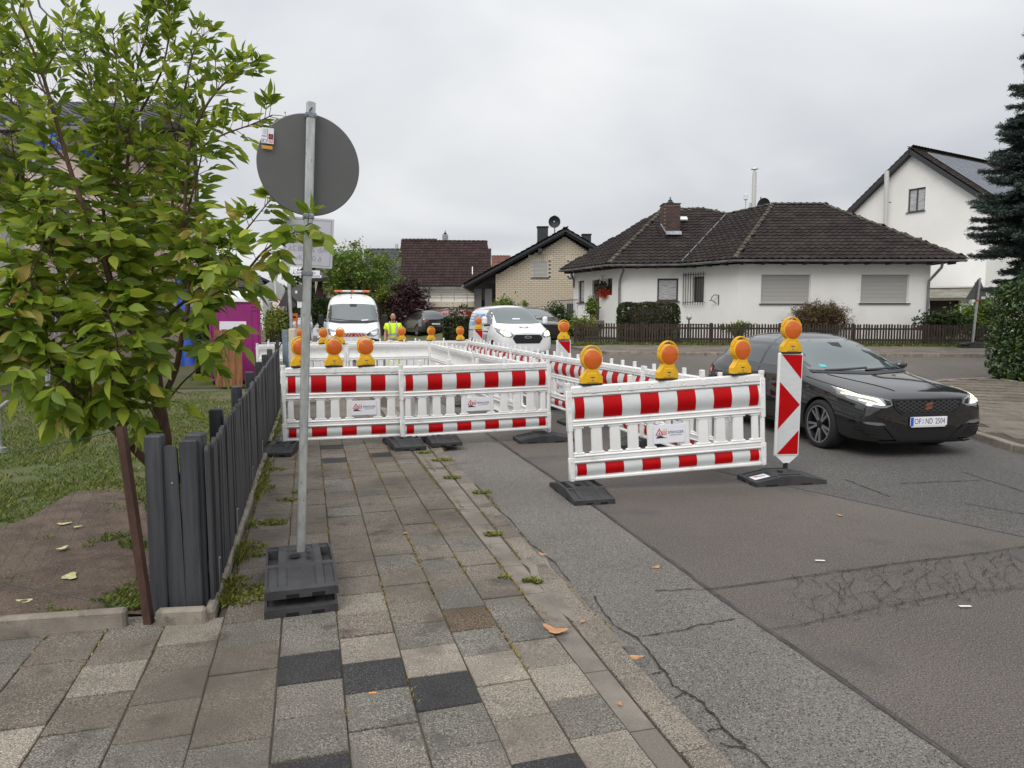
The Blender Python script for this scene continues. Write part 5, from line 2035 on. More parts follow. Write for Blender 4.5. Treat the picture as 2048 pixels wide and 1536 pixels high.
# entrance: landing, steps, railing, flowers
en = thing('entrance_steps', 'grey entrance steps and landing with thin iron railing at the bungalow door', 'steps')
a, t, n = fD
sd0, zl = wall_px(a, t, n, 1197, 640)
LZ = zl - .02
zf = zg(4, 33) + .1
def lp(s, dn, z):
	return on_wall(a, t, n, s, z, -dn)
M3 = Matrix((t, n, Vector((0, 0, 1)))).transposed()
mb = MB().box(lp(sd0 - .7, .75, LZ - .10), (2.4, 1.5, .2), M3, bev=.01)
mb.build('landing', mat('stone_grey', (.16, .15, .15), .8), en)
for k in range(5):
	z = LZ - .17 * (k + 1)
	MB().box(lp(sd0 - 1.9 - .30 * k - .16, .75, (z + zf) / 2 - .02), (.34, 1.5, max(.08, z - zf + .04)), M3, bev=.008).build('step', bpy.data.materials['stone_grey'], en)
mb = MB()
rails = [(sd0 + .5, LZ, LZ), (sd0 - 1.9, LZ, LZ), (sd0 - 3.5, LZ - .95, LZ - .95)]
for (sa, za_, _), (sb, zb_, _) in zip(rails, rails[1:]):
	mb.cyl(lp(sa, 1.45, za_ + .95), lp(sb, 1.45, zb_ + .95), .022, n=6)
	mb.cyl(lp(sa, 1.45, za_ + .12), lp(sb, 1.45, zb_ + .12), .015, n=6)
	m_ = int(abs(sb - sa) / .14)
	for k in range(m_ + 1):
		f = k / max(1, m_)
		s = sa + (sb - sa) * f
		z = za_ + (zb_ - za_) * f
		mb.cyl(lp(s, 1.45, z + .0), lp(s, 1.45, z + .95), .010, n=5)
mb.build('railing', K['gutter'], en)

# ------------------------------------------------------------------ tall white gable house with solar panels
gw = thing('gable_house', 'tall white gable house with solar panels on its roof behind the bungalow', 'house')
AP = at(1826, 301, 42.0)
rd = Vector((math.sin(R(60)), math.cos(R(60)), 0))
fd = Vector((math.cos(R(60)), -math.sin(R(60)), 0))
HWD, EZW = 4.55, 7.75
EL = AP - fd * HWD; EL.z = EZW
ER = AP + fd * HWD; ER.z = EZW
zb = .4
wl, wr = EL + fd * .25, ER - fd * .25
mb = MB()
opW = [op_px((wl.x, wl.y), (wr.x, wr.y), 1817, 1849, 379, 421), op_px((wl.x, wl.y), (wr.x, wr.y), 1820, 1843, 477, 500)]
wa_, wt_, wn_ = wall(mb, (wl.x, wl.y), (wr.x, wr.y), zb, EZW - .1, [opW[1]])
# gable above the eave with the upper window
k_ = (AP.z - EZW) / HWD
o1 = opW[0]
Lw = (wr - wl).length
def gp2(s, z):
	return wa_ + wt_ * s + Vector((0, 0, z))
zt_ = EZW - .1
def gh(s):
	return AP.z - .15 - abs(s - Lw / 2) * k_
xs = [0, Lw * .2, o1[0], Lw / 2, o1[1], Lw * .8, Lw]
xs = sorted(xs)
for x0, x1 in zip(xs, xs[1:]):
	cx = (x0 + x1) / 2
	if o1[0] < cx < o1[1]:
		mb.add([gp2(x0, zt_), gp2(x1, zt_), gp2(x1, o1[2]), gp2(x0, o1[2])], [(0, 1, 2, 3)])
		mb.add([gp2(x0, o1[3]), gp2(x1, o1[3]), gp2(x1, gh(x1)), gp2(x0, gh(x0))], [(0, 1, 2, 3)])
	else:
		mb.add([gp2(x0, zt_), gp2(x1, zt_), gp2(x1, gh(x1)), gp2(x0, gh(x0))], [(0, 1, 2, 3)])
q = [(o1[0], o1[2]), (o1[1], o1[2]), (o1[1], o1[3]), (o1[0], o1[3])]
for i in range(4):
	(u0, w0), (u1, w1) = q[i], q[(i + 1) % 4]
	mb.add([gp2(u0, w0), gp2(u1, w1), gp2(u1, w1) - wn_ * .14, gp2(u0, w0) - wn_ * .14], [(0, 1, 2, 3)])
bl_, brr = wl + rd * 11, wr + rd * 11
wall(mb, (wr.x, wr.y), (brr.x, brr.y), zb, EZW - .1)
wall(mb, (brr.x, brr.y), (bl_.x, bl_.y), zb, EZW + 3)
wall(mb, (bl_.x, bl_.y), (wl.x, wl.y), zb, EZW - .1)
mb.build('wall', K['white_wall'], gw)
wall_window(gw, wa_, wt_, wn_, o1, frame=K['grey_frame'], mull=2, pane=K['curtain'])
wall_window(gw, wa_, wt_, wn_, opW[1], frame=K['grey_frame'], mull=1)
ov = -rd * .35
mb = MB()
RA, RE = AP + ov, AP + rd * 11.4
pR = [ER + ov + Vector((0, 0, -.1)) + fd * .2, ER + rd * 11.4 + Vector((0, 0, -.1)) + fd * .2, RE, RA]
pLf = [EL + rd * 11.4 - fd * .2 + Vector((0, 0, -.1)), EL + ov - fd * .2 + Vector((0, 0, -.1)), RA, RE]
slab_plane(mb, pR, .20)
slab_plane(mb, pLf, .20)
mb.build('roof', K['dark_trim'], gw)
lay_tiles(gw, pR, pR[0], pR[1], m_one=K['tile'], m_mass=K['tile_mass'])
lay_tiles(gw, pLf, pLf[0], pLf[1], m_one=K['tile'], m_mass=K['tile_mass'])
caps(gw, RA, RE, K['tile_moss'])
# solar panels: two rows of large modules
dn = (pR[0] - RA).normalized()
nr = rd.cross(dn)
if nr.z < 0:
	nr = -nr
for i in range(6):
	for j in range(3):
		o = RA + rd * (1.15 + i * 1.06) + dn * (.35 + j * 1.62) + nr * .16
		F = frame_m(o, rd, dn)
		mb = MB().box((.52, .80, 0), (1.03, 1.59, .04))
		mb.v = [tuple(F @ Vector(p)) for p in mb.v]
		pn = mb.build('solar_panel', K['solar_line'], gw)
		mb = MB()
		zz = .022 if (F.to_3x3() @ Vector((0, 0, 1))).z > 0 else -.022
		for r_ in range(6):
			mb.box((.52, .80 + (r_ - 2.5) * .262, zz), (.985, .235, .004))
		mb.v = [tuple(F @ Vector(p)) for p in mb.v]
		mb.build('solar_cell', K['solar'], pn)
fx = at(1774, 440, 42.6)
fl2 = thing('steel_flue', 'cream steel flue pipe fixed to the tall white gable wall', 'flue', (fx.x, fx.y, 4.0))
ztp = at(1778, 342, 42.6).z - 4
MB().cyl((0, 0, 0), (at(1778, 342, 42.6).x - fx.x - .12, 0, ztp), .13, n=14).build('pipe', K['steel_flue'], fl2)
MB().bar((0, 0, ztp * .72), (.3, .2, ztp * .72), .03, .04).build('pipe_bracket', K['iron'], fl2)
# flat garage in front of it
gr = thing('garage', 'flat roofed cream garage with dark brown door right of the bungalow', 'garage')
ga, gb = at(1858, 600, 34.2), at(2012, 600, 33.2)
zr0, zr1 = at(1900, 596, 34).z, at(1900, 572, 34).z
opG = [op_px((ga.x, ga.y), (gb.x, gb.y), 1860, 1918, 601, 652), op_px((ga.x, ga.y), (gb.x, gb.y), 1952, 1968, 602, 650)]
opG = [(o[0], o[1], .5, o[3]) for o in opG]
mb = MB()
f = wall(mb, (ga.x, ga.y), (gb.x, gb.y), .2, zr0, opG, depth=.35)
wall(mb, (gb.x, gb.y), (gb.x + 1.5, gb.y + 6), .2, zr0)
wall(mb, (ga.x + 1.5, ga.y + 6), (ga.x, ga.y), .2, zr0)
mb.build('wall', K['cream_wall'] if False else K['white_wall'], gr)
for o in opG:
	d_ = wbox(gr, 'garage_door', f, o[0], o[1], o[2], o[3], -.34, -.28, K['garage_door'])
	mb = MB()
	for k in range(1, int((o[1] - o[0]) / .14)):
		c = on_wall(*f, o[0] + k * .14, (o[2] + o[3]) / 2, .275)
		mb.box(c, (.02, .02, o[3] - o[2] - .04), Matrix((f[1], f[2], Vector((0, 0, 1)))).transposed())
	mb.build('door_batten', K['garage_door'], d_)
wbox(gr, 'roof', f, -.3, (gb - ga).length + .4, zr0 + .003, zr1 - .10, -6, .35, mat('fascia', (.50, .48, .43), .85, col2=(.36, .33, .28), vs=2.2, stretch=(1, 1, 4), coord='World'))
wbox(gr, 'roof_edge', f, -.35, (gb - ga).length + .45, zr1 - .098, zr1 - .02, -6.1, .42, K['white_trim'])
wbox(gr, 'vent_pipe', f, 2.0, 2.12, zr1 - .02, zr1 + .18, -.6, -.4, K['gutter'])
pcol = at(1946, 610, 33.2)
MB().box((pcol.x, pcol.y, (zr0 + .3) / 2), (.20, .2, zr0 - .3)).build('pillar', K['white_trim'], gr)

# ------------------------------------------------------------------ brick gable house
bk = thing('brick_house', 'yellow brick gable house with dark tiled roof and a dish on the ridge', 'house')
Y = 40.5
AP = at(1131, 459, Y)
EL = at(929, 570, Y)
ER = Vector((2 * AP.x - EL.x - 1.2, Y, EL.z + .5))
wx0, wx1 = at(991, 600, Y).x, at(1200, 600, Y).x
gz0 = .35
opK = [op_px((wx0, Y + .4), (wx1, Y + .4), 1063.5, 1096.5, 521, 555), op_px((wx0, Y + .4), (wx1, Y + .4), 1139, 1160, 521, 555)]
Yw = Y + .4
def roof_z(x):
	return AP.z - .35 - (AP.x - x) * (AP.z - EL.z) / (AP.x - EL.x) if x < AP.x else AP.z - .35 - (x - AP.x) * (AP.z - ER.z) / (ER.x - AP.x)
# backing wall
core = MB()
core.prism([(wx0 + .02, gz0), (wx1, gz0), (wx1, roof_z(wx1)), (AP.x, roof_z(AP.x)), (wx0 + .02, roof_z(wx0))], 0, -8, frame_m((0, Yw + .10, 0), (1, 0, 0), (0, 0, 1)) if False else frame_m((0, Yw + .03, 0), (1, 0, 0), (0, 0, 1)) @ Matrix.Scale(-1, 4, (0, 0, 1)) @ Matrix.Scale(-1, 4, (0, 0, 1)))
wl_o = core.build('wall', K['mortar'], bk)
a_ = Vector((wx0, Yw, 0)); t_ = Vector((1, 0, 0)); n_ = Vector((0, -1, 0))
mb = MB()
bh, bl = .109, .315
r_ = 0
z = gz0
while z < AP.z - .4:
	x = wx0 - (bl / 2 if r_ % 2 else 0)
	while x < wx1:
		x0, x1 = max(wx0, x), min(wx1, x + bl - .016)
		x += bl
		if x1 - x0 < .03 or z + bh > min(roof_z(x0), roof_z(x1)) + .06:
			continue
		cx, cz = (x0 + x1) / 2 - wx0, z + bh / 2
		if any(o[0] - .02 < cx < o[1] + .02 and o[2] - .02 < cz < o[3] + .36 for o in opK):
			continue
		j = random.uniform(-.004, .004)
		mb.add([(x0, Yw + j - .012, z + .013), (x1, Yw + j - .012, z + .013), (x1, Yw + j - .012, z + bh - .004), (x0, Yw + j - .012, z + bh - .004),
				(x0, Yw + .03, z + .013), (x1, Yw + .03, z + .013), (x1, Yw + .03, z + bh - .004), (x0, Yw + .03, z + bh - .004)],
			   [(0, 1, 2, 3), (3, 2, 6, 7), (0, 4, 5, 1), (0, 3, 7, 4), (1, 5, 6, 2)])
	z += bh
	r_ += 1
for o in opK:                                     # upright bricks over the windows
	k = 0
	while o[0] - .2 + k * .11 < o[1] + .2:
		x0 = wx0 + o[0] - .2 + k * .11
		mb.add([(x0, Yw - .014, o[3] + .01), (x0 + .095, Yw - .014, o[3] + .01), (x0 + .095, Yw - .014, o[3] + .32), (x0, Yw - .014, o[3] + .32),
				(x0, Yw + .03, o[3] + .01), (x0 + .095, Yw + .03, o[3] + .01), (x0 + .095, Yw + .03, o[3] + .32), (x0, Yw + .03, o[3] + .32)],
			   [(0, 1, 2, 3), (3, 2, 6, 7), (0, 4, 5, 1), (0, 3, 7, 4), (1, 5, 6, 2)])
		k += 1
stuff(mb.build('bricks', K['brick'], wl_o))
for o in opK:
	rshutter(bk, a_, t_, n_, o, depth=-.02, pitch=.075)
# entrance recess on the left
mb = MB()
lx = at(948, 600, Y + 1).x
mb.box(((lx + wx0) / 2, Yw + 2.4, 2.1), (wx0 - lx, .3, 3.6))
mb.build('entrance_wall', K['grey_plinth'], bk)
for u in (956, 977):
	p = at(u, 600, Yw + .5)
	MB().box((p.x, p.y, 1.9), (.42, .42, 3.1), bev=.01).build('entrance_pillar', bpy.data.materials['stone_grey'], bk)
MB().box((at(966, 600, Yw + 1.8).x, Yw + 1.9, 1.7), (.8, .1, 2.3)).build('door', K['dark_trim'], bk)
MB().box((at(984, 600, Yw + 1.2).x, Yw + 1.5, 1.5), (.30, .06, 2.2)).build('side_window', K['pane'], bk)
mb = MB()
dp = Vector((0, 9.5, 0))
for a, b in ((EL, AP), (AP, ER)):
	slab_plane(mb, [a, b, b + dp, a + dp], .20)
mb.build('roof', K['dark_trim'], bk)
lay_tiles(bk, [EL, EL + dp, AP + dp, AP], EL + dp, EL, m_one=K['tile'], m_mass=K['tile_mass'])
lay_tiles(bk, [ER, AP, AP + dp, ER + dp], ER, ER + dp, m_one=K['tile'], m_mass=K['tile_mass'])
caps(bk, AP, AP + dp, K['tile_moss'])
mb = MB()
for a, b in ((EL, AP), (ER, AP)):
	mb.bar(a + Vector((0, -.03, -.10)), b + Vector((0, -.03, -.10)), .05, .26, up=(0, 1, 0))
mb.build('verge_board', K['dark_trim'], bk)
for u in (1080, 1181):
	p = at(u, 502, Y + .2)
	MB().box((p.x, Y + .15, p.z), (.22, .5, .22)).build('purlin_end', K['dark_trim'], bk)
MB().bar(EL + Vector((-.1, -.1, -.06)), EL + dp + Vector((-.1, 0, -.06)), .13, .12).build('gutter', K['gutter'], bk)
for (u0, u1, v0, v1, yy) in ((1075, 1096, 459, 490, Y + 2.5), (1165, 1182, 474, 505, Y + 3.5)):
	p0, p1 = at(u0, v0, yy), at(u1, v1, yy)
	c_ = MB().box(((p0.x + p1.x) / 2, yy + .3, (p0.z + p1.z) / 2 - .3), (p1.x - p0.x, .6, p0.z - p1.z + .9), bev=.01).build('chimney', K['dark_trim'], bk)
	MB().box(((p0.x + p1.x) / 2, yy + .3, p0.z + .17), (p1.x - p0.x + .08, .7, .05)).build('chimney_cap', K['iron'], c_)
dp_ = at(1109.5, 444, Y + 3)
dish('large dark satellite dish on a mast above the brick house roof', dp_, .34 * 1.05, R(-8), at(1108, 470, Y + 3).z)
MB().box((at(1138, 650, Yw - .1).x + .1, Yw - .03, 1.6), (.45, .04, 2.0)).build('side_door', K['dark_trim'], bk)

# ------------------------------------------------------------------ farther houses
def box_house(name_label, e0, e1, r0, r1, wz0, wm, tm, inset=.4, back=5.0):
	"""gabled house with its roof slope towards the camera: eave e0-e1, ridge r0-r1"""
	t = thing('house', name_label, 'house')
	mb = MB()
	slab_plane(mb, [e0, e1, r1, r0], .2)
	b0, b1 = Vector((e0.x, 2 * r0.y - e0.y, e0.z)), Vector((e1.x, 2 * r1.y - e1.y, e1.z))
	slab_plane(mb, [r0, r1, b1, b0], .2)
	mb.build('roof', K['dark_trim'], t)
	lay_tiles(t, [e0, e1, r1, r0], e0, e1, m_one=tm, m_mass=tm)
	caps(t, r0, r1, tm)
	mb = MB()
	x0, x1 = e0.x + inset, e1.x - inset
	y0, y1 = e0.y + inset, b0.y - inset
	f = wall(mb, (x0, y0), (x1, y0), wz0, e0.z + .1)
	wall(mb, (x1, y0), (x1, y1), wz0, e0.z + .1)
	wall(mb, (x1, y1), (x0, y1), wz0, e0.z + .1)
	wall(mb, (x0, y1), (x0, y0), wz0, e0.z + .1)
	for x in (x0, x1):
		mb.add([(x, y0, e0.z + .1), (x, y1, e0.z + .1), (x, r0.y, r0.z - .2)], [(0, 1, 2)])
	mb.build('wall', wm, t)
	return t, f
Y = 51
hd, fh = box_house('white house with steep dark red tiled roof left of the brick house', at(803, 573, Y), at(990, 573, Y), at(802, 483, Y + 4.4), at(974, 484, Y + 4.4), .2, K['white_wall'], K['tile_red'])
wbox(hd, 'gutter', fh, -.3, 6.2, at(850, 575, Y).z - .12, at(850, 573, Y).z - .02, .40, .52, K['gutter'])
wbox(hd, 'window', fh, 1.5, 3.6, 1.2, 2.3, .0, .04, K['pane'])
p0 = at(945, 553, Y + 1.0); p1 = at(945, 538, Y + 1.8)
MB().bar(p0, p1, .40, .06, up=(1, 0, 0)).build('roof_window', K['white_trim'], hd)
p = at(890, 470, Y + 4.4)
MB().box((p.x, Y + 4.6, p.z - .5), (.42, .42, 1.1), bev=.01).build('chimney', K['zinc'], hd)
MB().lathe([(.10, 0), (.12, .12), (.03, .18), (.03, .30), (.0005, .31)], 10, Matrix.Translation((p.x, Y + 4.6, p.z + .05))).build('chimney_cap', K['iron'], hd)
# low brick garage wing with balcony in front
gt = thing('garage', 'low brick garage with pale flat roof edge below the steep dark red roof', 'garage')
gy = 49.0
x0, x1 = at(856, 620, gy).x, at(960, 620, gy).x
zt, zm = at(900, 603, gy).z, at(900, 615, gy).z
mb = MB().box(((x0 + x1) / 2, gy + 1.4, (zm + .1) / 2), (x1 - x0 - .1, 2.7, zm - .1))
gw_o = mb.build('wall', K['mortar'], gt)
mb = MB()
z = .2
r_ = 0
while z + .1 < zm:
	x = x0 - (.15 if r_ % 2 else 0)
	while x < x1:
		xa, xb = max(x0, x), min(x1, x + .30)
		if xb - xa > .04:
			mb.box(((xa + xb) / 2, gy, z + .05), (xb - xa - .015, .08, .088))
		x += .31
	z += .103
	r_ += 1
stuff(mb.build('bricks', K['brick'], gw_o))
MB().box(((x0 + x1) / 2, gy + 1.3, (zt + zm) / 2 + .003), (x1 - x0 + .3, 3.1, zt - zm), bev=.02).build('roof', K['cream_wall'], gt)
mb = MB()
for z in (.25, .45, .62):
	mb.bar((x0, gy + .3, zt + z), (x1, gy + .3, zt + z), .03, .05)
for k in range(5):
	mb.bar((x0 + k * (x1 - x0) / 4, gy + .3, zt), (x0 + k * (x1 - x0) / 4, gy + .3, zt + .64), .04, .04)
mb.build('balcony_rail', K['gutter'], gt)
Y = 54
h2, _ = box_house('house with plain dark roof partly hidden behind the round green tree', at(700, 575, Y), at(810, 575, Y), at(735, 500, Y + 5), at(812, 500, Y + 5), .2, K['cream_wall'], K['tile_grey'])
p = at(793, 488, Y + 6)
MB().cyl((p.x, p.y, p.z - 1), (p.x, p.y, p.z), .14, n=10).build('flue', K['steel_flue'], h2)
Y = 62
box_house('distant house with orange red roof between the two dark roofs', at(965, 548, Y), at(1030, 548, Y), at(970, 514, Y + 4), at(1020, 514, Y + 4), .2, K['white_wall'], K['tile_orange'])
Y = 50
h4 = thing('house', 'cream house with dark hung tiles behind the sign pole and round tree', 'house')
a, b = at(632, 640, Y), at(700, 640, Y)
mb = MB().box(((a.x + b.x) / 2, Y + 4, 2.4), (b.x - a.x, 8, 4.6))
mb.build('wall', K['cream_wall'], h4)
q0, q1, q2, q3 = at(632, 596, Y - .4), at(652, 596, Y - .4), at(666, 541, Y - .4), at(636, 545, Y - .4)
MB().prism([(q.x, q.z) for q in (at(630, 602, Y), at(651, 602, Y), at(651, 560, Y), at(640, 556, Y))], 0, .3, frame_m((0, Y - .02, 0), (1, 0, 0), (0, 0, 1))).build('tile_hanging', K['tile_red'], h4)
mb = MB()
rr0, rr1 = at(618, 556, Y - 1), at(715, 556, Y - 1)
slab_plane(mb, [rr0, rr1, rr1 + Vector((-1, 5, 2.0)), rr0 + Vector((1, 5, 2.0))], .25)
slab_plane(mb, [rr0 + Vector((1, 5, 2.0)), rr1 + Vector((-1, 5, 2.0)), rr1 + Vector((0, 10, 0)), rr0 + Vector((0, 10, 0))], .25)
mb.build('roof', K['tile_grey'], h4)
Y = 66
box_house('distant low house with grey roof behind the portable toilet', at(408, 575, Y), at(530, 575, Y), at(420, 553, Y + 4), at(520, 553, Y + 4), .1, K['white_wall'], K['tile_grey'])
Y = 80
box_house('far pale house seen above the street beside the lamp', at(520, 618, Y), at(575, 618, Y), at(525, 598, Y + 5), at(570, 598, Y + 5), .1, K['white_wall'], K['tile_grey'])

# ------------------------------------------------------------------ brown picket fence across the crossing
def picket(label, A, B, h, pitch, w, post_every, group):
	A, B = Vector(A), Vector(B)
	d = B - A
	L_ = d.length
	t = d / L_
	ang = math.atan2(t.y, t.x)
	A3 = Vector((A.x, A.y, zg(A.x, A.y) + .10))
	B3 = Vector((B.x, B.y, zg(B.x, B.y) + .10))
	f = thing('picket_fence', label, 'fence', tuple(A3), ang, group)
	mb = MB()
	prof = [(-w / 2, .04), (w / 2, .04), (w / 2, h - .03), (w / 4, h), (-w / 4, h), (-w / 2, h - .03)]
	me = mb.prism(prof, -.011, .011, frame_m((0, 0, 0), (1, 0, 0), (0, 0, 1))).mesh('picket', K['dark_wood'])
	n = int(L_ / pitch)
	for k in range(n):
		s = (k + .5) * pitch
		o = link('picket', me, f)
		o.location = (s, -.03, (B3.z - A3.z) * s / L_ + random.uniform(-.012, .012))
		o.rotation_euler = (0, random.uniform(-.02, .02), 0)
	m = int(L_ / post_every)
	for k in range(m + 1):
		s = k * L_ / m
		o = MB().box((s, .04, h / 2 + (B3.z - A3.z) * s / L_), (.10, .09, h + .06)).build('post', K['dark_wood'], f)
	for z in (.22, h - .18):
		MB().bar((0, .01, z), (L_, .01, z + B3.z - A3.z), .04, .07).build('rail', K['dark_wood'], f)
	return f
fa, fb, fc = at(1150, 690, 28.2), at(1560, 690, 27.7), at(2000, 690, 27.2)
picket('brown picket fence in front of the clipped hedge and the bungalow door', fa, fb, .82, .106, .066, 2.2, 'brown picket fences of the bungalow')
picket('brown picket fence behind the black car and the triangular sign', fb, fc, .82, .106, .066, 2.2, 'brown picket fences of the bungalow')

# ------------------------------------------------------------------ vehicles
def shell(name, L, st, wheels, wr, mats, cut_y=.55, sub=2):
	"""car body lofted through cross sections, smoothed, wheel wells cut out. local x forward, y left"""
	bm = bmesh.new()
	rings = []
	for s in st:
		x = L / 2 - s[0]
		pts = s[1]
		Lh = [bm.verts.new((x, y, z)) for y, z in pts]
		Rh = [Lh[0]] + [bm.verts.new((x, -y, z)) for y, z in pts[1:-1]] + [Lh[-1]]
		rings.append((Lh, Rh))
	n = len(st[0][1])
	for (La, Ra), (Lb, Rb) in zip(rings, rings[1:]):
		for k in range(n - 1):
			bm.faces.new((La[k], La[k + 1], Lb[k + 1], Lb[k]))
			bm.faces.new((Ra[k + 1], Ra[k], Rb[k], Rb[k + 1]))
	for (Lh, Rh), fl in ((rings[0], 1), (rings[-1], -1)):
		for k in range(n - 1):
			q = [Lh[k], Lh[k + 1], Rh[k + 1], Rh[k]]
			q2 = []
			for v in q:
				if v not in q2:
					q2.append(v)
			bm.faces.new(q2[::fl])
	bmesh.ops.recalc_face_normals(bm, faces=bm.faces)
	me = bpy.data.meshes.new(name)
	bm.to_mesh(me)
	bm.free()
	for m in mats:
		me.materials.append(m)
	o = link(name, me)
	s = o.modifiers.new('s', 'SUBSURF')
	s.levels = s.render_levels = sub
	cutters = []
	if wheels:
		mb = MB()
		for x in wheels:
			for sy in (-1, 1):
				mb.cyl((x, sy * cut_y, wr[1]), (x, sy * 1.4, wr[1]), wr[0] + .045, n=36)
		c = mb.build('cutter', K['gap_black'])
		b = o.modifiers.new('b', 'BOOLEAN')
		b.operation = 'DIFFERENCE'
		b.object = c
		b.solver = 'EXACT'
		try:
			b.material_mode = 'TRANSFER'
		except Exception:
			pass
		cutters.append(c)
	me2 = eval_mesh(o)
	for c in cutters:
		bpy.data.objects.remove(c)
	me2.name = name
	me2.shade_smooth()
	me2.set_sharp_from_angle(angle=R(38))
	return me2
def bvh_of(me):
	bm = bmesh.new()
	bm.from_mesh(me)
	bmesh.ops.triangulate(bm, faces=bm.faces)
	b = BVHTree.FromBMesh(bm)
	bm.free()
	return b
def patch(name, bvh, poly, axis, off, m, parent, step=.05, mirror=False, thick=.012, smooth=60):
	"""a panel that follows the body: the polygon is thrown onto the body along an axis"""
	res = []
	for sgn in ((1, -1) if mirror else (1,)):
		bm = grid_cut(poly if sgn == 1 or axis[0] == 'y' else [(-p[0], p[1]) for p in poly], step)
		dead = []
		for v in bm.verts:
			a, b = v.co.x, v.co.y
			if axis == 'x+':
				o, d = Vector((6, a, b)), Vector((-1, 0, 0))
			elif axis == 'x-':
				o, d = Vector((-6, a, b)), Vector((1, 0, 0))
			elif axis == 'z':
				o, d = Vector((a, b, 6)), Vector((0, 0, -1))
			else:
				s_ = (1 if axis == 'y+' else -1) * sgn
				o, d = Vector((a, 6 * s_, b)), Vector((0, -s_, 0))
			h = bvh.ray_cast(o, d)
			if h[0] is None:
				dead.append(v)
				continue
			nn = h[1] if h[1].dot(d) < 0 else -h[1]
			v.co = h[0] + nn * off
		if dead:
			bmesh.ops.delete(bm, geom=dead, context='VERTS')
		if not bm.faces:
			bm.free()
			continue
		be = [e for e in bm.edges if len(e.link_faces) == 1]
		r = bmesh.ops.extrude_edge_only(bm, edges=be)
		bm.normal_update()
		dd = Vector({'x+': (-1, 0, 0), 'x-': (1, 0, 0), 'z': (0, 0, -1)}.get(axis, (0, -(1 if axis == 'y+' else -1) * sgn, 0)))
		for g in r['geom']:
			if isinstance(g, bmesh.types.BMVert):
				g.co += dd * thick
		bmesh.ops.recalc_face_normals(bm, faces=bm.faces)
		me = bpy.data.meshes.new(name)
		bm.to_mesh(me)
		bm.free()
		me.materials.append(m)
		me.shade_smooth()
		me.set_sharp_from_angle(angle=R(smooth))
		res.append(link(name, me, parent))
	return res
def line_patch(name, bvh, pts, axis, w, m, parent, off=.002, mirror=False):
	"""a thin seam line following the body"""
	poly_l, poly_r = [], []
	for i, p in enumerate(pts):
		a = Vector(pts[max(0, i - 1)])
		b = Vector(pts[min(len(pts) - 1, i + 1)])
		t = (b - a).normalized()
		nn = Vector((-t.y, t.x)) * w / 2
		poly_l.append(tuple(Vector(p) + nn))
		poly_r.append(tuple(Vector(p) - nn))
	return patch(name, bvh, poly_l + poly_r[::-1], axis, off, m, parent, .06, mirror, .004)
def wheel_proto(parent, r=.32, w=.22, spokes=5, rim_m=None, double=True, rim_r=.245):
	prof = [(rim_r, -w / 2 + .012), (r - .05, -w / 2), (r - .014, -w / 2 + .012), (r, -w / 2 + .035), (r, w / 2 - .035), (r - .014, w / 2 - .012), (r - .05, w / 2), (rim_r, w / 2 - .012)]
	My = Matrix.Rotation(-PI / 2, 4, 'X')
	t = MB().lathe(prof, 40, My).build('wheel', K['tyre'], parent, 45)
	mb = MB()
	mb.lathe([(rim_r + .004, w / 2 - .010), (rim_r - .012, w / 2 - .006), (rim_r - .022, w / 2 - .03), (rim_r - .03, w / 2 - .09), (.0005, w / 2 - .10)], 40, My, 1)
	mb.lathe([(rim_r + .006, w / 2 - .012), (rim_r + .003, w / 2 - .002), (rim_r - .012, w / 2 - .004)], 40, My, 0)
	mb.lathe([(.055, w / 2 - .05), (.055, w / 2 - .022), (.03, w / 2 - .016), (.0005, w / 2 - .016)], 16, My, 1)
	for k in range(spokes):
		for da in ((-.13, .13) if double else (0,)):
			a = 2 * PI * k / spokes + da
			a2 = 2 * PI * k / spokes + da * 1.45
			p0 = My @ Vector((.045 * math.cos(a), .045 * math.sin(a), w / 2 - .036))
			p1 = My @ Vector(((rim_r - .01) * math.cos(a2), (rim_r - .01) * math.sin(a2), w / 2 - .022))
			mb.bar(p0, p1, .030 if double else .055, .022, up=(0, 1, 0), mi=k % 2 if False else 0)
	mb.build('rim', [rim_m or K['rim_silver'], K['rim_dark']], t, 40)
	return t
def add_wheels(t, xs, ty, r, w=.22, **kw):
	p = wheel_proto(t, r, w, **kw)
	first = True
	for x in xs:
		for sy in (1, -1):
			o = p if first else copy_tree(p, t)
			first = False
			o.location = (x, sy * ty, r)
			o.rotation_euler = (0, random.uniform(0, 6), 0 if sy == 1 else PI)
def sec(zb, yb, *pts, zc):
	return [(0, zb), (yb, zb), *pts, (0, zc)]

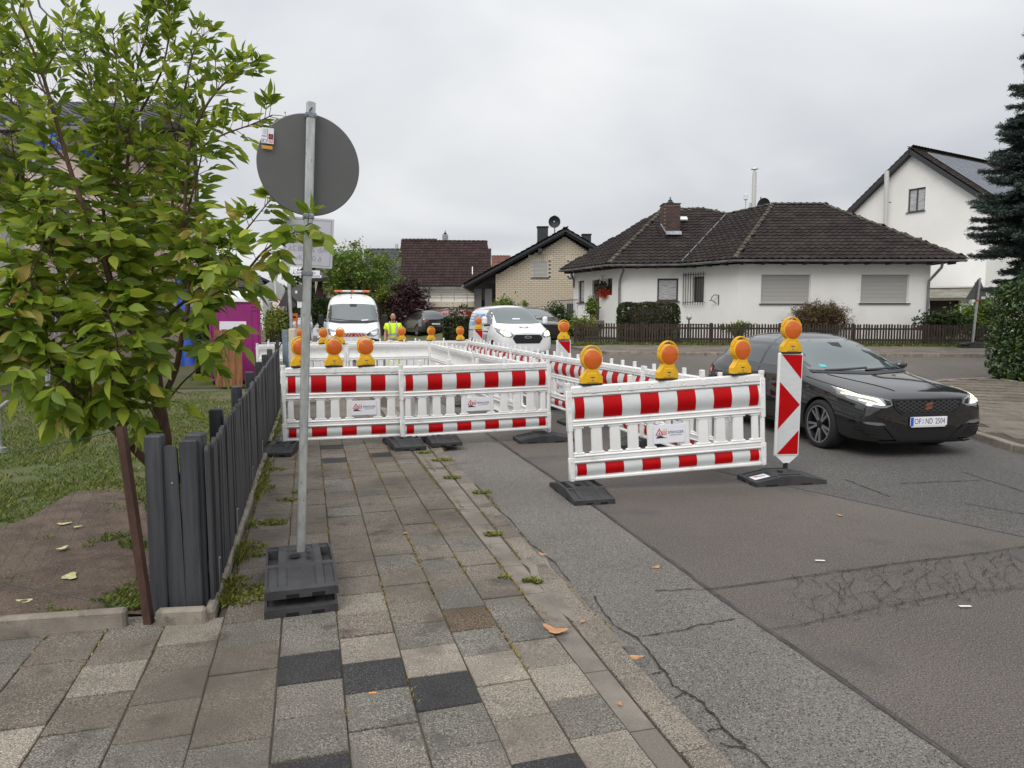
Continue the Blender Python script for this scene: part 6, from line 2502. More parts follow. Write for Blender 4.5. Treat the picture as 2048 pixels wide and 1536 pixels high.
# --- black estate
L = 4.38
st = [
	(0.00, sec(.225, .60, (.70, .29), (.73, .48), (.70, .64), (.60, .70), (.32, .74), zc=.75)),
	(0.06, sec(.185, .72, (.82, .26), (.845, .48), (.82, .67), (.72, .755), (.38, .795), zc=.805)),
	(0.28, sec(.165, .76, (.885, .25), (.905, .48), (.885, .73), (.79, .82), (.43, .862), zc=.872)),
	(0.80, sec(.16, .80, (.908, .25), (.92, .52), (.908, .81), (.81, .895), (.45, .938), zc=.95)),
	(1.22, sec(.16, .80, (.905, .25), (.918, .54), (.905, .87), (.82, .945), (.60, .975), zc=.985)),
	(1.38, sec(.16, .80, (.905, .25), (.918, .54), (.905, .89), (.83, .972), (.74, 1.045), zc=1.07)),
	(2.04, sec(.16, .80, (.905, .25), (.918, .54), (.905, .92), (.82, 1.00), (.63, 1.44), zc=1.49)),
	(2.55, sec(.16, .80, (.905, .25), (.918, .54), (.905, .94), (.81, 1.02), (.635, 1.49), zc=1.535)),
	(3.25, sec(.16, .80, (.905, .25), (.918, .54), (.90, .955), (.80, 1.035), (.62, 1.485), zc=1.52)),
	(3.82, sec(.17, .79, (.90, .26), (.912, .54), (.885, .97), (.775, 1.045), (.59, 1.43), zc=1.465)),
	(4.14, sec(.20, .76, (.87, .29), (.89, .54), (.845, .965), (.72, 1.03), (.54, 1.15), zc=1.18)),
	(4.30, sec(.27, .70, (.81, .36), (.83, .56), (.78, .90), (.66, .96), (.40, .985), zc=.99)),
	(4.38, sec(.33, .60, (.70, .41), (.73, .58), (.68, .83), (.56, .875), (.30, .895), zc=.90)),
]
wx = (L / 2 - .86, L / 2 - .86 - 2.64)
me = shell('body', L, st, wx, (.325, .325), [K['car_black']])
bv = bvh_of(me)
car = thing('black_car', 'wet black estate car with lit headlamps passing the road works', 'car')
body = link('body', me, car)
ws = patch('windscreen', bv, [(-.735, 1.015), (-.40, 1.000), (.40, 1.000), (.735, 1.015), (.62, 1.385), (.35, 1.42), (-.35, 1.42), (-.62, 1.385)], 'x+', .004, K['windscreen'], car, .08)
X = lambda xf: L / 2 - xf
for nm, poly in (('side_window', [(X(1.50), 1.015), (X(2.10), 1.385), (X(2.46), 1.44), (X(2.46), 1.035)]),
				 ('side_window', [(X(2.52), 1.035), (X(2.52), 1.442), (X(3.22), 1.435), (X(3.32), 1.075)]),
				 ('side_window', [(X(3.38), 1.08), (X(3.30), 1.425), (X(3.75), 1.36), (X(3.88), 1.13)])):
	patch(nm, bv, poly, 'y-', .004, K['car_glass'], car, .1, mirror=True)
patch('rear_window', bv, [(-.5, 1.08), (.5, 1.08), (.42, 1.33), (-.42, 1.33)], 'x-', .004, K['car_glass'], car, .1)
for sgn in (1, -1):
	hl = [(.50, .665), (.53, .725), (.66, .758), (.80, .790), (.87, .80), (.875, .735), (.80, .665), (.70, .640), (.58, .632)]
	h = patch('headlight', bv, [(sgn * a, b) for a, b in hl], 'x+', .007, K['headlamp_glass'], car, .04)[0]
	ya = 'y+' if sgn == 1 else 'y-'
	patch('headlight_side', bv, [(X(.16), .70), (X(.16), .765), (X(.45), .812), (X(.74), .845), (X(.50), .775), (X(.30), .715)], ya, .007, K['headlamp_glass'], h, .06)
	patch('running_light', bv, [(sgn * a, b) for a, b in [(.60, .668), (.66, .735), (.85, .785), (.86, .768), (.70, .718), (.645, .665)]], 'x+', .012, K['headlamp_lit'], h, .04)
	patch('running_light', bv, [(sgn * a, b) for a, b in [(.645, .665), (.66, .683), (.74, .700), (.82, .725), (.82, .712), (.74, .682)]], 'x+', .012, K['headlamp_lit'], h, .04)
	patch('running_light', bv, [(X(.20), .745), (X(.20), .762), (X(.45), .806), (X(.62), .826), (X(.45), .795)], ya, .012, K['headlamp_lit'], h, .06)
	patch('lamp_bezel', bv, [(sgn * a, b) for a, b in [(.515, .67), (.535, .715), (.60, .732), (.575, .665)]], 'x+', .012, K['trim_black'], h, .04)
	fg = patch('side_intake', bv, [(sgn * a, b) for a, b in [(.46, .27), (.62, .42), (.85, .47), (.87, .36), (.74, .262)]], 'x+', .006, K['gap_black'], car, .04)[0]
	patch('fog_light', bv, [(sgn * a, b) for a, b in [(.58, .425), (.63, .452), (.83, .468), (.82, .440), (.68, .418)]], 'x+', .012, K['headlamp_glass'], fg, .04)
	for k in range(3):
		patch('intake_fin', bv, [(sgn * a, b) for a, b in [(.60 + .02 * k, .385 - .032 * k), (.85, .405 - .032 * k), (.85, .392 - .032 * k), (.60 + .02 * k, .372 - .032 * k)]], 'x+', .010, K['car_black'], fg, .06)
	patch('bumper_blade', bv, [(sgn * a, b) for a, b in [(.30, .235), (.52, .40), (.60, .405), (.46, .255), (.40, .225)]], 'x+', .020, K['rim_dark'], car, .05)
	patch('tail_light', bv, [(sgn * a, b) for a, b in [(.45, .82), (.74, .88), (.76, .78), (.46, .74)]], 'x-', .006, K['tail_red'], car, .05)
	patch('tail_light_side', bv, [(X(4.02), .80), (X(4.02), .89), (X(4.30), .88), (X(4.30), .78)], 'y+' if sgn == 1 else 'y-', .006, K['tail_red'], car, .05)
	# mirrors
	mb = MB()
	mb.lathe([(.0005, -.10), (.055, -.09), (.085, -.03), (.085, .03), (.06, .085), (.0005, .10)], 16, Matrix.Translation((X(1.66), sgn * .955, 1.04)) @ Matrix.Rotation(PI / 2, 4, 'X') @ Matrix.Diagonal((.75, .7, .9, 1)))
	mb.bar((X(1.62), sgn * .84, .985), (X(1.62), sgn * .93, 1.02), .06, .035)
	mb.build('mirror', K['car_black'], car, 60)
	for s_, w_ in (('door_seam', None),):
		for pts in ([(X(1.36), .90), (X(1.34), .60), (X(1.42), .30)], [(X(2.49), 1.0), (X(2.50), .60), (X(2.46), .30)], [(X(3.40), 1.05), (X(3.36), .80), (X(3.05), .42)]):
			line_patch('door_seam', bv, pts, 'y+' if sgn == 1 else 'y-', .008, K['gap_black'], body)
	line_patch('sill_strip', bv, [(X(1.30), .225), (X(2.3), .225), (X(3.10), .235)], 'y+' if sgn == 1 else 'y-', .10, K['trim_black'], car, .004)
	for xf in (2.05, 2.95):
		line_patch('door_handle', bv, [(X(xf + .20), .865), (X(xf + .40), .87)], 'y+' if sgn == 1 else 'y-', .028, K['trim_black'], car, .018)
g = patch('grille', bv, [(-.47, .72), (.47, .72), (.45, .64), (.36, .565), (-.36, .565), (-.45, .64)], 'x+', .007, K['gap_black'], car, .05)[0]
patch('grille_frame', bv, [(-.49, .738), (.49, .738), (.47, .722), (-.47, .722)], 'x+', .012, K['trim_black'], g, .05)
patch('grille_frame', bv, [(-.375, .565), (.375, .565), (.36, .545), (-.36, .545)], 'x+', .012, K['trim_black'], g, .05)
for sgn in (1, -1):
	patch('grille_frame', bv, [(sgn * a, b) for a, b in [(.47, .722), (.49, .73), (.472, .635), (.375, .547), (.36, .565), (.45, .64)]], 'x+', .012, K['trim_black'], g, .05)
for k in range(-10, 11):                          # honeycomb of crossed strips
	for s_ in (-1, 1):
		pts = []
		for j in range(9):
			z = .572 + j * .0178
			y = k * .085 + s_ * (z - .64) * 1.9
			lim = .36 + max(0, (z - .568)) * 1.1
			if abs(y) < min(.45, lim):
				pts.append((y, z))
		if len(pts) > 1:
			line_patch('grille_mesh', bv, pts, 'x+', .008, mat('grille_grey', (.055, .056, .06), .4) if 'grille_grey' not in bpy.data.materials else bpy.data.materials['grille_grey'], g, .010)
# badge in copper, a plain slashed letter shape
for pts in ([(-.045, .628), (.045, .645), (.045, .628), (-.03, .613)], [(-.045, .610), (.04, .607), (.045, .595), (-.045, .600)], [(-.045, .588), (.03, .590), (.045, .580), (-.045, .562)]):
	patch('badge', bv, [(a * 1.12, b * 1.08 - .004) for a, b in pts], 'x+', .018, K['copper'], g, .03)
patch('lower_intake', bv, [(-.40, .40), (.40, .40), (.44, .31), (.32, .225), (-.32, .225), (-.44, .31)], 'x+', .004, K['gap_black'], car, .05)
patch('front_lip', bv, [(-.66, .232), (.66, .232), (.60, .214), (-.60, .214)], 'x+', .03, K['trim_black'], car, .05)
# number plate
fx_ = bv.ray_cast(Vector((6, .0, .46)), Vector((-1, 0, 0)))[0].x + .020
pl = MB().box((fx_, 0, .462), (.012, .52, .112), bev=.003).build('number_plate', K['plate_white'], car)
MB().box((fx_ + .0066, -.238, .462), (.001, .042, .106)).build('plate_band', K['plate_blue'], pl)
MB().box((fx_ - .004, 0, .398), (.012, .48, .016)).build('plate_holder', K['white_trim'], pl)
me_ = text_mesh('OF', .098, K['print_dark'], 0, sx=.78)
def on_front(me_, y, z, dx=.0072):
	me_.transform(frame_m((fx_ + dx, y, z), (0, 1, 0), (0, 0, 1)))
	link('lettering', me_, pl)
on_front(me_, -.160, .460)
on_front(text_mesh('ND', .098, K['print_dark'], 0, sx=.72), .0, .460)
on_front(text_mesh('2504', .098, K['print_dark'], 0, sx=.72), .158, .460)
MB().lathe([(.012, 0), (.0005, .001)], 12, frame_m((fx_ + .0066, -.085, .478), (0, 1, 0), (0, 0, 1))).build('plate_seal', K['print_pale'], pl)
MB().lathe([(.012, 0), (.0005, .001)], 12, frame_m((fx_ + .0066, -.085, .445), (0, 1, 0), (0, 0, 1))).build('plate_seal', K['print_pale'], pl)
for sgn, y0, y1 in ((1, -.55, .12), (1, .05, .62)):
	line_patch('wiper', bv, [(y0, 1.005), ((y0 + y1) / 2, 1.015), (y1, 1.03)], 'x+', .014, K['trim_black'], car, .014)
line_patch('cowl_strip', bv, [(-.74, .992), (0, .975), (.74, .992)], 'x+', .024, K['trim_black'], car, .006)
patch('sensor_housing', bv, [(-.09, 1.37), (.09, 1.37), (.06, 1.30), (-.06, 1.33)], 'x+', .006, K['trim_black'], ws[0], .05)
patch('sticker', bv, [(-.56, 1.045), (-.47, 1.040), (-.47, 1.075), (-.55, 1.082)], 'x+', .007, mat('sticker_teal', (.10, .42, .42), .4), ws[0], .05)
patch('sticker', bv, [(.55, 1.03), (.64, 1.035), (.60, 1.10), (.53, 1.10)], 'x+', .007, mat('glass_teal', (.07, .15, .15), .2), ws[0], .05)
line_patch('bonnet_seam', bv, [(X(.22), .76), (X(.5), .80), (X(1.0), .83), (X(1.28), .84)], 'z', .008, K['gap_black'], body)
line_patch('bonnet_seam', bv, [(X(.22), -.76), (X(.5), -.80), (X(1.0), -.83), (X(1.28), -.84)], 'z', .008, K['gap_black'], body)
for sgn in (-1, 1):
	line_patch('bonnet_crease', bv, [(X(.18), sgn * .34), (X(.7), sgn * .50), (X(1.15), sgn * .60)], 'z', .018, K['car_black'], body, .007)
add_wheels(car, wx, .81, .325, .225, spokes=5, rim_m=K['rim_silver'], rim_r=.245)
MB().box((-.1, 0, .25), (3.0, 1.3, .14)).build('underbody', K['gap_black'], car)
# place by its right front wheel
TH = R(11)
hd_ = Vector((math.sin(TH), -math.cos(TH), 0))
left = Vector((-hd_.y, hd_.x, 0))
cw_ = gz(1650, 896, 0)
cc = Vector((cw_.x, cw_.y + .02, 0)) - hd_ * wx[0] + left * .81
car.location = (cc.x, cc.y, zg(cc.x, cc.y) * .3)
car.rotation_euler = (0, 0, math.atan2(hd_.y, hd_.x))

# --- boxy vans
def van(label, L, W_, H, st, wxs, wr, group, glass, name='white_van', paint='car_white'):
	me = shell('body', L, st, wxs, (wr, wr), [K[paint]], .62)
	t = thing(name, label, 'van', group=group)
	b = link('body', me, t)
	return t, b, bvh_of(me)
def place_vehicle(t, x, y, head, dz=0.0):
	t.location = (x, y, zg(x, y) + dz)
	t.rotation_euler = (0, 0, head)
# high-roof van, head on
L = 5.9
st = [
	(0.00, sec(.32, .60, (.74, .40), (.80, .60), (.78, .82), (.70, .95), (.40, 1.00), zc=1.01)),
	(0.10, sec(.25, .78, (.90, .36), (.94, .60), (.92, .88), (.84, 1.02), (.48, 1.08), zc=1.09)),
	(0.42, sec(.22, .88, (.99, .36), (1.01, .65), (.99, 1.00), (.92, 1.14), (.52, 1.22), zc=1.24)),
	(0.70, sec(.22, .90, (1.01, .36), (1.025, .70), (1.01, 1.14), (.95, 1.26), (.70, 1.35), zc=1.38)),
	(1.25, sec(.22, .90, (1.01, .36), (1.025, .80), (1.01, 1.35), (.97, 1.52), (.90, 1.95), zc=2.0)),
	(1.50, sec(.22, .90, (1.01, .36), (1.025, .80), (1.01, 1.40), (.97, 1.70), (.90, 2.18), zc=2.24)),
	(2.10, sec(.22, .90, (1.01, .36), (1.025, .80), (1.01, 1.45), (.97, 1.80), (.90, 2.47), zc=2.52)),
	(3.50, sec(.22, .90, (1.01, .36), (1.025, .80), (1.01, 1.45), (.97, 1.85), (.90, 2.50), zc=2.55)),
	(5.75, sec(.22, .90, (1.01, .36), (1.025, .80), (1.01, 1.45), (.97, 1.85), (.90, 2.48), zc=2.53)),
	(5.90, sec(.30, .86, (.97, .40), (.99, .80), (.97, 1.45), (.93, 1.85), (.79, 2.38), zc=2.42)),
]
v1, b1, bv = van('white high-roof works van facing us with amber light bar and striped nose', L, 2.05, 2.52, st, (L / 2 - .95, L / 2 - 4.7), .34, 'white vans', None)
X = lambda xf: L / 2 - xf
wsn = patch('windscreen', bv, [(-.90, 1.40), (-.5, 1.34), (.5, 1.34), (.90, 1.40), (.86, 2.03), (.4, 2.07), (-.4, 2.07), (-.86, 2.03)], 'x+', .014, K['windscreen'], v1, .06)[0]
patch('screen_edge', bv, [(-.90, 1.385), (-.5, 1.325), (.5, 1.325), (.90, 1.385), (.90, 1.45), (.5, 1.40), (-.5, 1.40), (-.90, 1.45)], 'x+', .019, K['trim_black'], wsn, .1)
patch('mirror_foot', bv, [(-.12, 2.05), (.16, 2.05), (.14, 1.96), (-.10, 1.96)], 'x+', .020, K['trim_black'], wsn, .1)
patch('document', bv, [(.30, 1.41), (.56, 1.43), (.56, 1.465), (.30, 1.45)], 'x+', .022, K['plate_white'], wsn, .1)
for y0, y1 in ((-.85, .05), (-.15, .70)):
	line_patch('wiper', bv, [(y0, 1.50 if y0 < -.5 else 1.43), (y1, 1.40)], 'x+', .03, K['trim_black'], wsn, .016)
for sgn in (1, -1):
	h = patch('headlight', bv, [(sgn * a, b) for a, b in [(.44, .92), (.60, 1.03), (.88, 1.14), (.93, 1.10), (.90, .92), (.72, .84), (.50, .86)]], 'x+', .008, K['headlamp_glass'], v1, .08)[0]
	patch('lamp_reflector', bv, [(sgn * a, b) for a, b in [(.62, .94), (.74, 1.02), (.86, 1.04), (.84, .92), (.72, .88)]], 'x+', .012, K['chrome'], h, .08)
	patch('lamp_bezel', bv, [(sgn * a, b) for a, b in [(.46, .915), (.60, 1.00), (.60, .95), (.52, .88)]], 'x+', .012, K['trim_black'], h, .08)
	patch('bumper_corner', bv, [(sgn * a, b) for a, b in [(.50, .56), (.62, .80), (.92, .72), (.96, .46), (.80, .36)]], 'x+', .010, K['rim_dark'], v1, .08)
	patch('side_window', bv, [(X(.95), 1.40), (X(1.32), 1.86), (X(1.95), 1.92), (X(1.95), 1.36)], 'y+' if sgn == 1 else 'y-', .006, K['car_glass'], v1, .1)
	mb = MB().box((X(1.05), sgn * 1.20, 1.46), (.14, .22, .42), bev=.05)
	mb.box((X(1.05), sgn * 1.19, 1.20), (.13, .20, .14), bev=.04)
	mb.bar((X(1.05), sgn * .98, 1.40), (X(1.05), sgn * 1.14, 1.46), .06, .05)
	mb.build('mirror', K['trim_black'], v1)
patch('nose_band', bv, [(-.46, .97), (.46, .97), (.46, .84), (-.46, .84)], 'x+', .006, K['reflect'], v1, .08)
for k in range(-4, 4):
	s_ = -1 if k >= 0 else 1
	y0 = k * .115 + (.02)
	patch('red_stripe', bv, [(y0, .84), (y0 + .06, .84), (y0 + .06 + s_ * .10, .97), (y0 + s_ * .10, .97)] if abs(k) < 5 else [], 'x+', .010, K['red_sheet'], v1, .08)
patch('lower_grille', bv, [(-.55, .62), (.55, .62), (.60, .40), (-.60, .40)], 'x+', .006, K['trim_black'], v1, .1)
MB().box((L / 2 + .02, 0, .55), (.02, .52, .11)).build('number_plate', K['plate_white'], v1)
ant = MB().lathe([(.05, 0), (.04, .04), (.02, .09), (.0005, .10)], 10, Matrix.Translation((X(1.72), -.05, 2.25)))
ant.cyl((X(1.72), -.05, 2.30), (X(1.78), -.05, 2.62), .008, n=5)
ant.build('aerial', K['trim_black'], v1)
lb = MB().box((X(2.4), 0, 2.60), (.22, 1.0, .07), bev=.02).build('light_bar', K['white_trim'], v1)
for y0, y1 in ((-.70, -.38), (.38, .70), (-.07, .07)):
	MB().box((X(2.4), (y0 + y1) / 2, 2.60), (.25, y1 - y0, .09 if y0 > -.1 and y1 < .1 else .075), bev=.02).build('amber_lens', K['orange_lamp'], lb)
for y in (-.5, .5):
	MB().box((X(2.4), y, 2.54), (.1, .1, .10)).build('bar_foot', K['trim_black'], lb)
add_wheels(v1, (L / 2 - .95, L / 2 - 4.7), .88, .34, .22, spokes=8, double=False, rim_m=K['rim_silver'], rim_r=.22)
# bits of high-visibility clothing seen through the glass stay out of reach; two seats
def place_front(t, u, y, dx, Lc, dz=0.0):          # nose at photo column u, heading (dx, -1)
	d = Vector((dx, -1, 0)).normalized()
	f = at(u, 640, y)
	place_vehicle(t, f.x - d.x * Lc / 2, y - d.y * Lc / 2, math.atan2(d.y, d.x), dz)
place_front(v1, 707, 26.3, .235, 5.9)

# lower delivery van with poster
L = 5.0
st = [
	(0.00, sec(.32, .50, (.66, .38), (.72, .56), (.70, .78), (.60, .90), (.34, .96), zc=.97)),
	(0.10, sec(.24, .72, (.86, .34), (.90, .58), (.88, .84), (.78, .97), (.44, 1.03), zc=1.04)),
	(0.45, sec(.20, .84, (.96, .34), (.985, .62), (.965, .94), (.88, 1.08), (.50, 1.14), zc=1.15)),
	(0.95, sec(.20, .86, (.98, .34), (.995, .64), (.985, 1.05), (.91, 1.18), (.66, 1.25), zc=1.265)),
	(1.15, sec(.20, .86, (.98, .34), (.995, .64), (.985, 1.09), (.92, 1.24), (.80, 1.36), zc=1.39)),
	(1.85, sec(.20, .86, (.98, .34), (.995, .66), (.985, 1.15), (.91, 1.32), (.77, 1.85), zc=1.905)),
	(2.40, sec(.20, .86, (.98, .34), (.995, .66), (.985, 1.15), (.92, 1.36), (.80, 1.925), zc=1.97)),
	(4.80, sec(.20, .86, (.98, .34), (.995, .66), (.985, 1.15), (.93, 1.36), (.81, 1.915), zc=1.96)),
	(4.98, sec(.28, .82, (.94, .38), (.955, .66), (.94, 1.15), (.89, 1.36), (.77, 1.85), zc=1.89)),
]
v2, b2, bv = van('white delivery van with lit headlamps and a blue poster on its side', L, 1.99, 1.97, st, (L / 2 - .98, L / 2 - 3.91), .33, 'white vans', None)
X = lambda xf: L / 2 - xf
wsn = patch('windscreen', bv, [(-.80, 1.295), (-.4, 1.27), (.4, 1.27), (.80, 1.295), (.72, 1.80), (.3, 1.845), (-.3, 1.845), (-.72, 1.80)], 'x+', .016, K['windscreen'], v2, .06)[0]
patch('document', bv, [(-.20, 1.40), (.08, 1.40), (.08, 1.44), (-.20, 1.44)], 'x+', .022, K['plate_white'], wsn, .1)
line_patch('wiper', bv, [(-.35, 1.29), (.1, 1.315), (.55, 1.30)], 'x+', .028, K['trim_black'], wsn, .014)
for sgn in (1, -1):
	h = patch('headlight', bv, [(sgn * a, b) for a, b in [(.46, .86), (.56, .97), (.86, 1.09), (.93, 1.13), (.94, .98), (.84, .83), (.60, .80)]], 'x+', .008, K['headlamp_glass'], v2, .06)[0]
	patch('headlamp_beam', bv, [(sgn * a, b) for a, b in [(.58, .87), (.62, .96), (.84, 1.03), (.88, .98), (.80, .87), (.66, .84)]], 'x+', .012, K['headlamp_lit'], h, .06)
	patch('side_window', bv, [(X(1.30), 1.25), (X(1.86), 1.72), (X(2.30), 1.76), (X(2.30), 1.22)], 'y+' if sgn == 1 else 'y-', .006, K['car_glass'], v2, .1)
	patch('poster', bv, [(X(2.45), 1.18), (X(2.45), 1.80), (X(4.75), 1.79), (X(4.75), 1.18)], 'y+' if sgn == 1 else 'y-', .006, K['poster'], v2, .2)
	mb = MB().box((X(1.50), sgn * 1.14, 1.37), (.16, .20, .30), bev=.06)
	mb.build('mirror', K['car_white'], v2)
	MB().bar((X(1.50), sgn * .90, 1.22), (X(1.50), sgn * 1.16, 1.20), .10, .07, bev=.02).build('mirror_arm', K['trim_black'], v2)
	line_patch('side_rubber', bv, [(X(1.6), .98), (X(4.7), 1.02)], 'y+' if sgn == 1 else 'y-', .035, K['trim_black'], v2, .008)
	line_patch('door_seam', bv, [(X(2.38), 1.8), (X(2.38), .5)], 'y+' if sgn == 1 else 'y-', .012, K['gap_black'], b2)
g = patch('grille', bv, [(-.44, .90), (.44, .90), (.54, .78), (.42, .60), (-.42, .60), (-.54, .78)], 'x+', .008, K['trim_black'], v2, .08)[0]
for z in (.84, .75, .67):
	line_patch('grille_bar', bv, [(-.46, z), (0, z + .004), (.46, z)], 'x+', .022, K['rim_dark'], g, .016)
patch('badge', bv, [(.13 * math.cos(a), .815 + .045 * math.sin(a)) for a in np.linspace(0, 2 * PI, 18)[:-1]], 'x+', .024, K['chrome'], g, .06)
patch('badge', bv, [(.105 * math.cos(a), .815 + .032 * math.sin(a)) for a in np.linspace(0, 2 * PI, 18)[:-1]], 'x+', .027, K['print_dark'], g, .06)
def decal_text(bv, txt, size, m, parent, conv, sx=1.0):
	me = text_mesh(txt, size, m, 0, sx=sx)
	for v in me.vertices:
		o, d = conv(v.co.x, v.co.y)
		h = bv.ray_cast(o, d)
		if h[0] is not None:
			nn = h[1] if h[1].dot(d) < 0 else -h[1]
			v.co = h[0] + nn * .010
	return link('lettering', me, parent)
decal_text(bv, 'RUF', .13, K['print_blue'], v2, lambda a, b: (Vector((6, a, 1.13 + b * .55)), Vector((-1, 0, 0))), 1.5)
decal_text(bv, 'RUF', .34, K['print_blue'], v2, lambda a, b: (Vector((X(2.0) + a, -6, .74 + b)), Vector((0, 1, 0))))
decal_text(bv, 'Ford', .05, K['plate_white'], g, lambda a, b: (Vector((6, a, .815 + b)), Vector((-1, 0, 0))))
for k, w_ in enumerate((.55, .8, .65, .7)):
	patch('poster_text', bv, [(X(4.65), 1.66 - k * .11), (X(4.65 - w_), 1.66 - k * .11), (X(4.65 - w_), 1.72 - k * .11), (X(4.65), 1.72 - k * .11)], 'y-', .010, K['plate_white'], v2, .2)
add_wheels(v2, (L / 2 - .98, L / 2 - 3.91), .86, .33, .22, spokes=8, double=False, rim_r=.21)
place_front(v2, 1056, 24.2, .30, 5.0, -.05)

# --- ordinary cars further off
def plain_car(label, paint, Lc, Hc, name='parked_car', estate=True, group='cars parked along the street', lights='tail'):
	sc = Hc / 1.47
	k = Lc / 4.38
	sts = []
	for xf, pts in STC if estate else STC:
		sts.append((xf * k, [(y * 1.0, z * sc if z < 1 else z * sc) for y, z in pts]))
	wxs = (Lc / 2 - .86 * k, Lc / 2 - 3.5 * k)
	me = shell('body', Lc, sts, wxs, (.33, .33), [K[paint]], sub=2)
	t = thing(name, label, 'car', group=group)
	b = link('body', me, t)
	bv = bvh_of(me)
	X = lambda xf: Lc / 2 - xf * k
	patch('windscreen', bv, [(-.70, 1.03 * sc), (.70, 1.03 * sc), (.57, 1.35 * sc), (-.57, 1.35 * sc)], 'x+', .005, K['windscreen'], t, .12)
	patch('rear_window', bv, [(-.62, 1.07 * sc), (.62, 1.07 * sc), (.50, 1.35 * sc), (-.50, 1.35 * sc)], 'x-', .005, K['car_glass'], t, .12)
	for sgn in (1, -1):
		ax = 'y+' if sgn == 1 else 'y-'
		for poly in ([(X(1.52), 1.03), (X(2.10), 1.34), (X(2.46), 1.375), (X(2.46), 1.035)], [(X(2.52), 1.035), (X(2.52), 1.377), (X(3.22), 1.365), (X(3.32), 1.075)], [(X(3.38), 1.08), (X(3.30), 1.355), (X(3.75), 1.30), (X(3.88), 1.13)]):
			patch('side_window', bv, [(a, b_ * sc) for a, b_ in poly], ax, .005, K['car_glass'], t, .15)
		patch('headlight', bv, [(sgn * a, b_ * sc) for a, b_ in [(.42, .63), (.62, .71), (.84, .74), (.80, .66), (.55, .59)]], 'x+', .008, K['headlamp_glass'], t, .06)
		patch('tail_light', bv, [(sgn * a, b_ * sc) for a, b_ in [(.42, .80), (.76, .88), (.78, .78), (.44, .72)]], 'x-', .008, K['tail_red'], t, .06)
		mb = MB().box((X(1.62), sgn * .99, 1.05 * sc), (.12, .18, .13), bev=.04)
		mb.build('mirror', K[paint], t)
		MB().tube([(X(2.0), sgn * .58, 1.42 * sc), (X(2.7), sgn * .60, 1.49 * sc), (X(3.8), sgn * .56, 1.40 * sc)], .016, 6).build('roof_rail', K['rim_silver'], t)
		line_patch('door_seam', bv, [(X(2.49), 1.0 * sc), (X(2.48), .32 * sc)], ax, .012, K['gap_black'], b)
	patch('rear_bumper', bv, [(-.72, .52 * sc), (.72, .52 * sc), (.66, .33 * sc), (-.66, .33 * sc)], 'x-', .008, K['trim_black'], t, .1)
	line_patch('chrome_strip', bv, [(-.7, .535 * sc), (.7, .535 * sc)], 'x-', .02, K['chrome'], t, .012)
	patch('number_plate', bv, [(-.26, .70 * sc), (.26, .70 * sc), (.26, .62 * sc), (-.26, .62 * sc)], 'x-', .012, K['plate_white'], t, .1)
	patch('grille', bv, [(-.40, .66 * sc), (.40, .66 * sc), (.34, .55 * sc), (-.34, .55 * sc)], 'x+', .008, K['trim_black'], t, .1)
	add_wheels(t, wxs, .81, .33, .22, spokes=5, rim_r=.24)
	return t
STC = [
	(0.00, sec(.235, .46, (.58, .30), (.62, .48), (.58, .61), (.50, .655), (.28, .685), zc=.69)),
	(0.07, sec(.195, .64, (.75, .27), (.78, .48), (.75, .64), (.66, .70), (.36, .735), zc=.742)),
	(0.30, sec(.165, .74, (.865, .25), (.885, .48), (.865, .69), (.77, .775), (.42, .812), zc=.82)),
	(1.22, sec(.16, .80, (.905, .25), (.918, .54), (.905, .87), (.82, .945), (.60, .975), zc=.985)),
	(1.38, sec(.16, .80, (.905, .25), (.918, .54), (.905, .89), (.83, .972), (.72, 1.035), zc=1.06)),
	(2.02, sec(.16, .80, (.905, .25), (.918, .54), (.905, .92), (.81, 1.00), (.595, 1.372), zc=1.425)),
	(3.25, sec(.16, .80, (.905, .25), (.918, .54), (.90, .955), (.79, 1.035), (.585, 1.42), zc=1.455)),
	(3.90, sec(.17, .79, (.90, .26), (.912, .54), (.885, .97), (.765, 1.045), (.56, 1.365), zc=1.40)),
	(4.22, sec(.20, .76, (.87, .29), (.89, .54), (.845, .965), (.72, 1.03), (.54, 1.12), zc=1.15)),
	(4.32, sec(.27, .70, (.81, .36), (.83, .56), (.78, .90), (.66, .96), (.40, .985), zc=.99)),
	(4.38, sec(.33, .60, (.70, .41), (.73, .58), (.68, .83), (.56, .875), (.30, .895), zc=.90)),
]
c = plain_car('dark grey sport utility car seen from behind, parked right of the man in yellow', 'car_grey', 4.45, 1.63)
p = at(850, 660, 43.5)
place_vehicle(c, p.x - .25, p.y + 1.2, R(117))
c = plain_car('black car parked with only its glass and roof showing between man and grey car', 'car_black', 4.3, 1.47)
p = at(809, 660, 47)
place_vehicle(c, p.x + .1, p.y + 1.4, R(-72))
c = plain_car('red car whose roof shows over the clipped hedge', 'car_red', 4.2, 1.66)
p = at(884, 660, 46.6)
place_vehicle(c, p.x + .2, p.y, R(176), -.28)
c = plain_car('silver car parked half hidden behind the white high-roof van', 'car_silver', 4.3, 1.5)
p = at(640, 660, 31)
place_vehicle(c, p.x + .15, p.y + 1.5, R(-76))
c = plain_car('small silver car far down the street near the leaning sign post', 'car_silver', 4.2, 1.5)
p = at(599, 645, 48)
place_vehicle(c, p.x + .2, p.y, R(205), -.1)
c = plain_car('dark olive car parked close beside the white delivery van', 'car_olive', 4.3, 1.5)
place_front(c, 1100, 29.5, .30, 4.3, .05)

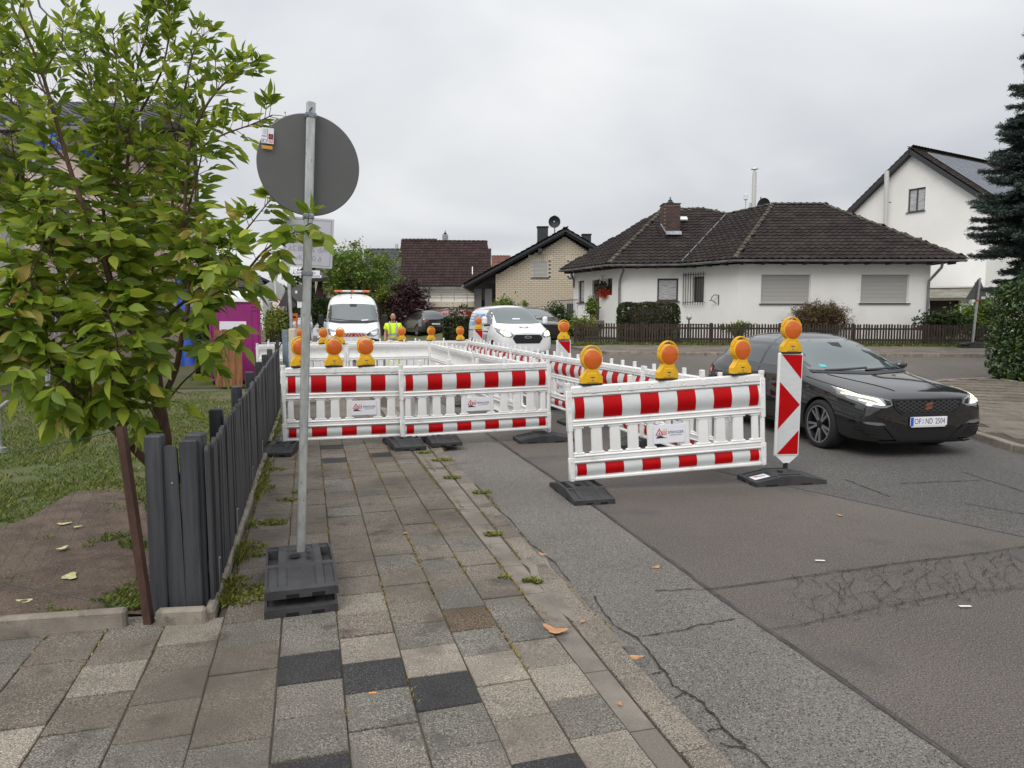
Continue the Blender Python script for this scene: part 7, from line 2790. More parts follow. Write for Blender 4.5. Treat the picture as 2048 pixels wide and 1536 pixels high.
# ------------------------------------------------------------------ worker
def skin_body(name, joints, edges, m, parent, sub=1, root=0):
	me = bpy.data.meshes.new(name)
	me.from_pydata([j[:3] for j in joints], edges, [])
	o = link(name, me)
	s = o.modifiers.new('k', 'SKIN')
	for i, j in enumerate(joints):
		r = j[3] if isinstance(j[3], tuple) else (j[3], j[3])
		me.skin_vertices[0].data[i].radius = r
	me.skin_vertices[0].data[root].use_root = True
	s.use_smooth_shade = True
	b = o.modifiers.new('s', 'SUBSURF')
	b.levels = b.render_levels = sub + 1
	e = eval_mesh(o)
	e.name = name
	e.materials.clear()
	e.materials.append(m)
	e.shade_smooth()
	return link(name, e, parent)
pp = at(786, 640, 22.0)
man = thing('person', 'bald bearded man in bright yellow shirt and trousers standing beside the white van', 'person', (pp.x, pp.y, zg(pp.x, pp.y)), R(8))
# local: faces -y; height 1.82
J = [(0, .02, .98, (.155, .12)), (0, .02, 1.18, (.150, .115)), (0, .01, 1.38, (.175, .12)), (0, .02, 1.50, (.085, .075)), (0, .0, 1.57, .058), (0, -.015, 1.64, (.075, .085)), (0, -.01, 1.73, (.078, .092)), (0, 0, 1.79, (.05, .06)),
	 (-.19, .02, 1.44, .065), (-.235, .04, 1.20, .048), (-.25, -.02, .98, .038), (-.25, -.04, .92, .036),
	 (.19, .02, 1.44, .065), (.24, .05, 1.20, .048), (.27, .0, .98, .038), (.27, -.02, .92, .036),
	 (-.10, .02, .88, .095), (-.11, 0, .52, .070), (-.12, .03, .10, .048), (.10, .02, .88, .095), (.12, 0, .52, .070), (.13, .03, .10, .048),
	 (-.13, -.10, .035, .038), (.14, -.10, .035, .038)]
E_ = [(0, 1), (1, 2), (2, 3), (3, 4), (4, 5), (5, 6), (6, 7), (2, 8), (8, 9), (9, 10), (10, 11), (2, 12), (12, 13), (13, 14), (14, 15), (0, 16), (16, 17), (17, 18), (18, 22), (0, 19), (19, 20), (20, 21), (21, 23)]
skin_body('body', J, E_, K['skin'], man, 1)
JS = [(0, .02, .99, (.175, .14)), (0, .02, 1.18, (.170, .135)), (0, .01, 1.38, (.195, .138)), (0, .02, 1.485, (.10, .085)),
	  (-.20, .02, 1.43, .085), (-.235, .035, 1.27, .078), (.20, .02, 1.43, .085), (.24, .04, 1.27, .078)]
skin_body('shirt', JS, [(0, 1), (1, 2), (2, 3), (2, 4), (4, 5), (2, 6), (6, 7)], K['hivis'], man, 1)
JT = [(0, .02, .96, (.170, .135)), (-.105, .02, .86, .112), (-.11, 0, .52, .088), (-.12, .03, .10, .075), (.105, .02, .86, .112), (.12, 0, .52, .088), (.13, .03, .10, .075)]
skin_body('trousers', JT, [(0, 1), (1, 2), (2, 3), (0, 4), (4, 5), (5, 6)], K['hivis'], man, 1)
def band(z, rx, ry, h):
	mb = MB()
	n = 24
	vs = []
	for zz, k in ((z - h / 2, 1), (z + h / 2, 1)):
		vs += [(rx * math.cos(2 * PI * i / n), .02 + ry * math.sin(2 * PI * i / n), zz) for i in range(n)]
	mb.add(vs, [(i, (i + 1) % n, n + (i + 1) % n, n + i) for i in range(n)])
	return mb.build('reflective_band', K['reflect'], man, 60)
band(1.165, .182, .150, .05)
band(1.045, .182, .150, .05)
for s in (-1, 1):
	MB().tube([(s * .095, -.135, 1.17), (s * .10, -.138, 1.30), (s * .105, -.11, 1.43), (s * .105, .02, 1.535)], .022, 6).build('reflective_band', K['reflect'], man, 60)
mb = MB().lathe([(.0005, -.05), (.045, -.045), (.066, -.02), (.068, .0), (.0005, .005)], 14, Matrix.Translation((0, -.016, 1.615)) @ Matrix.Diagonal((.95, 1.22, 1, 1)))
mb.build('beard', K['stubble'], man, 60)
mb = MB()
for s in (-1, 1):
	mb.box((s * .03, -.098, 1.705), (.024, .01, .010), bev=.003)
	mb.box((s * .032, -.100, 1.725), (.034, .008, .007), bev=.002)
mb.box((0, -.094, 1.628), (.045, .012, .008), bev=.002)
mb.build('eyes_and_mouth', K['stubble'], man)
mb = MB().box((0, -.108, 1.675), (.024, .035, .045), bev=.01)
for s in (-1, 1):
	mb.box((s * .083, .005, 1.68), (.014, .035, .055), bev=.006)
mb.build('nose_and_ears', K['skin'], man, 50)
for s, hx, hy in ((-1, -.25, -.045), (1, .27, -.025)):
	mb = MB().box((hx, hy, .875), (.035, .075, .09), bev=.014)
	for k, (dy, ln) in enumerate(((-.028, .062), (-.010, .072), (.009, .068), (.026, .052))):
		mb.tube([(hx, hy + dy, .835), (hx - s * .008, hy + dy - .004, .835 - ln * .5), (hx - s * .022, hy + dy - .006, .835 - ln)], [.0095, .009, .007], 6)
	mb.tube([(hx - s * .004, hy - .038, .90), (hx - s * .014, hy - .058, .865), (hx - s * .018, hy - .058, .835)], [.011, .010, .008], 6)
	mb.build('hand', K['skin'], man, 60)
for s in (-1, 1):
	MB().box((s * .13 + (.005 if s > 0 else 0), -.05, .045), (.10, .28, .09), bev=.03).build('shoe', K['trim_black'], man)

# ------------------------------------------------------------------ plants
def cloud(name, P, size, m, parent, up=.25, aspect=.5, fold=.25, droop=0.0, N=None, jit=.35):
	"""many small folded leaves: P (n,3) centres; every leaf is a separate four-cornered blade of two triangles"""
	P = np.asarray(P, float)
	n = len(P)
	D = rng.normal(size=(n, 3)) if N is None else N + rng.normal(scale=.6, size=(n, 3))
	D[:, 2] = D[:, 2] * .7 + up - droop
	D /= np.linalg.norm(D, axis=1)[:, None] + 1e-9
	S_ = rng.normal(size=(n, 3))
	S_ -= (S_ * D).sum(1)[:, None] * D
	S_ /= np.linalg.norm(S_, axis=1)[:, None] + 1e-9
	T = np.cross(D, S_)
	ln = (size * (1 + jit * rng.uniform(-1, 1, n)))[:, None]
	w = ln * aspect * .5
	A = P - D * ln * .5
	B = P + S_ * w + T * w * fold
	C = P + D * ln * .5
	E = P - S_ * w + T * w * fold
	V = np.stack([A, B, C, E], 1).reshape(-1, 3)
	idx = np.arange(n)[:, None] * 4
	F = np.concatenate([idx + np.array([0, 1, 2]), idx + np.array([0, 2, 3])], 1).reshape(-1, 3)
	me = bpy.data.meshes.new(name)
	me.vertices.add(len(V))
	me.vertices.foreach_set('co', V.ravel())
	me.loops.add(len(F) * 3)
	me.loops.foreach_set('vertex_index', F.ravel().astype(np.int32))
	me.polygons.add(len(F))
	me.polygons.foreach_set('loop_start', np.arange(0, len(F) * 3, 3, dtype=np.int32))
	me.polygons.foreach_set('loop_total', np.full(len(F), 3, dtype=np.int32))
	me.update()
	me.materials.append(m)
	return link(name, me, parent)
def clumps(c, r, nclump, nleaf, cr, shell_=.55):
	"""leaf centres gathered in clumps near the surface of an ellipsoid"""
	c, r = np.array(c, float), np.array(r, float)
	d = rng.normal(size=(nclump, 3))
	d /= np.linalg.norm(d, axis=1)[:, None]
	rad = (shell_ + (1 - shell_) * rng.uniform(0, 1, nclump)) * (1 + .10 * rng.normal(size=nclump))
	cc = c + d * rad[:, None] * r
	k = rng.integers(0, nclump, nleaf)
	crr = cr * (.6 + .8 * rng.uniform(size=nclump))
	return cc[k] + rng.normal(size=(nleaf, 3)) * crr[k][:, None] * .55
def boxpts(c, d, n, skin=.7, rot=0.0, rnd=.25):
	"""points near the faces of a rounded block"""
	p = rng.uniform(-1, 1, (n, 3))
	a = rng.integers(0, 3, n)
	far_ = rng.uniform(size=n) < skin
	sg_ = np.sign(rng.normal(size=n))
	p[np.arange(n)[far_], a[far_]] = sg_[far_] * (1 - np.abs(rng.normal(scale=.07, size=far_.sum())))
	ln = np.maximum(1, (np.abs(p) ** 6).sum(1) ** (1 / 6))
	p = p / ln[:, None]
	p += .035 * np.sin(p[:, [1, 2, 0]] * 9 + 2)
	p *= np.array(d) / 2
	cr, sr = math.cos(rot), math.sin(rot)
	x = p[:, 0] * cr - p[:, 1] * sr
	y = p[:, 0] * sr + p[:, 1] * cr
	return np.stack([x, y, p[:, 2]], 1) + np.array(c)
def core_box(c, d, m, parent, rot=0.0, k=.86):
	mb = MB().box(c, [q * k for q in d], Matrix.Rotation(rot, 3, 'Z'), bev=min(d) * .2)
	return mb.build('branches', m, parent)
def stems(parent, base, tips, r0, m, name='stem'):
	mb = MB()
	for t in tips:
		t = Vector(t)
		b = Vector(base)
		mid = b.lerp(t, .5) + Vector((random.uniform(-.1, .1), random.uniform(-.1, .1), .05)) * (t - b).length * .4
		mb.tube([b, mid, t], [r0, r0 * .65, r0 * .2], 6)
	return mb.build(name, m, parent)
def bush(name, label, c, r, n, size, m, group=None, cat='bush', nclump=60, cr=.25, aspect=.5):
	z0 = zg(c[0], c[1])
	t = thing(name, label, cat, (0, 0, 0), 0, group)
	stems(t, (c[0], c[1], z0), [(c[0] + r[0] * random.uniform(-.6, .6), c[1] + r[1] * random.uniform(-.6, .6), c[2] + r[2] * random.uniform(0, .6)) for _ in range(9)], .04, K['bark_dark'])
	cloud('leaves', clumps(c, r, nclump, n, cr, .35), size, K[m], t, aspect=aspect)
	return t
def tree(name, label, c, r, n, size, m, trunk_r, group, nclump=90, cr=.45, zb=None, aspect=.5):
	z0 = zg(c[0], c[1]) if zb is None else zb
	t = thing(name, label, 'tree', (0, 0, 0), 0, group)
	mb = MB()
	mb.tube([(c[0], c[1], z0), (c[0] + .05, c[1], z0 + (c[2] - z0) * .5), (c[0], c[1], c[2])], [trunk_r, trunk_r * .8, trunk_r * .5], 9)
	mb.build('trunk', K['bark_dark'], t)
	stems(t, (c[0], c[1], z0 + (c[2] - z0) * .55), [(c[0] + r[0] * .8 * math.cos(a) * random.uniform(.4, 1), c[1] + r[1] * .8 * math.sin(a), c[2] + r[2] * random.uniform(-.3, .7)) for a in np.linspace(0, 6, 11)], trunk_r * .5, K['bark_dark'], 'limb')
	cloud('crown', clumps(c, r, nclump, n, cr), size, K[m], t, aspect=aspect)
	return t
# round tree and shrubs by the vans
c = at(722, 545, 49)
tree('round_tree', 'round bright green tree rising behind the white high-roof van', (c.x, 49, c.z), (2.65, 2.6, 1.85), 11000, .20, 'leaf_tree', .2, 'garden trees', 200, .36)
c = at(740, 590, 37)
bush('green_shrub', 'yellow green shrub between the round tree and the dark purple bush', (at(765, 610, 48).x, 48, 2.0), (1.0, .9, 1.7), 4200, .18, 'leaf_tree', 'shrubs along the street', nclump=50)
bush('yellow_shrub', 'small yellow-leaved shrub beside the round tree', (at(763, 590, 47).x, 47, at(763, 592, 47).z), (.45, .45, .55), 800, .16, 'leaf_yellow', 'shrubs along the street', nclump=20)
c = at(806, 607, 47.5)
bush('purple_bush', 'dark purple-leaved bush in front of the steep dark red roof', (c.x, 47.5, 2.3), (1.3, 1.1, 2.0), 8500, .17, 'leaf_purple', 'shrubs along the street', nclump=100, cr=.28)
c = at(834, 595, 48)
bush('purple_bush', 'smaller right-hand half of the dark purple bushes', (c.x, 48, 2.4), (.72, .7, 1.95), 4500, .17, 'leaf_purple', 'shrubs along the street', nclump=60, cr=.25)
c = at(875, 650, 31.0)
def hedge(label, u0, u1, vtop, y, dep, m, n, size, zbot=0.0, name='hedge', rot=0.0, skin=.75):
	a, b = at(u0, vtop, y), at(u1, vtop, y)
	z0 = zg((a.x + b.x) / 2, y) + zbot
	h = a.z - z0
	cen = ((a.x + b.x) / 2, y + dep / 2, z0 + h / 2)
	d = (b.x - a.x, dep, h)
	t = thing(name, label, 'hedge', (0, 0, 0), 0, 'hedges')
	core_box(cen, d, K['bark_dark'], t, rot, .80)
	cloud('leaves', boxpts(cen, d, n, skin, rot), size, K[m], t, aspect=.55)
	return t
hedge('clipped green hedge behind the far yellow lamps and the grey parked car', 884, 946, 634, 31.0, 1.2, 'leaf_hedge', 6500, .11)
bush('green_shrub', 'loose shrub with upright shoots above the clipped street hedge', (at(915, 625, 32.6).x, 32.6, 1.5), (.5, .4, .95), 1500, .13, 'leaf_dark', 'shrubs along the street', nclump=30)
bush('green_shrub', 'spreading green shrub at the foot of the yellow brick wall', (at(1010, 615, 38.5).x, 38.5, at(1010, 622, 38.5).z), (1.2, .6, .65), 2600, .15, 'leaf_tree', 'shrubs along the street', nclump=50)
# columns of thuja left of the van
hedge('tall dark thuja hedge left of the white high-roof van', 622, 655, 597, 33.5, 1.5, 'leaf_thuja', 6000, .14)
hedge('dark hedge behind the portable toilet and the blue chute', 382, 425, 640, 19.6, .9, 'leaf_dark', 4200, .09, name='garden_hedge')
hedge('green hedge between toilet and street sign far down the street', 528, 572, 622, 27.5, .9, 'leaf_dark', 3800, .11, name='garden_hedge')
bush('yellow_shrub', 'flowering shrub in the left front garden beyond the toilet', (at(549, 632, 24).x, 24, 1.55), (.45, .4, .55), 1200, .09, 'leaf_yellow', 'shrubs along the street', nclump=26)
hedge('dark hedge far down the street behind the triangular sign back', 566, 632, 612, 52, 1.2, 'leaf_dark', 3500, .2, name='garden_hedge')
for i, (u, v, w_, hh, y, lb) in enumerate(((588, 600, 1.9, 2.6, 75, 'hazy far tree left of the street sign post'), (545, 598, 2.4, 2.4, 92, 'far tree beyond the street lamp'), (612, 582, 1.4, 3.0, 70, 'far dark tree behind the street name sign'),
										  (655, 560, 2.4, 2.4, 58, 'far tree peeping between the cream house and the round tree'))):
	p = at(u, v, y)
	tree('far_tree', lb, (p.x, y, p.z), (w_, w_, hh * .6), 1800, .36, 'leaf_dark', .2, 'trees far down the street', 40, .6)
# garden of the bungalow
hedge('big clipped dark hedge block in front of the bungalow', 1243, 1364, 604, 28.7, 1.7, 'leaf_hedge', 15000, .085)
c = at(1638, 640, 28.9)
bush('brown_bush', 'rounded brownish bush under the closed shutters', (c.x, 28.9, c.z + .05), (1.28, .8, .66), 20000, .085, 'leaf_brown', 'bushes in the bungalow garden', nclump=260, cr=.16, aspect=.3)
bush('green_shrub', 'low yellow-green bush below the entrance landing', (at(1165, 648, 29.6).x, 29.6, at(1165, 651, 29.6).z), (.6, .5, .30), 1500, .11, 'leaf_yellow', 'bushes in the bungalow garden', nclump=30, cr=.18)
bush('green_shrub', 'dark shrub along the entrance railing of the bungalow', (at(1118, 640, 32).x, 32.2, at(1118, 640, 32).z), (.75, .6, .75), 2600, .13, 'leaf_dark', 'bushes in the bungalow garden', nclump=50)
bush('pot_plant', 'leafy potted plant on the entrance landing', (at(1183, 610, 33).x, 33, at(1183, 612, 33).z), (.26, .26, .40), 700, .12, 'leaf_tree', 'bushes in the bungalow garden', cat='plant', nclump=20, cr=.16)
bush('green_shrub', 'small light shrub showing over the picket fence left of the black car', (at(1478, 655, 28.8).x, 28.8, at(1478, 656, 28.8).z), (.75, .4, .22), 1300, .10, 'leaf_tree', 'bushes in the bungalow garden', nclump=30, cr=.14)
bush('green_shrub', 'dark low shrub in front of the garage door', (at(1885, 645, 28.6).x, 28.6, at(1885, 647, 28.6).z), (1.0, .6, .42), 3000, .14, 'leaf_dark', 'bushes in the bungalow garden', nclump=50, cr=.2)
bush('green_shrub', 'tall olive shrub between garage and triangular sign', (at(1958, 632, 29.5).x, 29.5, at(1958, 636, 29.5).z), (1.25, .8, .75), 4500, .14, 'leaf_tree', 'bushes in the bungalow garden', nclump=70, cr=.28)
# hanging flowers by the door
fc_ = at(1207, 580, 33.2)
fb_ = thing('flower_basket', 'hanging basket full of red flowers beside the bungalow door', 'flower basket', (0, 0, 0))
MB().lathe([(.05, -.25), (.22, -.12), (.30, .08), (.30, .12), (.0005, .05)], 14, Matrix.Translation((fc_.x, 33.2, fc_.z + .05))).build('basket', K['bark_dark'], fb_)
cloud('leaves', clumps((fc_.x, 33.2, fc_.z + .22), (.40, .34, .36), 30, 900, .14, .3), .10, K['leaf_hedge'], fb_)
cloud('flowers', clumps((fc_.x + .03, 33.15, fc_.z - .18), (.42, .34, .26), 40, 1300, .10, .4), .07, K['flower_red'], fb_, droop=.3)

# --- blue spruce at the right edge
def spruce():
	t = thing('spruce_tree', 'dark blue-green spruce with drooping boughs at the right edge', 'tree', (0, 0, 0))
	Y = 21.5
	bx = at(2092, 640, Y).x
	mb = MB().tube([(bx, Y, 0), (bx + .05, Y, 5), (bx, Y, 11.8)], [.24, .17, .03], 10)
	mb.build('trunk', K['bark_dark'], t)
	P, D = [], []
	bmb = MB()
	z = 2.6
	while z < 11.6:
		reach = 2.35 * (1 - (z - 2.3) / 10.6) ** .8 + .12
		reach *= .62 if z < 3.9 else (1.02 if z < 6.5 else .95)
		for k in range(random.randint(8, 10)):
			a = random.uniform(0, 2 * PI)
			ln = reach * random.uniform(.62, 1.12)
			if abs(z - 5.3) < .6 and math.cos(a) < -.6:
				ln *= 1.08
			d = Vector((math.cos(a), math.sin(a), 0))
			pts = []
			for i in range(7):
				s = i / 6
				pts.append(Vector((bx, Y, z)) + d * ln * s + Vector((0, 0, -.36 * ln * s + .26 * ln * s * s)))
			bmb.tube(pts, [.032 * (1 - i / 7.5) for i in range(7)], 5)
			sd_ = Vector((-d.y, d.x, 0))
			m_ = int(ln * 13)
			for j in range(m_):
				s = .18 + .82 * j / max(1, m_ - 1)
				i0 = min(5, int(s * 6))
				b = pts[i0].lerp(pts[i0 + 1], s * 6 - i0)
				for sg_ in (-1, 1):
					tl = (.52 * (1 - s) + .14) * random.uniform(.7, 1.2)
					tw = (sd_ * sg_ * .8 + d * .75 + Vector((0, 0, random.uniform(-.55, .25)))).normalized()
					q = max(4, int(tl * 48))
					for h in range(q):
						c = b + tw * tl * (h / q)
						P.append(c)
						D.append(tw)
					P.append(b)
					D.append(d)
		z += random.uniform(.12, .19)
	bmb.build('boughs', K['bark_dark'], t)
	P = np.array([tuple(p) for p in P])
	D = np.array([tuple(p) for p in D])
	P = np.repeat(P, 5, 0) + rng.normal(scale=.032, size=(len(P) * 5, 3))
	D = np.repeat(D, 5, 0)
	cloud('needles', P, .078, K['needle'], t, up=.15, aspect=.26, N=D * 1.0)
spruce()
# --- laurel hedge on the corner with netting and low kerb
hb = [(11.75, 17.9), (12.1, 15.6), (13.9, 12.0)]
lh = thing('laurel_hedge', 'tall glossy laurel hedge on the corner at the right edge', 'hedge', (0, 0, 0), 0, 'hedges')
ctrs = []
mbk = MB()
for (x0, y0), (x1, y1), hh in (((11.85, 17.0), (11.7, 16.2), 2.45), ((11.7, 16.2), (13.45, 12.6), 2.9), ((13.45, 12.6), (15.4, 9.5), 3.0)):
	n_ = 7
	for i in range(n_):
		s = (i + .5) / n_
		x, y = x0 + (x1 - x0) * s, y0 + (y1 - y0) * s
		ctrs.append((x + .75, y + .35, hh))
mbk.tube([(c[0] + .1, c[1], 1.15) for c in ctrs], .55, 8)
mbk.build('branches', K['bark_dark'], lh)
PP = []
for x, y, hh in ctrs:
	h = hh * random.uniform(.93, 1.05)
	PP.append(boxpts((x, y, .18 + h / 2), (1.55, 1.2, h - .1), 1700, .8))
PP = np.concatenate(PP)
cloud('leaves', PP, .115, K['leaf_laurel'], lh, aspect=.42, droop=.35)
e4 = edging('garden_edging', Vector((11.85, 17.1, .14)), Vector((11.7, 16.4, .12)), 1, .16, .10)
e4['label'] = 'concrete edging at the far end of the laurel hedge'
e5 = edging('garden_edging', Vector((11.75, 16.38, .10)), Vector((13.55, 12.2, .10)), 4, .18, .10)
e5['label'] = 'mossy concrete edging along the foot of the laurel hedge'
for e in (e4, e5):
	e['group'] = 'concrete edgings along the laurel hedge'
nt_ = thing('chain_link_fence', 'old chain link netting standing in the laurel hedge', 'fence', (0, 0, 0))
mb = MB()
A_, B_ = Vector((11.82, 16.2, .26)), Vector((13.6, 12.1, .26))
dd = (B_ - A_)
nn_ = Vector((dd.y, -dd.x, 0)).normalized()
for i in range(60):
	for s in (-1, 1):
		pts = []
		for k in range(8):
			f = (i + s * k * .5) / 60
			if 0 <= f <= 1:
				pts.append(A_ + dd * f + Vector((0, 0, .085 * k)) - nn_ * (.012 * (k % 2)))
		if len(pts) > 1:
			mb.tube(pts, .004, 4)
mb.build('mesh_wire', K['gutter'], nt_)

# ------------------------------------------------------------------ elder at the left
eld = thing('elder_shrub', 'large leafy elder with brown stems and yellowing leaves behind the corner of the grey fence', 'shrub', (0, 0, 0))
EY = 4.75
def ep(lst):
	return [at(u, v, y) for u, v, y in lst]
STEMS = [
	(ep([(311, 732, 4.8), (255, 648, 4.75), (228, 590, 4.7), (200, 495, 4.6), (146, 357, 4.5), (106, 219, 4.4), (76, 124, 4.35), (31, 25, 4.3)]), .026),
	(ep([(255, 648, 4.75), (268, 560, 4.85), (262, 500, 4.9), (251, 401, 5.0), (262, 255, 5.05), (277, 128, 5.1), (292, 73, 5.1), (300, 20, 5.1)]), .018),
	(ep([(263, 893, 4.6), (215, 848, 4.5), (173, 811, 4.4), (133, 772, 4.3), (90, 700, 4.25), (40, 640, 4.2), (0, 590, 4.2)]), .022),
	(ep([(181, 811, 4.4), (183, 741, 4.45), (165, 692, 4.5), (125, 562, 4.6), (106, 510, 4.65), (84, 437, 4.7), (40, 346, 4.75), (4, 270, 4.8)]), .017),
	(ep([(240, 640, 4.9), (215, 520, 5.0), (208, 430, 5.05), (200, 365, 5.1), (190, 255, 5.1), (179, 153, 5.1), (153, 29, 5.1)]), .016),
	(ep([(318, 812, 4.85), (351, 741, 4.85), (362, 681, 4.8), (371, 642, 4.8), (377, 599, 4.8), (377, 537, 4.85), (368, 510, 4.9), (379, 412, 5.0), (396, 343, 5.0), (405, 300, 5.0)]), .022),
	(ep([(371, 642, 4.8), (411, 599, 4.7), (479, 557, 4.55), (527, 503, 4.4), (575, 472, 4.3), (622, 446, 4.2)]), .013),
	(ep([(366, 470, 4.95), (379, 299, 5.0), (401, 233, 5.0), (434, 182, 5.0), (474, 146, 5.0), (492, 130, 5.0)]), .013),
	(ep([(340, 627, 4.9), (411, 565, 4.85), (453, 508, 4.8), (500, 450, 4.75), (540, 400, 4.7)]), .012),
	(ep([(379, 310, 5.0), (440, 272, 4.95), (500, 250, 4.9), (545, 230, 4.9)]), .009),
	(ep([(328, 810, 4.85), (365, 765, 4.8), (399, 732, 4.75), (420, 690, 4.7), (448, 668, 4.65)]), .0079),
	(ep([(262, 255, 5.05), (320, 150, 5.1), (340, 60, 5.1), (345, 12, 5.1)]), .010),
	(ep([(368, 190, 5.1), (385, 110, 5.1), (408, 68, 5.1)]), .009),
	(ep([(340, 500, 5.0), (350, 330, 5.1), (366, 190, 5.1)]), .012),
	(ep([(165, 692, 4.5), (120, 640, 4.4), (60, 560, 4.3), (10, 480, 4.3)]), .012),
	(ep([(251, 401, 5.0), (215, 300, 5.0), (235, 170, 5.0), (225, 60, 5.0)]), .010),
	(ep([(106, 510, 4.65), (60, 420, 4.8), (20, 180, 5.0), (0, 90, 5.0)]), .011),
	(ep([(300, 690, 5.1), (305, 560, 5.3), (310, 420, 5.4), (320, 300, 5.4)]), .013),
	(ep([(320, 850, 4.7), (290, 800, 4.5), (265, 760, 4.4)]), .008),
	(ep([(215, 848, 4.5), (225, 760, 4.4), (235, 690, 4.35), (215, 620, 4.3)]), .010),
	(ep([(60, 560, 4.3), (20, 640, 4.2), (-30, 700, 4.2)]), .009),
	(ep([(84, 437, 4.7), (-20, 380, 4.6), (-80, 300, 4.6)]), .010),
	(ep([(130, 320, 4.5), (50, 230, 4.5), (-20, 160, 4.5)]), .010),
]
g0 = Vector((at(328, 900, 4.95).x, 4.95, .02))
mb = MB().tube([g0, at(327, 960, 4.95), at(328, 880, 4.9), at(316, 800, 4.87), at(311, 732, 4.8)], [.062, .056, .052, .046, .034], 10)
mb.build('trunk', K['bark'], eld, 60)
mb = MB().tube([g0 + Vector((.03, -.05, 0)), at(300, 930, 4.75), at(263, 893, 4.6)], [.034, .030, .024], 8)
mb.build('trunk', K['bark'], eld, 60)
def smooth_path(pts, k=3):
	out = []
	n = len(pts)
	for i in range(n - 1):
		p0, p1, p2, p3 = pts[max(0, i - 1)], pts[i], pts[i + 1], pts[min(n - 1, i + 2)]
		for j in range(k):
			t = j / k
			out.append(.5 * ((2 * p1) + (p2 - p0) * t + (2 * p0 - 5 * p1 + 4 * p2 - p3) * t * t + (3 * p1 - p0 - 3 * p2 + p3) * t ** 3))
	out.append(pts[-1])
	return out
LEAF = []                                        # (base point, direction, side, length)
def pinnate(b, d, ln, big, hi=0.0):
	"""one feathered leaf: five or seven leaflets on a drooping stalk"""
	d = d.normalized()
	sag = Vector((0, 0, -1 + .85 * hi))
	pts = [b + d * ln * s + sag * ln * .42 * s * s for s in (0, .35, .6, .82, 1)]
	twig.tube(pts, [.0026, .0022, .0018, .0014, .001], 4, caps=False)
	tdir = (pts[-1] - pts[-2]).normalized()
	side = d.cross(Vector((0, 0, 1)))
	if side.length < .1:
		side = Vector((1, 0, 0))
	side.normalize()
	LEAF.append((pts[4], (tdir + sag * .25).normalized(), big * random.uniform(.95, 1.15)))
	for i in (1, 2, 3) if ln > .17 else (2, 3):
		for s in (-1, 1):
			dr_ = (side * s * .85 + tdir * .6 + sag * random.uniform(.05, .5) + Vector((random.uniform(-.2, .2), random.uniform(-.2, .2), random.uniform(-.1, .25) + .25 * hi))).normalized()
			LEAF.append((pts[i], dr_, big * random.uniform(.75, 1.05)))
twig = MB()
for pts, r0 in STEMS:
	sp = smooth_path(pts, 4)
	n = len(sp)
	MB().tube(sp, [max(.004, r0 * (1 - .8 * i / (n - 1))) for i in range(n)], 7).build('branch', K['bark'], eld, 60)
	ln = sum((b - a).length for a, b in zip(sp, sp[1:]))
	az = 0.0
	cnt = int(ln / .046)
	for k in range(1, cnt + 1):
		f = k / cnt
		if r0 > .02 and f < .14:
			continue
		i0 = min(n - 2, int(f * (n - 1)))
		b = sp[i0].lerp(sp[i0 + 1], f * (n - 1) - i0)
		t = (sp[i0 + 1] - sp[i0]).normalized()
		az = random.uniform(0, 2 * PI) if k % 2 == 0 else az + PI
		q = t.orthogonal().normalized()
		q.rotate(Matrix.Rotation(az, 3, t))
		hi = max(0.0, min(1.0, (b.z - 1.4) / 2.0))
		big = .152 - .060 * hi
		for s in (1, -1):
			pu = 1024 + FPX * b.x / (b.y * CT - (b.z - CAMZ) * ST)
			thin = .60 if (pu > 330 and b.z < 2.0) else (.55 if pu > 430 and b.z < 2.6 else (.14 if hi > .55 else (.5 if (b.z < 1.55 and pu > 225) else .08)))
			if random.random() < thin:
				continue
			dd_ = (q * s + t * (.55 + .35 * f) + Vector((0, 0, .38 * hi))).normalized()
			pinnate(b, dd_, random.uniform(.12, .22) * (1 - .25 * hi), big, hi)
	for k in range(int(ln * (3.2 if r0 > .0095 and r0 != .013 else 1.0))):                # side shoots
		f = random.uniform(.3, .95)
		i0 = min(n - 2, int(f * (n - 1)))
		b = sp[i0]
		t = (sp[i0 + 1] - sp[i0]).normalized()
		q = t.orthogonal().normalized()
		q.rotate(Matrix.Rotation(random.uniform(0, 6.28), 3, t))
		e = b + (q * .8 + t * .6 + Vector((0, 0, .35))).normalized() * random.uniform(.14, .34)
		twig.tube([b, b.lerp(e, .5) + Vector((0, 0, -.01)), e], [.005, .004, .0025], 5, caps=False)
		for j in range(3):
			bb = b.lerp(e, .45 + .27 * j)
			q2 = (e - b).normalized().orthogonal().normalized()
			q2.rotate(Matrix.Rotation(random.uniform(0, 6.28), 3, (e - b).normalized()))
			hi = max(0.0, min(1.0, (bb.z - 1.4) / 2.0))
			for s in (1, -1):
				pinnate(bb, (q2 * s + (e - b).normalized() * .7).normalized(), random.uniform(.11, .19), .142 - .055 * hi, hi)
stuff(twig.build('twigs', K['bark'], eld))
def leaflet_mesh(m):
	mb = MB()
	pr = [(0, 0), (.10, .09), (.26, .20), (.46, .225), (.66, .165), (.84, .07), (1, 0)]
	vs = []
	for x, w in pr:
		zc = -.16 * x * x
		vs += [(x, w, zc + w * .28), (x, 0, zc), (x, -w, zc + w * .28)]
	fs = []
	for k in range(len(pr) - 1):
		a, b = 3 * k, 3 * k + 3
		fs += [(a, b, b + 1, a + 1), (a + 1, b + 1, b + 2, a + 2)]
	me = mb.add(vs, fs).mesh('leaflet', m)
	me.shade_smooth()
	return me
def leaf_matrix(b, d, ln):
	up = Vector((random.uniform(-1, 1), random.uniform(-1.5, .7), random.uniform(-.1, .9)))
	y = up.cross(d)
	if y.length < .05:
		y = Vector((0, 1, 0)).cross(d)
	y.normalize()
	z = d.cross(y)
	M = Matrix((d * ln, y * ln, z * ln)).transposed().to_4x4()
	M.translation = b
	return M
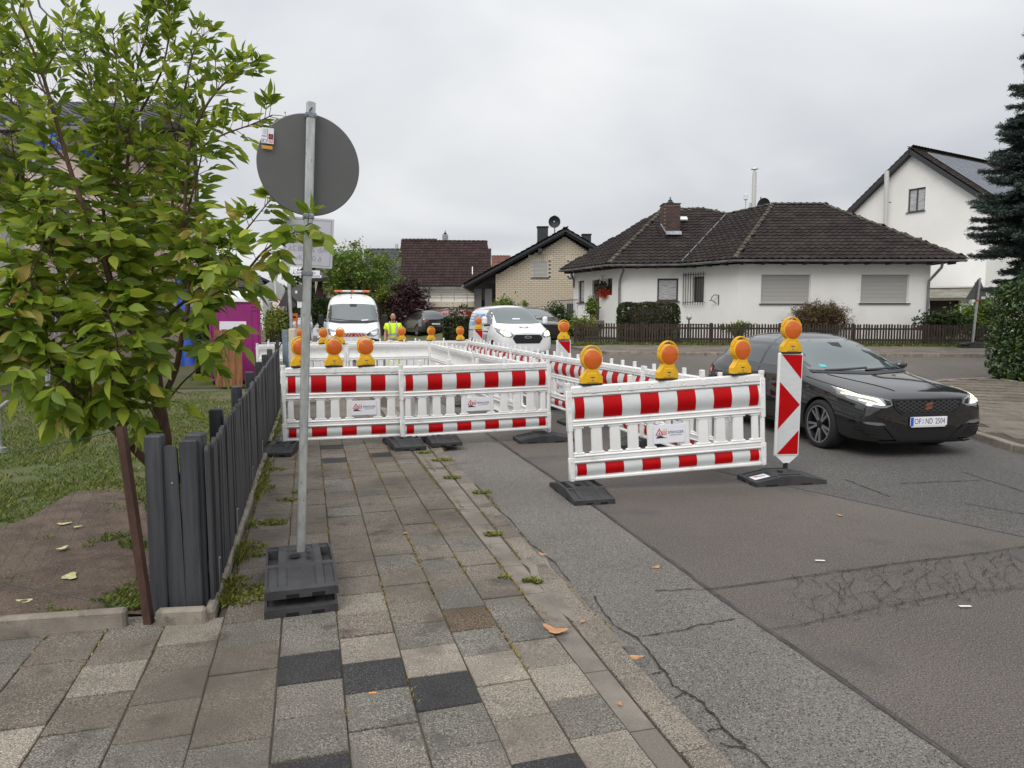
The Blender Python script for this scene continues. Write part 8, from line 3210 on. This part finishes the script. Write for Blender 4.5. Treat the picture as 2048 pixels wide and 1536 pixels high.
LEAF = [l for l in LEAF if l[0].y > 3.3]
LEAF.sort(key=lambda l: -l[2] / l[0].y)
lg, ly = leaflet_mesh(K['elder_leaf']), leaflet_mesh(K['elder_yellow'])
ln_ = leaflet_mesh(K['elder_leaf'])
ln_.transform(Matrix.Diagonal((1.05, .80, 1, 1)))
first = LEAF[:900]
random.shuffle(first)
single, joined = first[:300], first[300:] + LEAF[900:]
for b, d, ln in single:
	o = link('leaflet', ly if random.random() < .09 else (lg if b.z < 2.3 else ln_), eld)
	o.matrix_world = leaf_matrix(b, d, ln)
def join_leaves(name, lst, me, m):
	V0 = np.array([tuple(v.co) for v in me.vertices])
	F0 = [tuple(p.vertices) for p in me.polygons]
	V, F = [], []
	for i, (b, d, ln) in enumerate(lst):
		M = np.array(leaf_matrix(b, d, ln))
		V.append(V0 @ M[:3, :3].T + M[:3, 3])
		o = i * len(V0)
		F += [tuple(q + o for q in f) for f in F0]
	me2 = bpy.data.meshes.new(name)
	me2.from_pydata(np.concatenate(V).tolist(), [], F)
	me2.materials.append(m)
	me2.shade_smooth()
	return stuff(link(name, me2, eld))
yl = [l for l in joined if random.random() < (.07 if l[0].z < 2.4 else .01)]
ys = set(id(l) for l in yl)
join_leaves('leaflets', [l for l in joined if id(l) not in ys and l[0].z < 2.3], lg, K['elder_leaf'])
join_leaves('leaflets', [l for l in joined if id(l) not in ys and l[0].z >= 2.3], ln_, K['elder_leaf'])
join_leaves('yellow_leaflets', yl, ly, K['elder_yellow'])
print('elder leaflets', len(LEAF))

# ------------------------------------------------------------------ grass, weeds, fallen leaves, litter
def inside(poly, x, y):
	c = False
	for (x0, y0), (x1, y1) in zip(poly, poly[1:] + poly[:1]):
		if (y0 > y) != (y1 > y) and x < (x1 - x0) * (y - y0) / (y1 - y0) + x0:
			c = not c
	return c
def blades(name, pts, h, m, w=.006, parent=None, lean=.5):
	P = np.array(pts, float)
	n = len(P)
	a = rng.uniform(0, 2 * PI, n)
	L_ = h * rng.uniform(.5, 1.25, n)
	dx, dy = np.cos(a), np.sin(a)
	le = lean * rng.uniform(.2, 1.3, n)
	W_ = w * rng.uniform(.7, 1.3, n)
	A = P + np.stack([-dy * W_, dx * W_, 0 * a], 1)
	B = P - np.stack([-dy * W_, dx * W_, 0 * a], 1)
	C = P + np.stack([dx * le * L_ * .4 - dy * W_ * .6, dy * le * L_ * .4 + dx * W_ * .6, L_ * .65], 1)
	D = P + np.stack([dx * le * L_, dy * le * L_, L_ * .95], 1)
	V = np.stack([A, B, C, D], 1).reshape(-1, 3)
	i = np.arange(n)[:, None] * 4
	F = np.concatenate([i + np.array([0, 1, 2]), i + np.array([2, 1, 3])], 1).reshape(-1, 3)
	me = bpy.data.meshes.new(name)
	me.vertices.add(len(V))
	me.vertices.foreach_set('co', V.ravel())
	me.loops.add(len(F) * 3)
	me.loops.foreach_set('vertex_index', F.ravel().astype(np.int32))
	me.polygons.add(len(F))
	me.polygons.foreach_set('loop_start', np.arange(0, len(F) * 3, 3, dtype=np.int32))
	me.polygons.foreach_set('loop_total', np.full(len(F), 3, dtype=np.int32))
	me.update()
	me.materials.append(m)
	return stuff(link(name, me, parent))
bare = [tuple(gz(u, v, .08)[:2]) for u, v in ((0, 1075), (60, 1050), (150, 995), (240, 985), (290, 1010), (330, 1120), (335, 1215), (285, 1225), (190, 1225), (110, 1220), (40, 1160), (-60, 1120), (-120, 1100))]
from mathutils import noise as mnoise
G = []
tries = 0
while len(G) < 100000 and tries < 380000:
	tries += 1
	q = 4.35 + 13 * random.random() ** 1.75
	p = -.66 - random.random() * (2.6 + .75 * (q - 4.2))
	v = pq(p, q)
	if v.y < 3.5 or q < 4.3 - .1 * (p + .57):
		continue
	nz = mnoise.noise(Vector((v.x * 1.6, v.y * 1.6, 0))) + .6 * mnoise.noise(Vector((v.x * 5, v.y * 5, 3)))
	lim = -.28 if not inside(bare, v.x, v.y) else .44
	if q > 9:
		lim -= .25
	if nz < lim:
		continue
	G.append((v.x, v.y, .055))
g_ = blades('grass', G, .046, K['grass'], .006, None, .9)
g_['label'] = 'patchy short grass on the garden soil'
WD = []
def tuft(p, r, n, h=1):
	for _ in range(int(n * 2.2)):
		a, d = random.uniform(0, 6.28), r * random.random() ** .6 * 1.25
		if mnoise.noise(Vector((p.x * 30 + d * 20 * math.cos(a), p.y * 30 + d * 20 * math.sin(a), 2))) < -.12:
			continue
		WD.append((p.x + d * math.cos(a) * 1.5, p.y + d * math.sin(a), SW - .003))
for u, v, r, n in ((480, 1095, .10, 500), (465, 1200, .10, 420), (505, 1180, .07, 220), (545, 1045, .07, 260), (520, 975, .08, 300), (575, 1000, .05, 120), (505, 1110, .06, 160), (560, 1195 + 15, .025, 60), (575, 1212, .02, 40),
				   (1065, 1162, .035, 170), (965, 985, .05, 170), (985, 1068, .04, 170), (885, 920, .07, 220), (850, 905, .06, 160), (905, 955, .05, 140), (540, 940, .09, 260), (530, 900, .1, 240), (600, 985, .04, 60), (470, 1160, .05, 120), (1010, 1215 - 60, .02, 30)):
	tuft(gz(u, v, SW), r, n)
w_ = blades('weeds', WD, .020, K['weed'], .0065, None, 1.5)
w_['label'] = 'green weeds growing along the fence foot and the kerb'
WJ = []
for p0 in COLS[6:]:
	for _ in range(1300 if p0 > .3 else 600):
		q = 2.6 + 6.5 * random.random()
		if mnoise.noise(Vector((p0 * 9, q * 2.2, 1))) < (-.02 if q > 3.8 else .34):
			continue
		v = pq(p0 + random.gauss(0, .008), q, SW - .008)
		WJ.append(tuple(v))
for _ in range(2600):
	q = 3.4 + 9 * random.random()
	pp_ = random.choice((1.22 + sh(q) * .7, 1.345 + sh(q), 1.50 + sh(q)))
	if mnoise.noise(Vector((pp_ * 7, q * 1.7, 5))) < .05:
		continue
	WJ.append(tuple(pq(pp_ + random.gauss(0, .012), q, .05)))
w_ = blades('joint_weeds', WJ, .016, K['weed_dry'], .0045, None, 1.2)
w_['label'] = 'yellowed weeds in the paving joints'
FG = []
for _ in range(2600):
	q = 4.3 + 9.5 * random.random()
	v = pq(-.50 + random.gauss(0, .035), q, SW - .005)
	if mnoise.noise(Vector((v.x * 2, v.y * 2, 9))) > -.1:
		FG.append(tuple(v))
f_ = blades('verge_grass', FG, .075, K['weed'], .004, None, .8)
f_['label'] = 'thin grass sprouting along the foot of the grey fence'
FF = []
for _ in range(7000):
	s = random.random()
	a = fa.lerp(fc, s)
	x, y = a.x, a.y + random.uniform(-.35, .25)
	FF.append((x, y, zg(x, y) + .09))
f_ = blades('verge_grass', FF, .11, K['grass'], .012, None, .6)
f_['label'] = 'strip of grass along the foot of the brown picket fence'
def leaf_thing(name, label, u, v, size, m, z, rz=None, curl=.09, cat='leaf', group='fallen leaves on the ground'):
	p = gz(u, v, z)
	t = MB()
	n = 14
	vs = []
	for i in range(n):
		a = 2 * PI * i / n
		r = size * .5 * (1 + .28 * math.cos(3 * a + u) + random.uniform(-.14, .14))
		x, y = r * math.cos(a) * 1.25, r * math.sin(a) * .72
		vs.append((x, y, .004 + curl * (x * x + y * y) / size))
	vs.append((0, 0, .002))
	o = t.add(vs, [(i, (i + 1) % n, n) for i in range(n)]).build(name, m)
	o.location = (p.x, p.y, p.z + zg(p.x, p.y) + .004)
	o.rotation_euler = (0, 0, random.uniform(0, 6) if rz is None else rz)
	return tag(o, label, cat, group)
leaf_thing('fallen_leaf', 'large curled orange-brown leaf lying by the kerb', 1110, 1264, .105, K['fallen'], SW, -.5, .3)
for u, v, s, z, lb in ((1272, 1317, .055, .05, 'tan leaf on the asphalt edge at the kerb'), (1312, 1136, .055, 0, 'brown leaf on the grey asphalt strip'), (1680, 1032, .05, 0, 'small tan leaf on the asphalt before the black car'),
					   (1240, 1411, .022, .055, 'tiny orange leaf scrap on the kerb channel'), (810, 1068, .04, SW, 'pale brown leaf in a paving joint'), (1085, 1110, .05, .05, 'yellow leaf at the edge of the asphalt'),
					   (700, 900, .04, SW, 'small orange leaf near the lone foot plate'), (1165, 1245, .03, SW, 'reddish leaf scrap beside the kerb joint')):
	leaf_thing('fallen_leaf', lb, u, v, s, K['fallen'], z)
for u, v, s, lb in ((125, 1098, .10, 'pale yellow curled leaf on the bare soil'), (128, 1049, .11, 'light green leaf on the soil, farthest of the fallen garden leaves'), (155, 1055, .07, 'small whitish leaf on the soil beside a green one'),
					(50, 1204, .10, 'pale leaf in the grass by the concrete edging'), (140, 1155, .16, 'bundle of dry yellow stalks on the soil')):
	leaf_thing('fallen_leaf', lb, u, v, s * .7, K['fallen_pale'], .09)
for u, v, L_, lb in ((1640, 1124, .07, 'white scrap of paper on the asphalt, left of the other'), (1930, 1216, .075, 'white scrap of paper on the asphalt below the crazed patch')):
	p = gz(u, v, 0)
	o = MB().box((0, 0, 0), (L_, .016, .004), bev=.001).build('paper_scrap', K['litter'])
	o.location = (p.x, p.y, .012)
	o.rotation_euler = (0, .04, random.uniform(-.5, .3))
	tag(o, lb, 'litter', 'litter on the road')
p = gz(745, 1388, SW)
o = MB().cyl((-.016, 0, 0), (.016, 0, 0), .0042, n=8).build('cigarette_end', K['orange_butt'])
o.location = (p.x, p.y, SW + .005)
o.rotation_euler = (0, 0, .1)
tag(o, 'orange cigarette end lying at the edge of a black slab', 'litter', 'litter on the road')

# ------------------------------------------------------------------ street signs and lamps in the distance
# triangular sign back on the far pavement
tb = at(1944, 693, 26.6)
tz = zg(tb.x, tb.y) + .10
tri = thing('traffic_sign', 'triangular sign back leaning before the picket fence, on two stacked foot plates', 'road sign', (tb.x, tb.y, tz))
tt = at(1960, 556, 26.5)
dv = Vector((tt.x - tb.x, tt.y - tb.y, tt.z - tz))
tri.rotation_euler = dv.to_track_quat('Z', 'Y').to_euler()
q_ = dv.to_track_quat('Z', 'Y').to_matrix()
lx = q_.inverted() @ (Vector((0, 0, CAMZ)) - tt)
Rz = Matrix.Rotation(math.atan2(lx.y, lx.x) - PI / 2 + R(38), 4, 'Z')
LN = dv.length
MB().prism([(-.03, -.03), (.03, -.03), (.03, .03), (-.03, .03)], 0.05, LN, Rz).build('pole', K['galv'], tri)
MB().prism([(-.45, 0), (.45, 0), (.04, .76), (-.04, .76)], 0, .015, Rz @ frame_m((0, -.04, LN - .80), (1, 0, 0), (0, 0, 1))).build('sign_panel', K['sign_grey'], tri)
mb = MB()
mb.box((-.25, -.034, LN - .72), (.16, .002, .09))
mb.v = [tuple(Rz @ Vector(p)) for p in mb.v]
mb.build('sticker', K['plate_white'], tri)
mb = MB()
mb.box((0, 0, LN - .83), (.09, .09, .06))
mb.build('red_clamp', K['print_red'], tri)
for k, lb in ((0, 'lower foot plate under the leaning triangular sign'), (1, 'upper foot plate under the leaning triangular sign')):
	put_foot(tb.x - .05, tb.y, R(4), lb, tz + .003 + .106 * k)
# street name post by the corner
def pole_thing(name, label, u0, v0, u1, v1, y, r, m=K['galv'], cat='post', z0=None):
	b = at(u0, v0, y)
	zb_ = zg(b.x, b.y) if z0 is None else z0
	tp = at(u1, v1, y)
	t = thing(name, label, cat, (b.x, b.y, zb_))
	MB().cyl((0, 0, 0), (tp.x - b.x, 0, tp.z - zb_), r, n=10).build('pole', m, t)
	return t, b, tp, zb_
t, b, tp, z0 = pole_thing('street_name_sign', 'grey post with white street name plate behind the galvanised sign pole', 586, 690, 570, 412, 19.0, .048, cat='street sign')
pm = at(609, 546, 18.9)
sp_ = thing('name_plate', 'white street name plate beside the galvanised pole', 'sign plate', (pm.x, pm.y, pm.z))
bpy.data.objects.remove(sp_)
mb = MB().box((pm.x - b.x, -.08, pm.z - z0), (.80, .02, .13), bev=.004)
pl = mb.build('name_plate', K['plate_white'], t)
me = text_mesh('A.-Schweitzer-Str.', .105, K['print_dark'], 0, sx=.82)
me.transform(frame_m((pm.x - b.x, -.0925, pm.z - z0), (1, 0, 0), (0, 0, 1)))
link('lettering', me, pl)
pm2 = at(628, 553, 18.9)
mb = MB().box((pm2.x - b.x + .04, -.08, pm2.z - z0 - .0), (.30, .02, .07))
sub = mb.build('sub_plate', K['plate_white'], t)
for dz in (.012, -.012):
	MB().box((pm2.x - b.x + .04, -.0912, pm2.z - z0 + dz), (.24, .001, .009)).build('print', K['print_dark'], sub)
# round and triangular sign backs further on
t, b, tp, z0 = pole_thing('traffic_sign', 'round dark sign back on a thin pole just left of the galvanised pole', 604, 690, 602, 566, 24.0, .035, cat='road sign')
c = at(601, 586, 24)
MB().lathe([(.0005, 0), (.28, 0), (.28, .02), (.0005, .02)], 28, frame_m((c.x - b.x, -.05, c.z - z0), (1, 0, 0), (0, 0, 1))).build('sign_disc', K['sign_grey'], t, 35)
MB().box((c.x - b.x - .12, -.076, c.z - z0 + .03), (.07, .002, .09)).build('sticker', K['plate_white'], t)
MB().box((at(603, 604, 24).x - b.x, -.04, at(603, 606, 24).z - z0), (.26, .02, .32)).build('sub_plate', K['plate_white'], t)
t, b, tp, z0 = pole_thing('traffic_sign', 'triangular dark sign back on a pale post beyond the leaning street name post', 572, 690, 573, 588, 36.0, .04, cat='road sign')
c = at(575, 612, 36)
MB().prism([(-.47, 0), (.47, 0), (.03, .80), (-.03, .80)], 0, .02, frame_m((c.x - b.x, -.06, c.z - z0 - .02), (1, 0, 0), (0, 0, 1))).build('sign_panel', K['sign_grey'], t)
t, b, tp, z0 = pole_thing('traffic_sign', 'round white sign with red rim far down the street', 555, 640, 553, 594, 46.0, .04, cat='road sign')
c = at(554, 608, 46)
d_ = MB().lathe([(.0005, 0), (.36, 0), (.36, .02), (.0005, .02)], 24, frame_m((c.x - b.x, -.05, c.z - z0), (1, 0, 0), (0, 0, 1))).build('sign_disc', K['print_red'], t, 35)
MB().lathe([(.0005, .0), (.27, 0), (.27, .006), (.0005, .006)], 24, frame_m((c.x - b.x, -.071, c.z - z0), (1, 0, 0), (0, 0, 1))).build('sign_face', K['plate_white'], d_, 35)
t, b, tp, z0 = pole_thing('direction_sign', 'pair of small white direction plates left of the round red sign', 540, 640, 541, 583, 40.0, .04, cat='road sign')
for k, v in enumerate((592, 601)):
	c = at(543, v, 40)
	p_ = MB().box((c.x - b.x, -.05, c.z - z0), (.50, .02, .19), bev=.004).build('arrow_plate', K['plate_white'], t)
	MB().box((c.x - b.x, -.062, c.z - z0), (.38, .002, .05)).build('print', K['print_dark'], p_)
t, b, tp, z0 = pole_thing('street_lamp', 'white post-top street lamp over the roof of the toilet', 553, 640, 550, 556, 44.0, .045, K['white_trim'], cat='street lamp')
c = at(549.5, 550, 44)
MB().lathe([(.06, -.32), (.16, -.14), (.20, .06), (.05, .07)], 14, Matrix.Translation((c.x - b.x, 0, c.z - z0 - .02))).build('lamp_glass', K['white_trim'], t, 40)
MB().lathe([(.0005, .12), (.30, .08), (.32, .04), (.05, .05)], 14, Matrix.Translation((c.x - b.x, 0, c.z - z0))).build('lamp_hood', K['gutter'], t, 40)
# dark garden gate fence beyond the blue-grey post
t = thing('mesh_fence', 'dark steel mesh fence and gate running back from the blue-grey post', 'fence', tuple(at(571, 700, 13.7)))
t.location.z = 0
mb = MB()
a, bb = Vector((-.2, .1, 0)), Vector((-2.6, 7.5, 0))
for k in range(46):
	p = a.lerp(bb, k / 45)
	mb.cyl((p.x, p.y, .1), (p.x, p.y, 1.15), .006, n=4)
for z in (.12, .45, .8, 1.14):
	mb.cyl(a + Vector((0, 0, z)), bb + Vector((0, 0, z)), .008, n=4)
mb.build('mesh_panel', K['iron'], t)
for k in range(4):
	p = a.lerp(bb, k / 3)
	MB().box((p.x, p.y, .62), (.06, .06, 1.24)).build('post', K['iron'], t)
gp2_ = at(586, 690, 16.5)
tag(MB().box((gp2_.x, gp2_.y, .75), (.16, .16, 1.5), bev=.02).build('gate_pillar', K['cream_wall']), 'pale round-topped gate pillar behind the blue-grey post', 'pillar')
bx_ = at(543, 660, 24)
wb = thing('red_barrier', 'small red and white barrier rail far off behind the toilet', 'barrier', (at(578, 642, 30).x, 30, zg(at(578, 642, 30).x, 30)))
for z in (1.45, 1.65):
	MB().box((0, 0, z), (.75, .04, .12)).build('rail', K['orange_lamp'], wb)
for x in (-.33, .33):
	MB().box((x, 0, .85), (.05, .05, 1.7)).build('post', K['orange_lamp'], wb)
# standing wheel-like ornament beside the hedge of the bungalow
c = at(1378, 637, 28.9)
bl_ = at(1378, 660, 28.9)
t = thing('globe_lamp', 'small globe lamp and bent rail beside the clipped hedge of the bungalow', 'garden lamp', (c.x, 28.9, zg(c.x, 28.9) + .1))
zc_ = c.z - t.location.z
MB().cyl((0, 0, 0), (.0, 0, zc_), .03, n=8).build('post', K['iron'], t)
MB().lathe([(.0005, -.11), (.08, -.08), (.115, 0), (.08, .08), (.0005, .11)], 14, Matrix.Translation((0, 0, zc_ + .04))).build('globe', K['curtain'], t, 60)
mb = MB()
for k in range(9):
	mb.cyl((-.45 + k * .17, .3, 0), (-.45 + k * .17, .3, zc_ - .25), .012, n=5)
mb.tube([(-.45, .3, zc_ - .25), (.85, .3, zc_ - .25), (.95, .3, zc_ - .35), (.95, .3, .1)], .016, 6)
mb.build('rail', K['iron'], t)
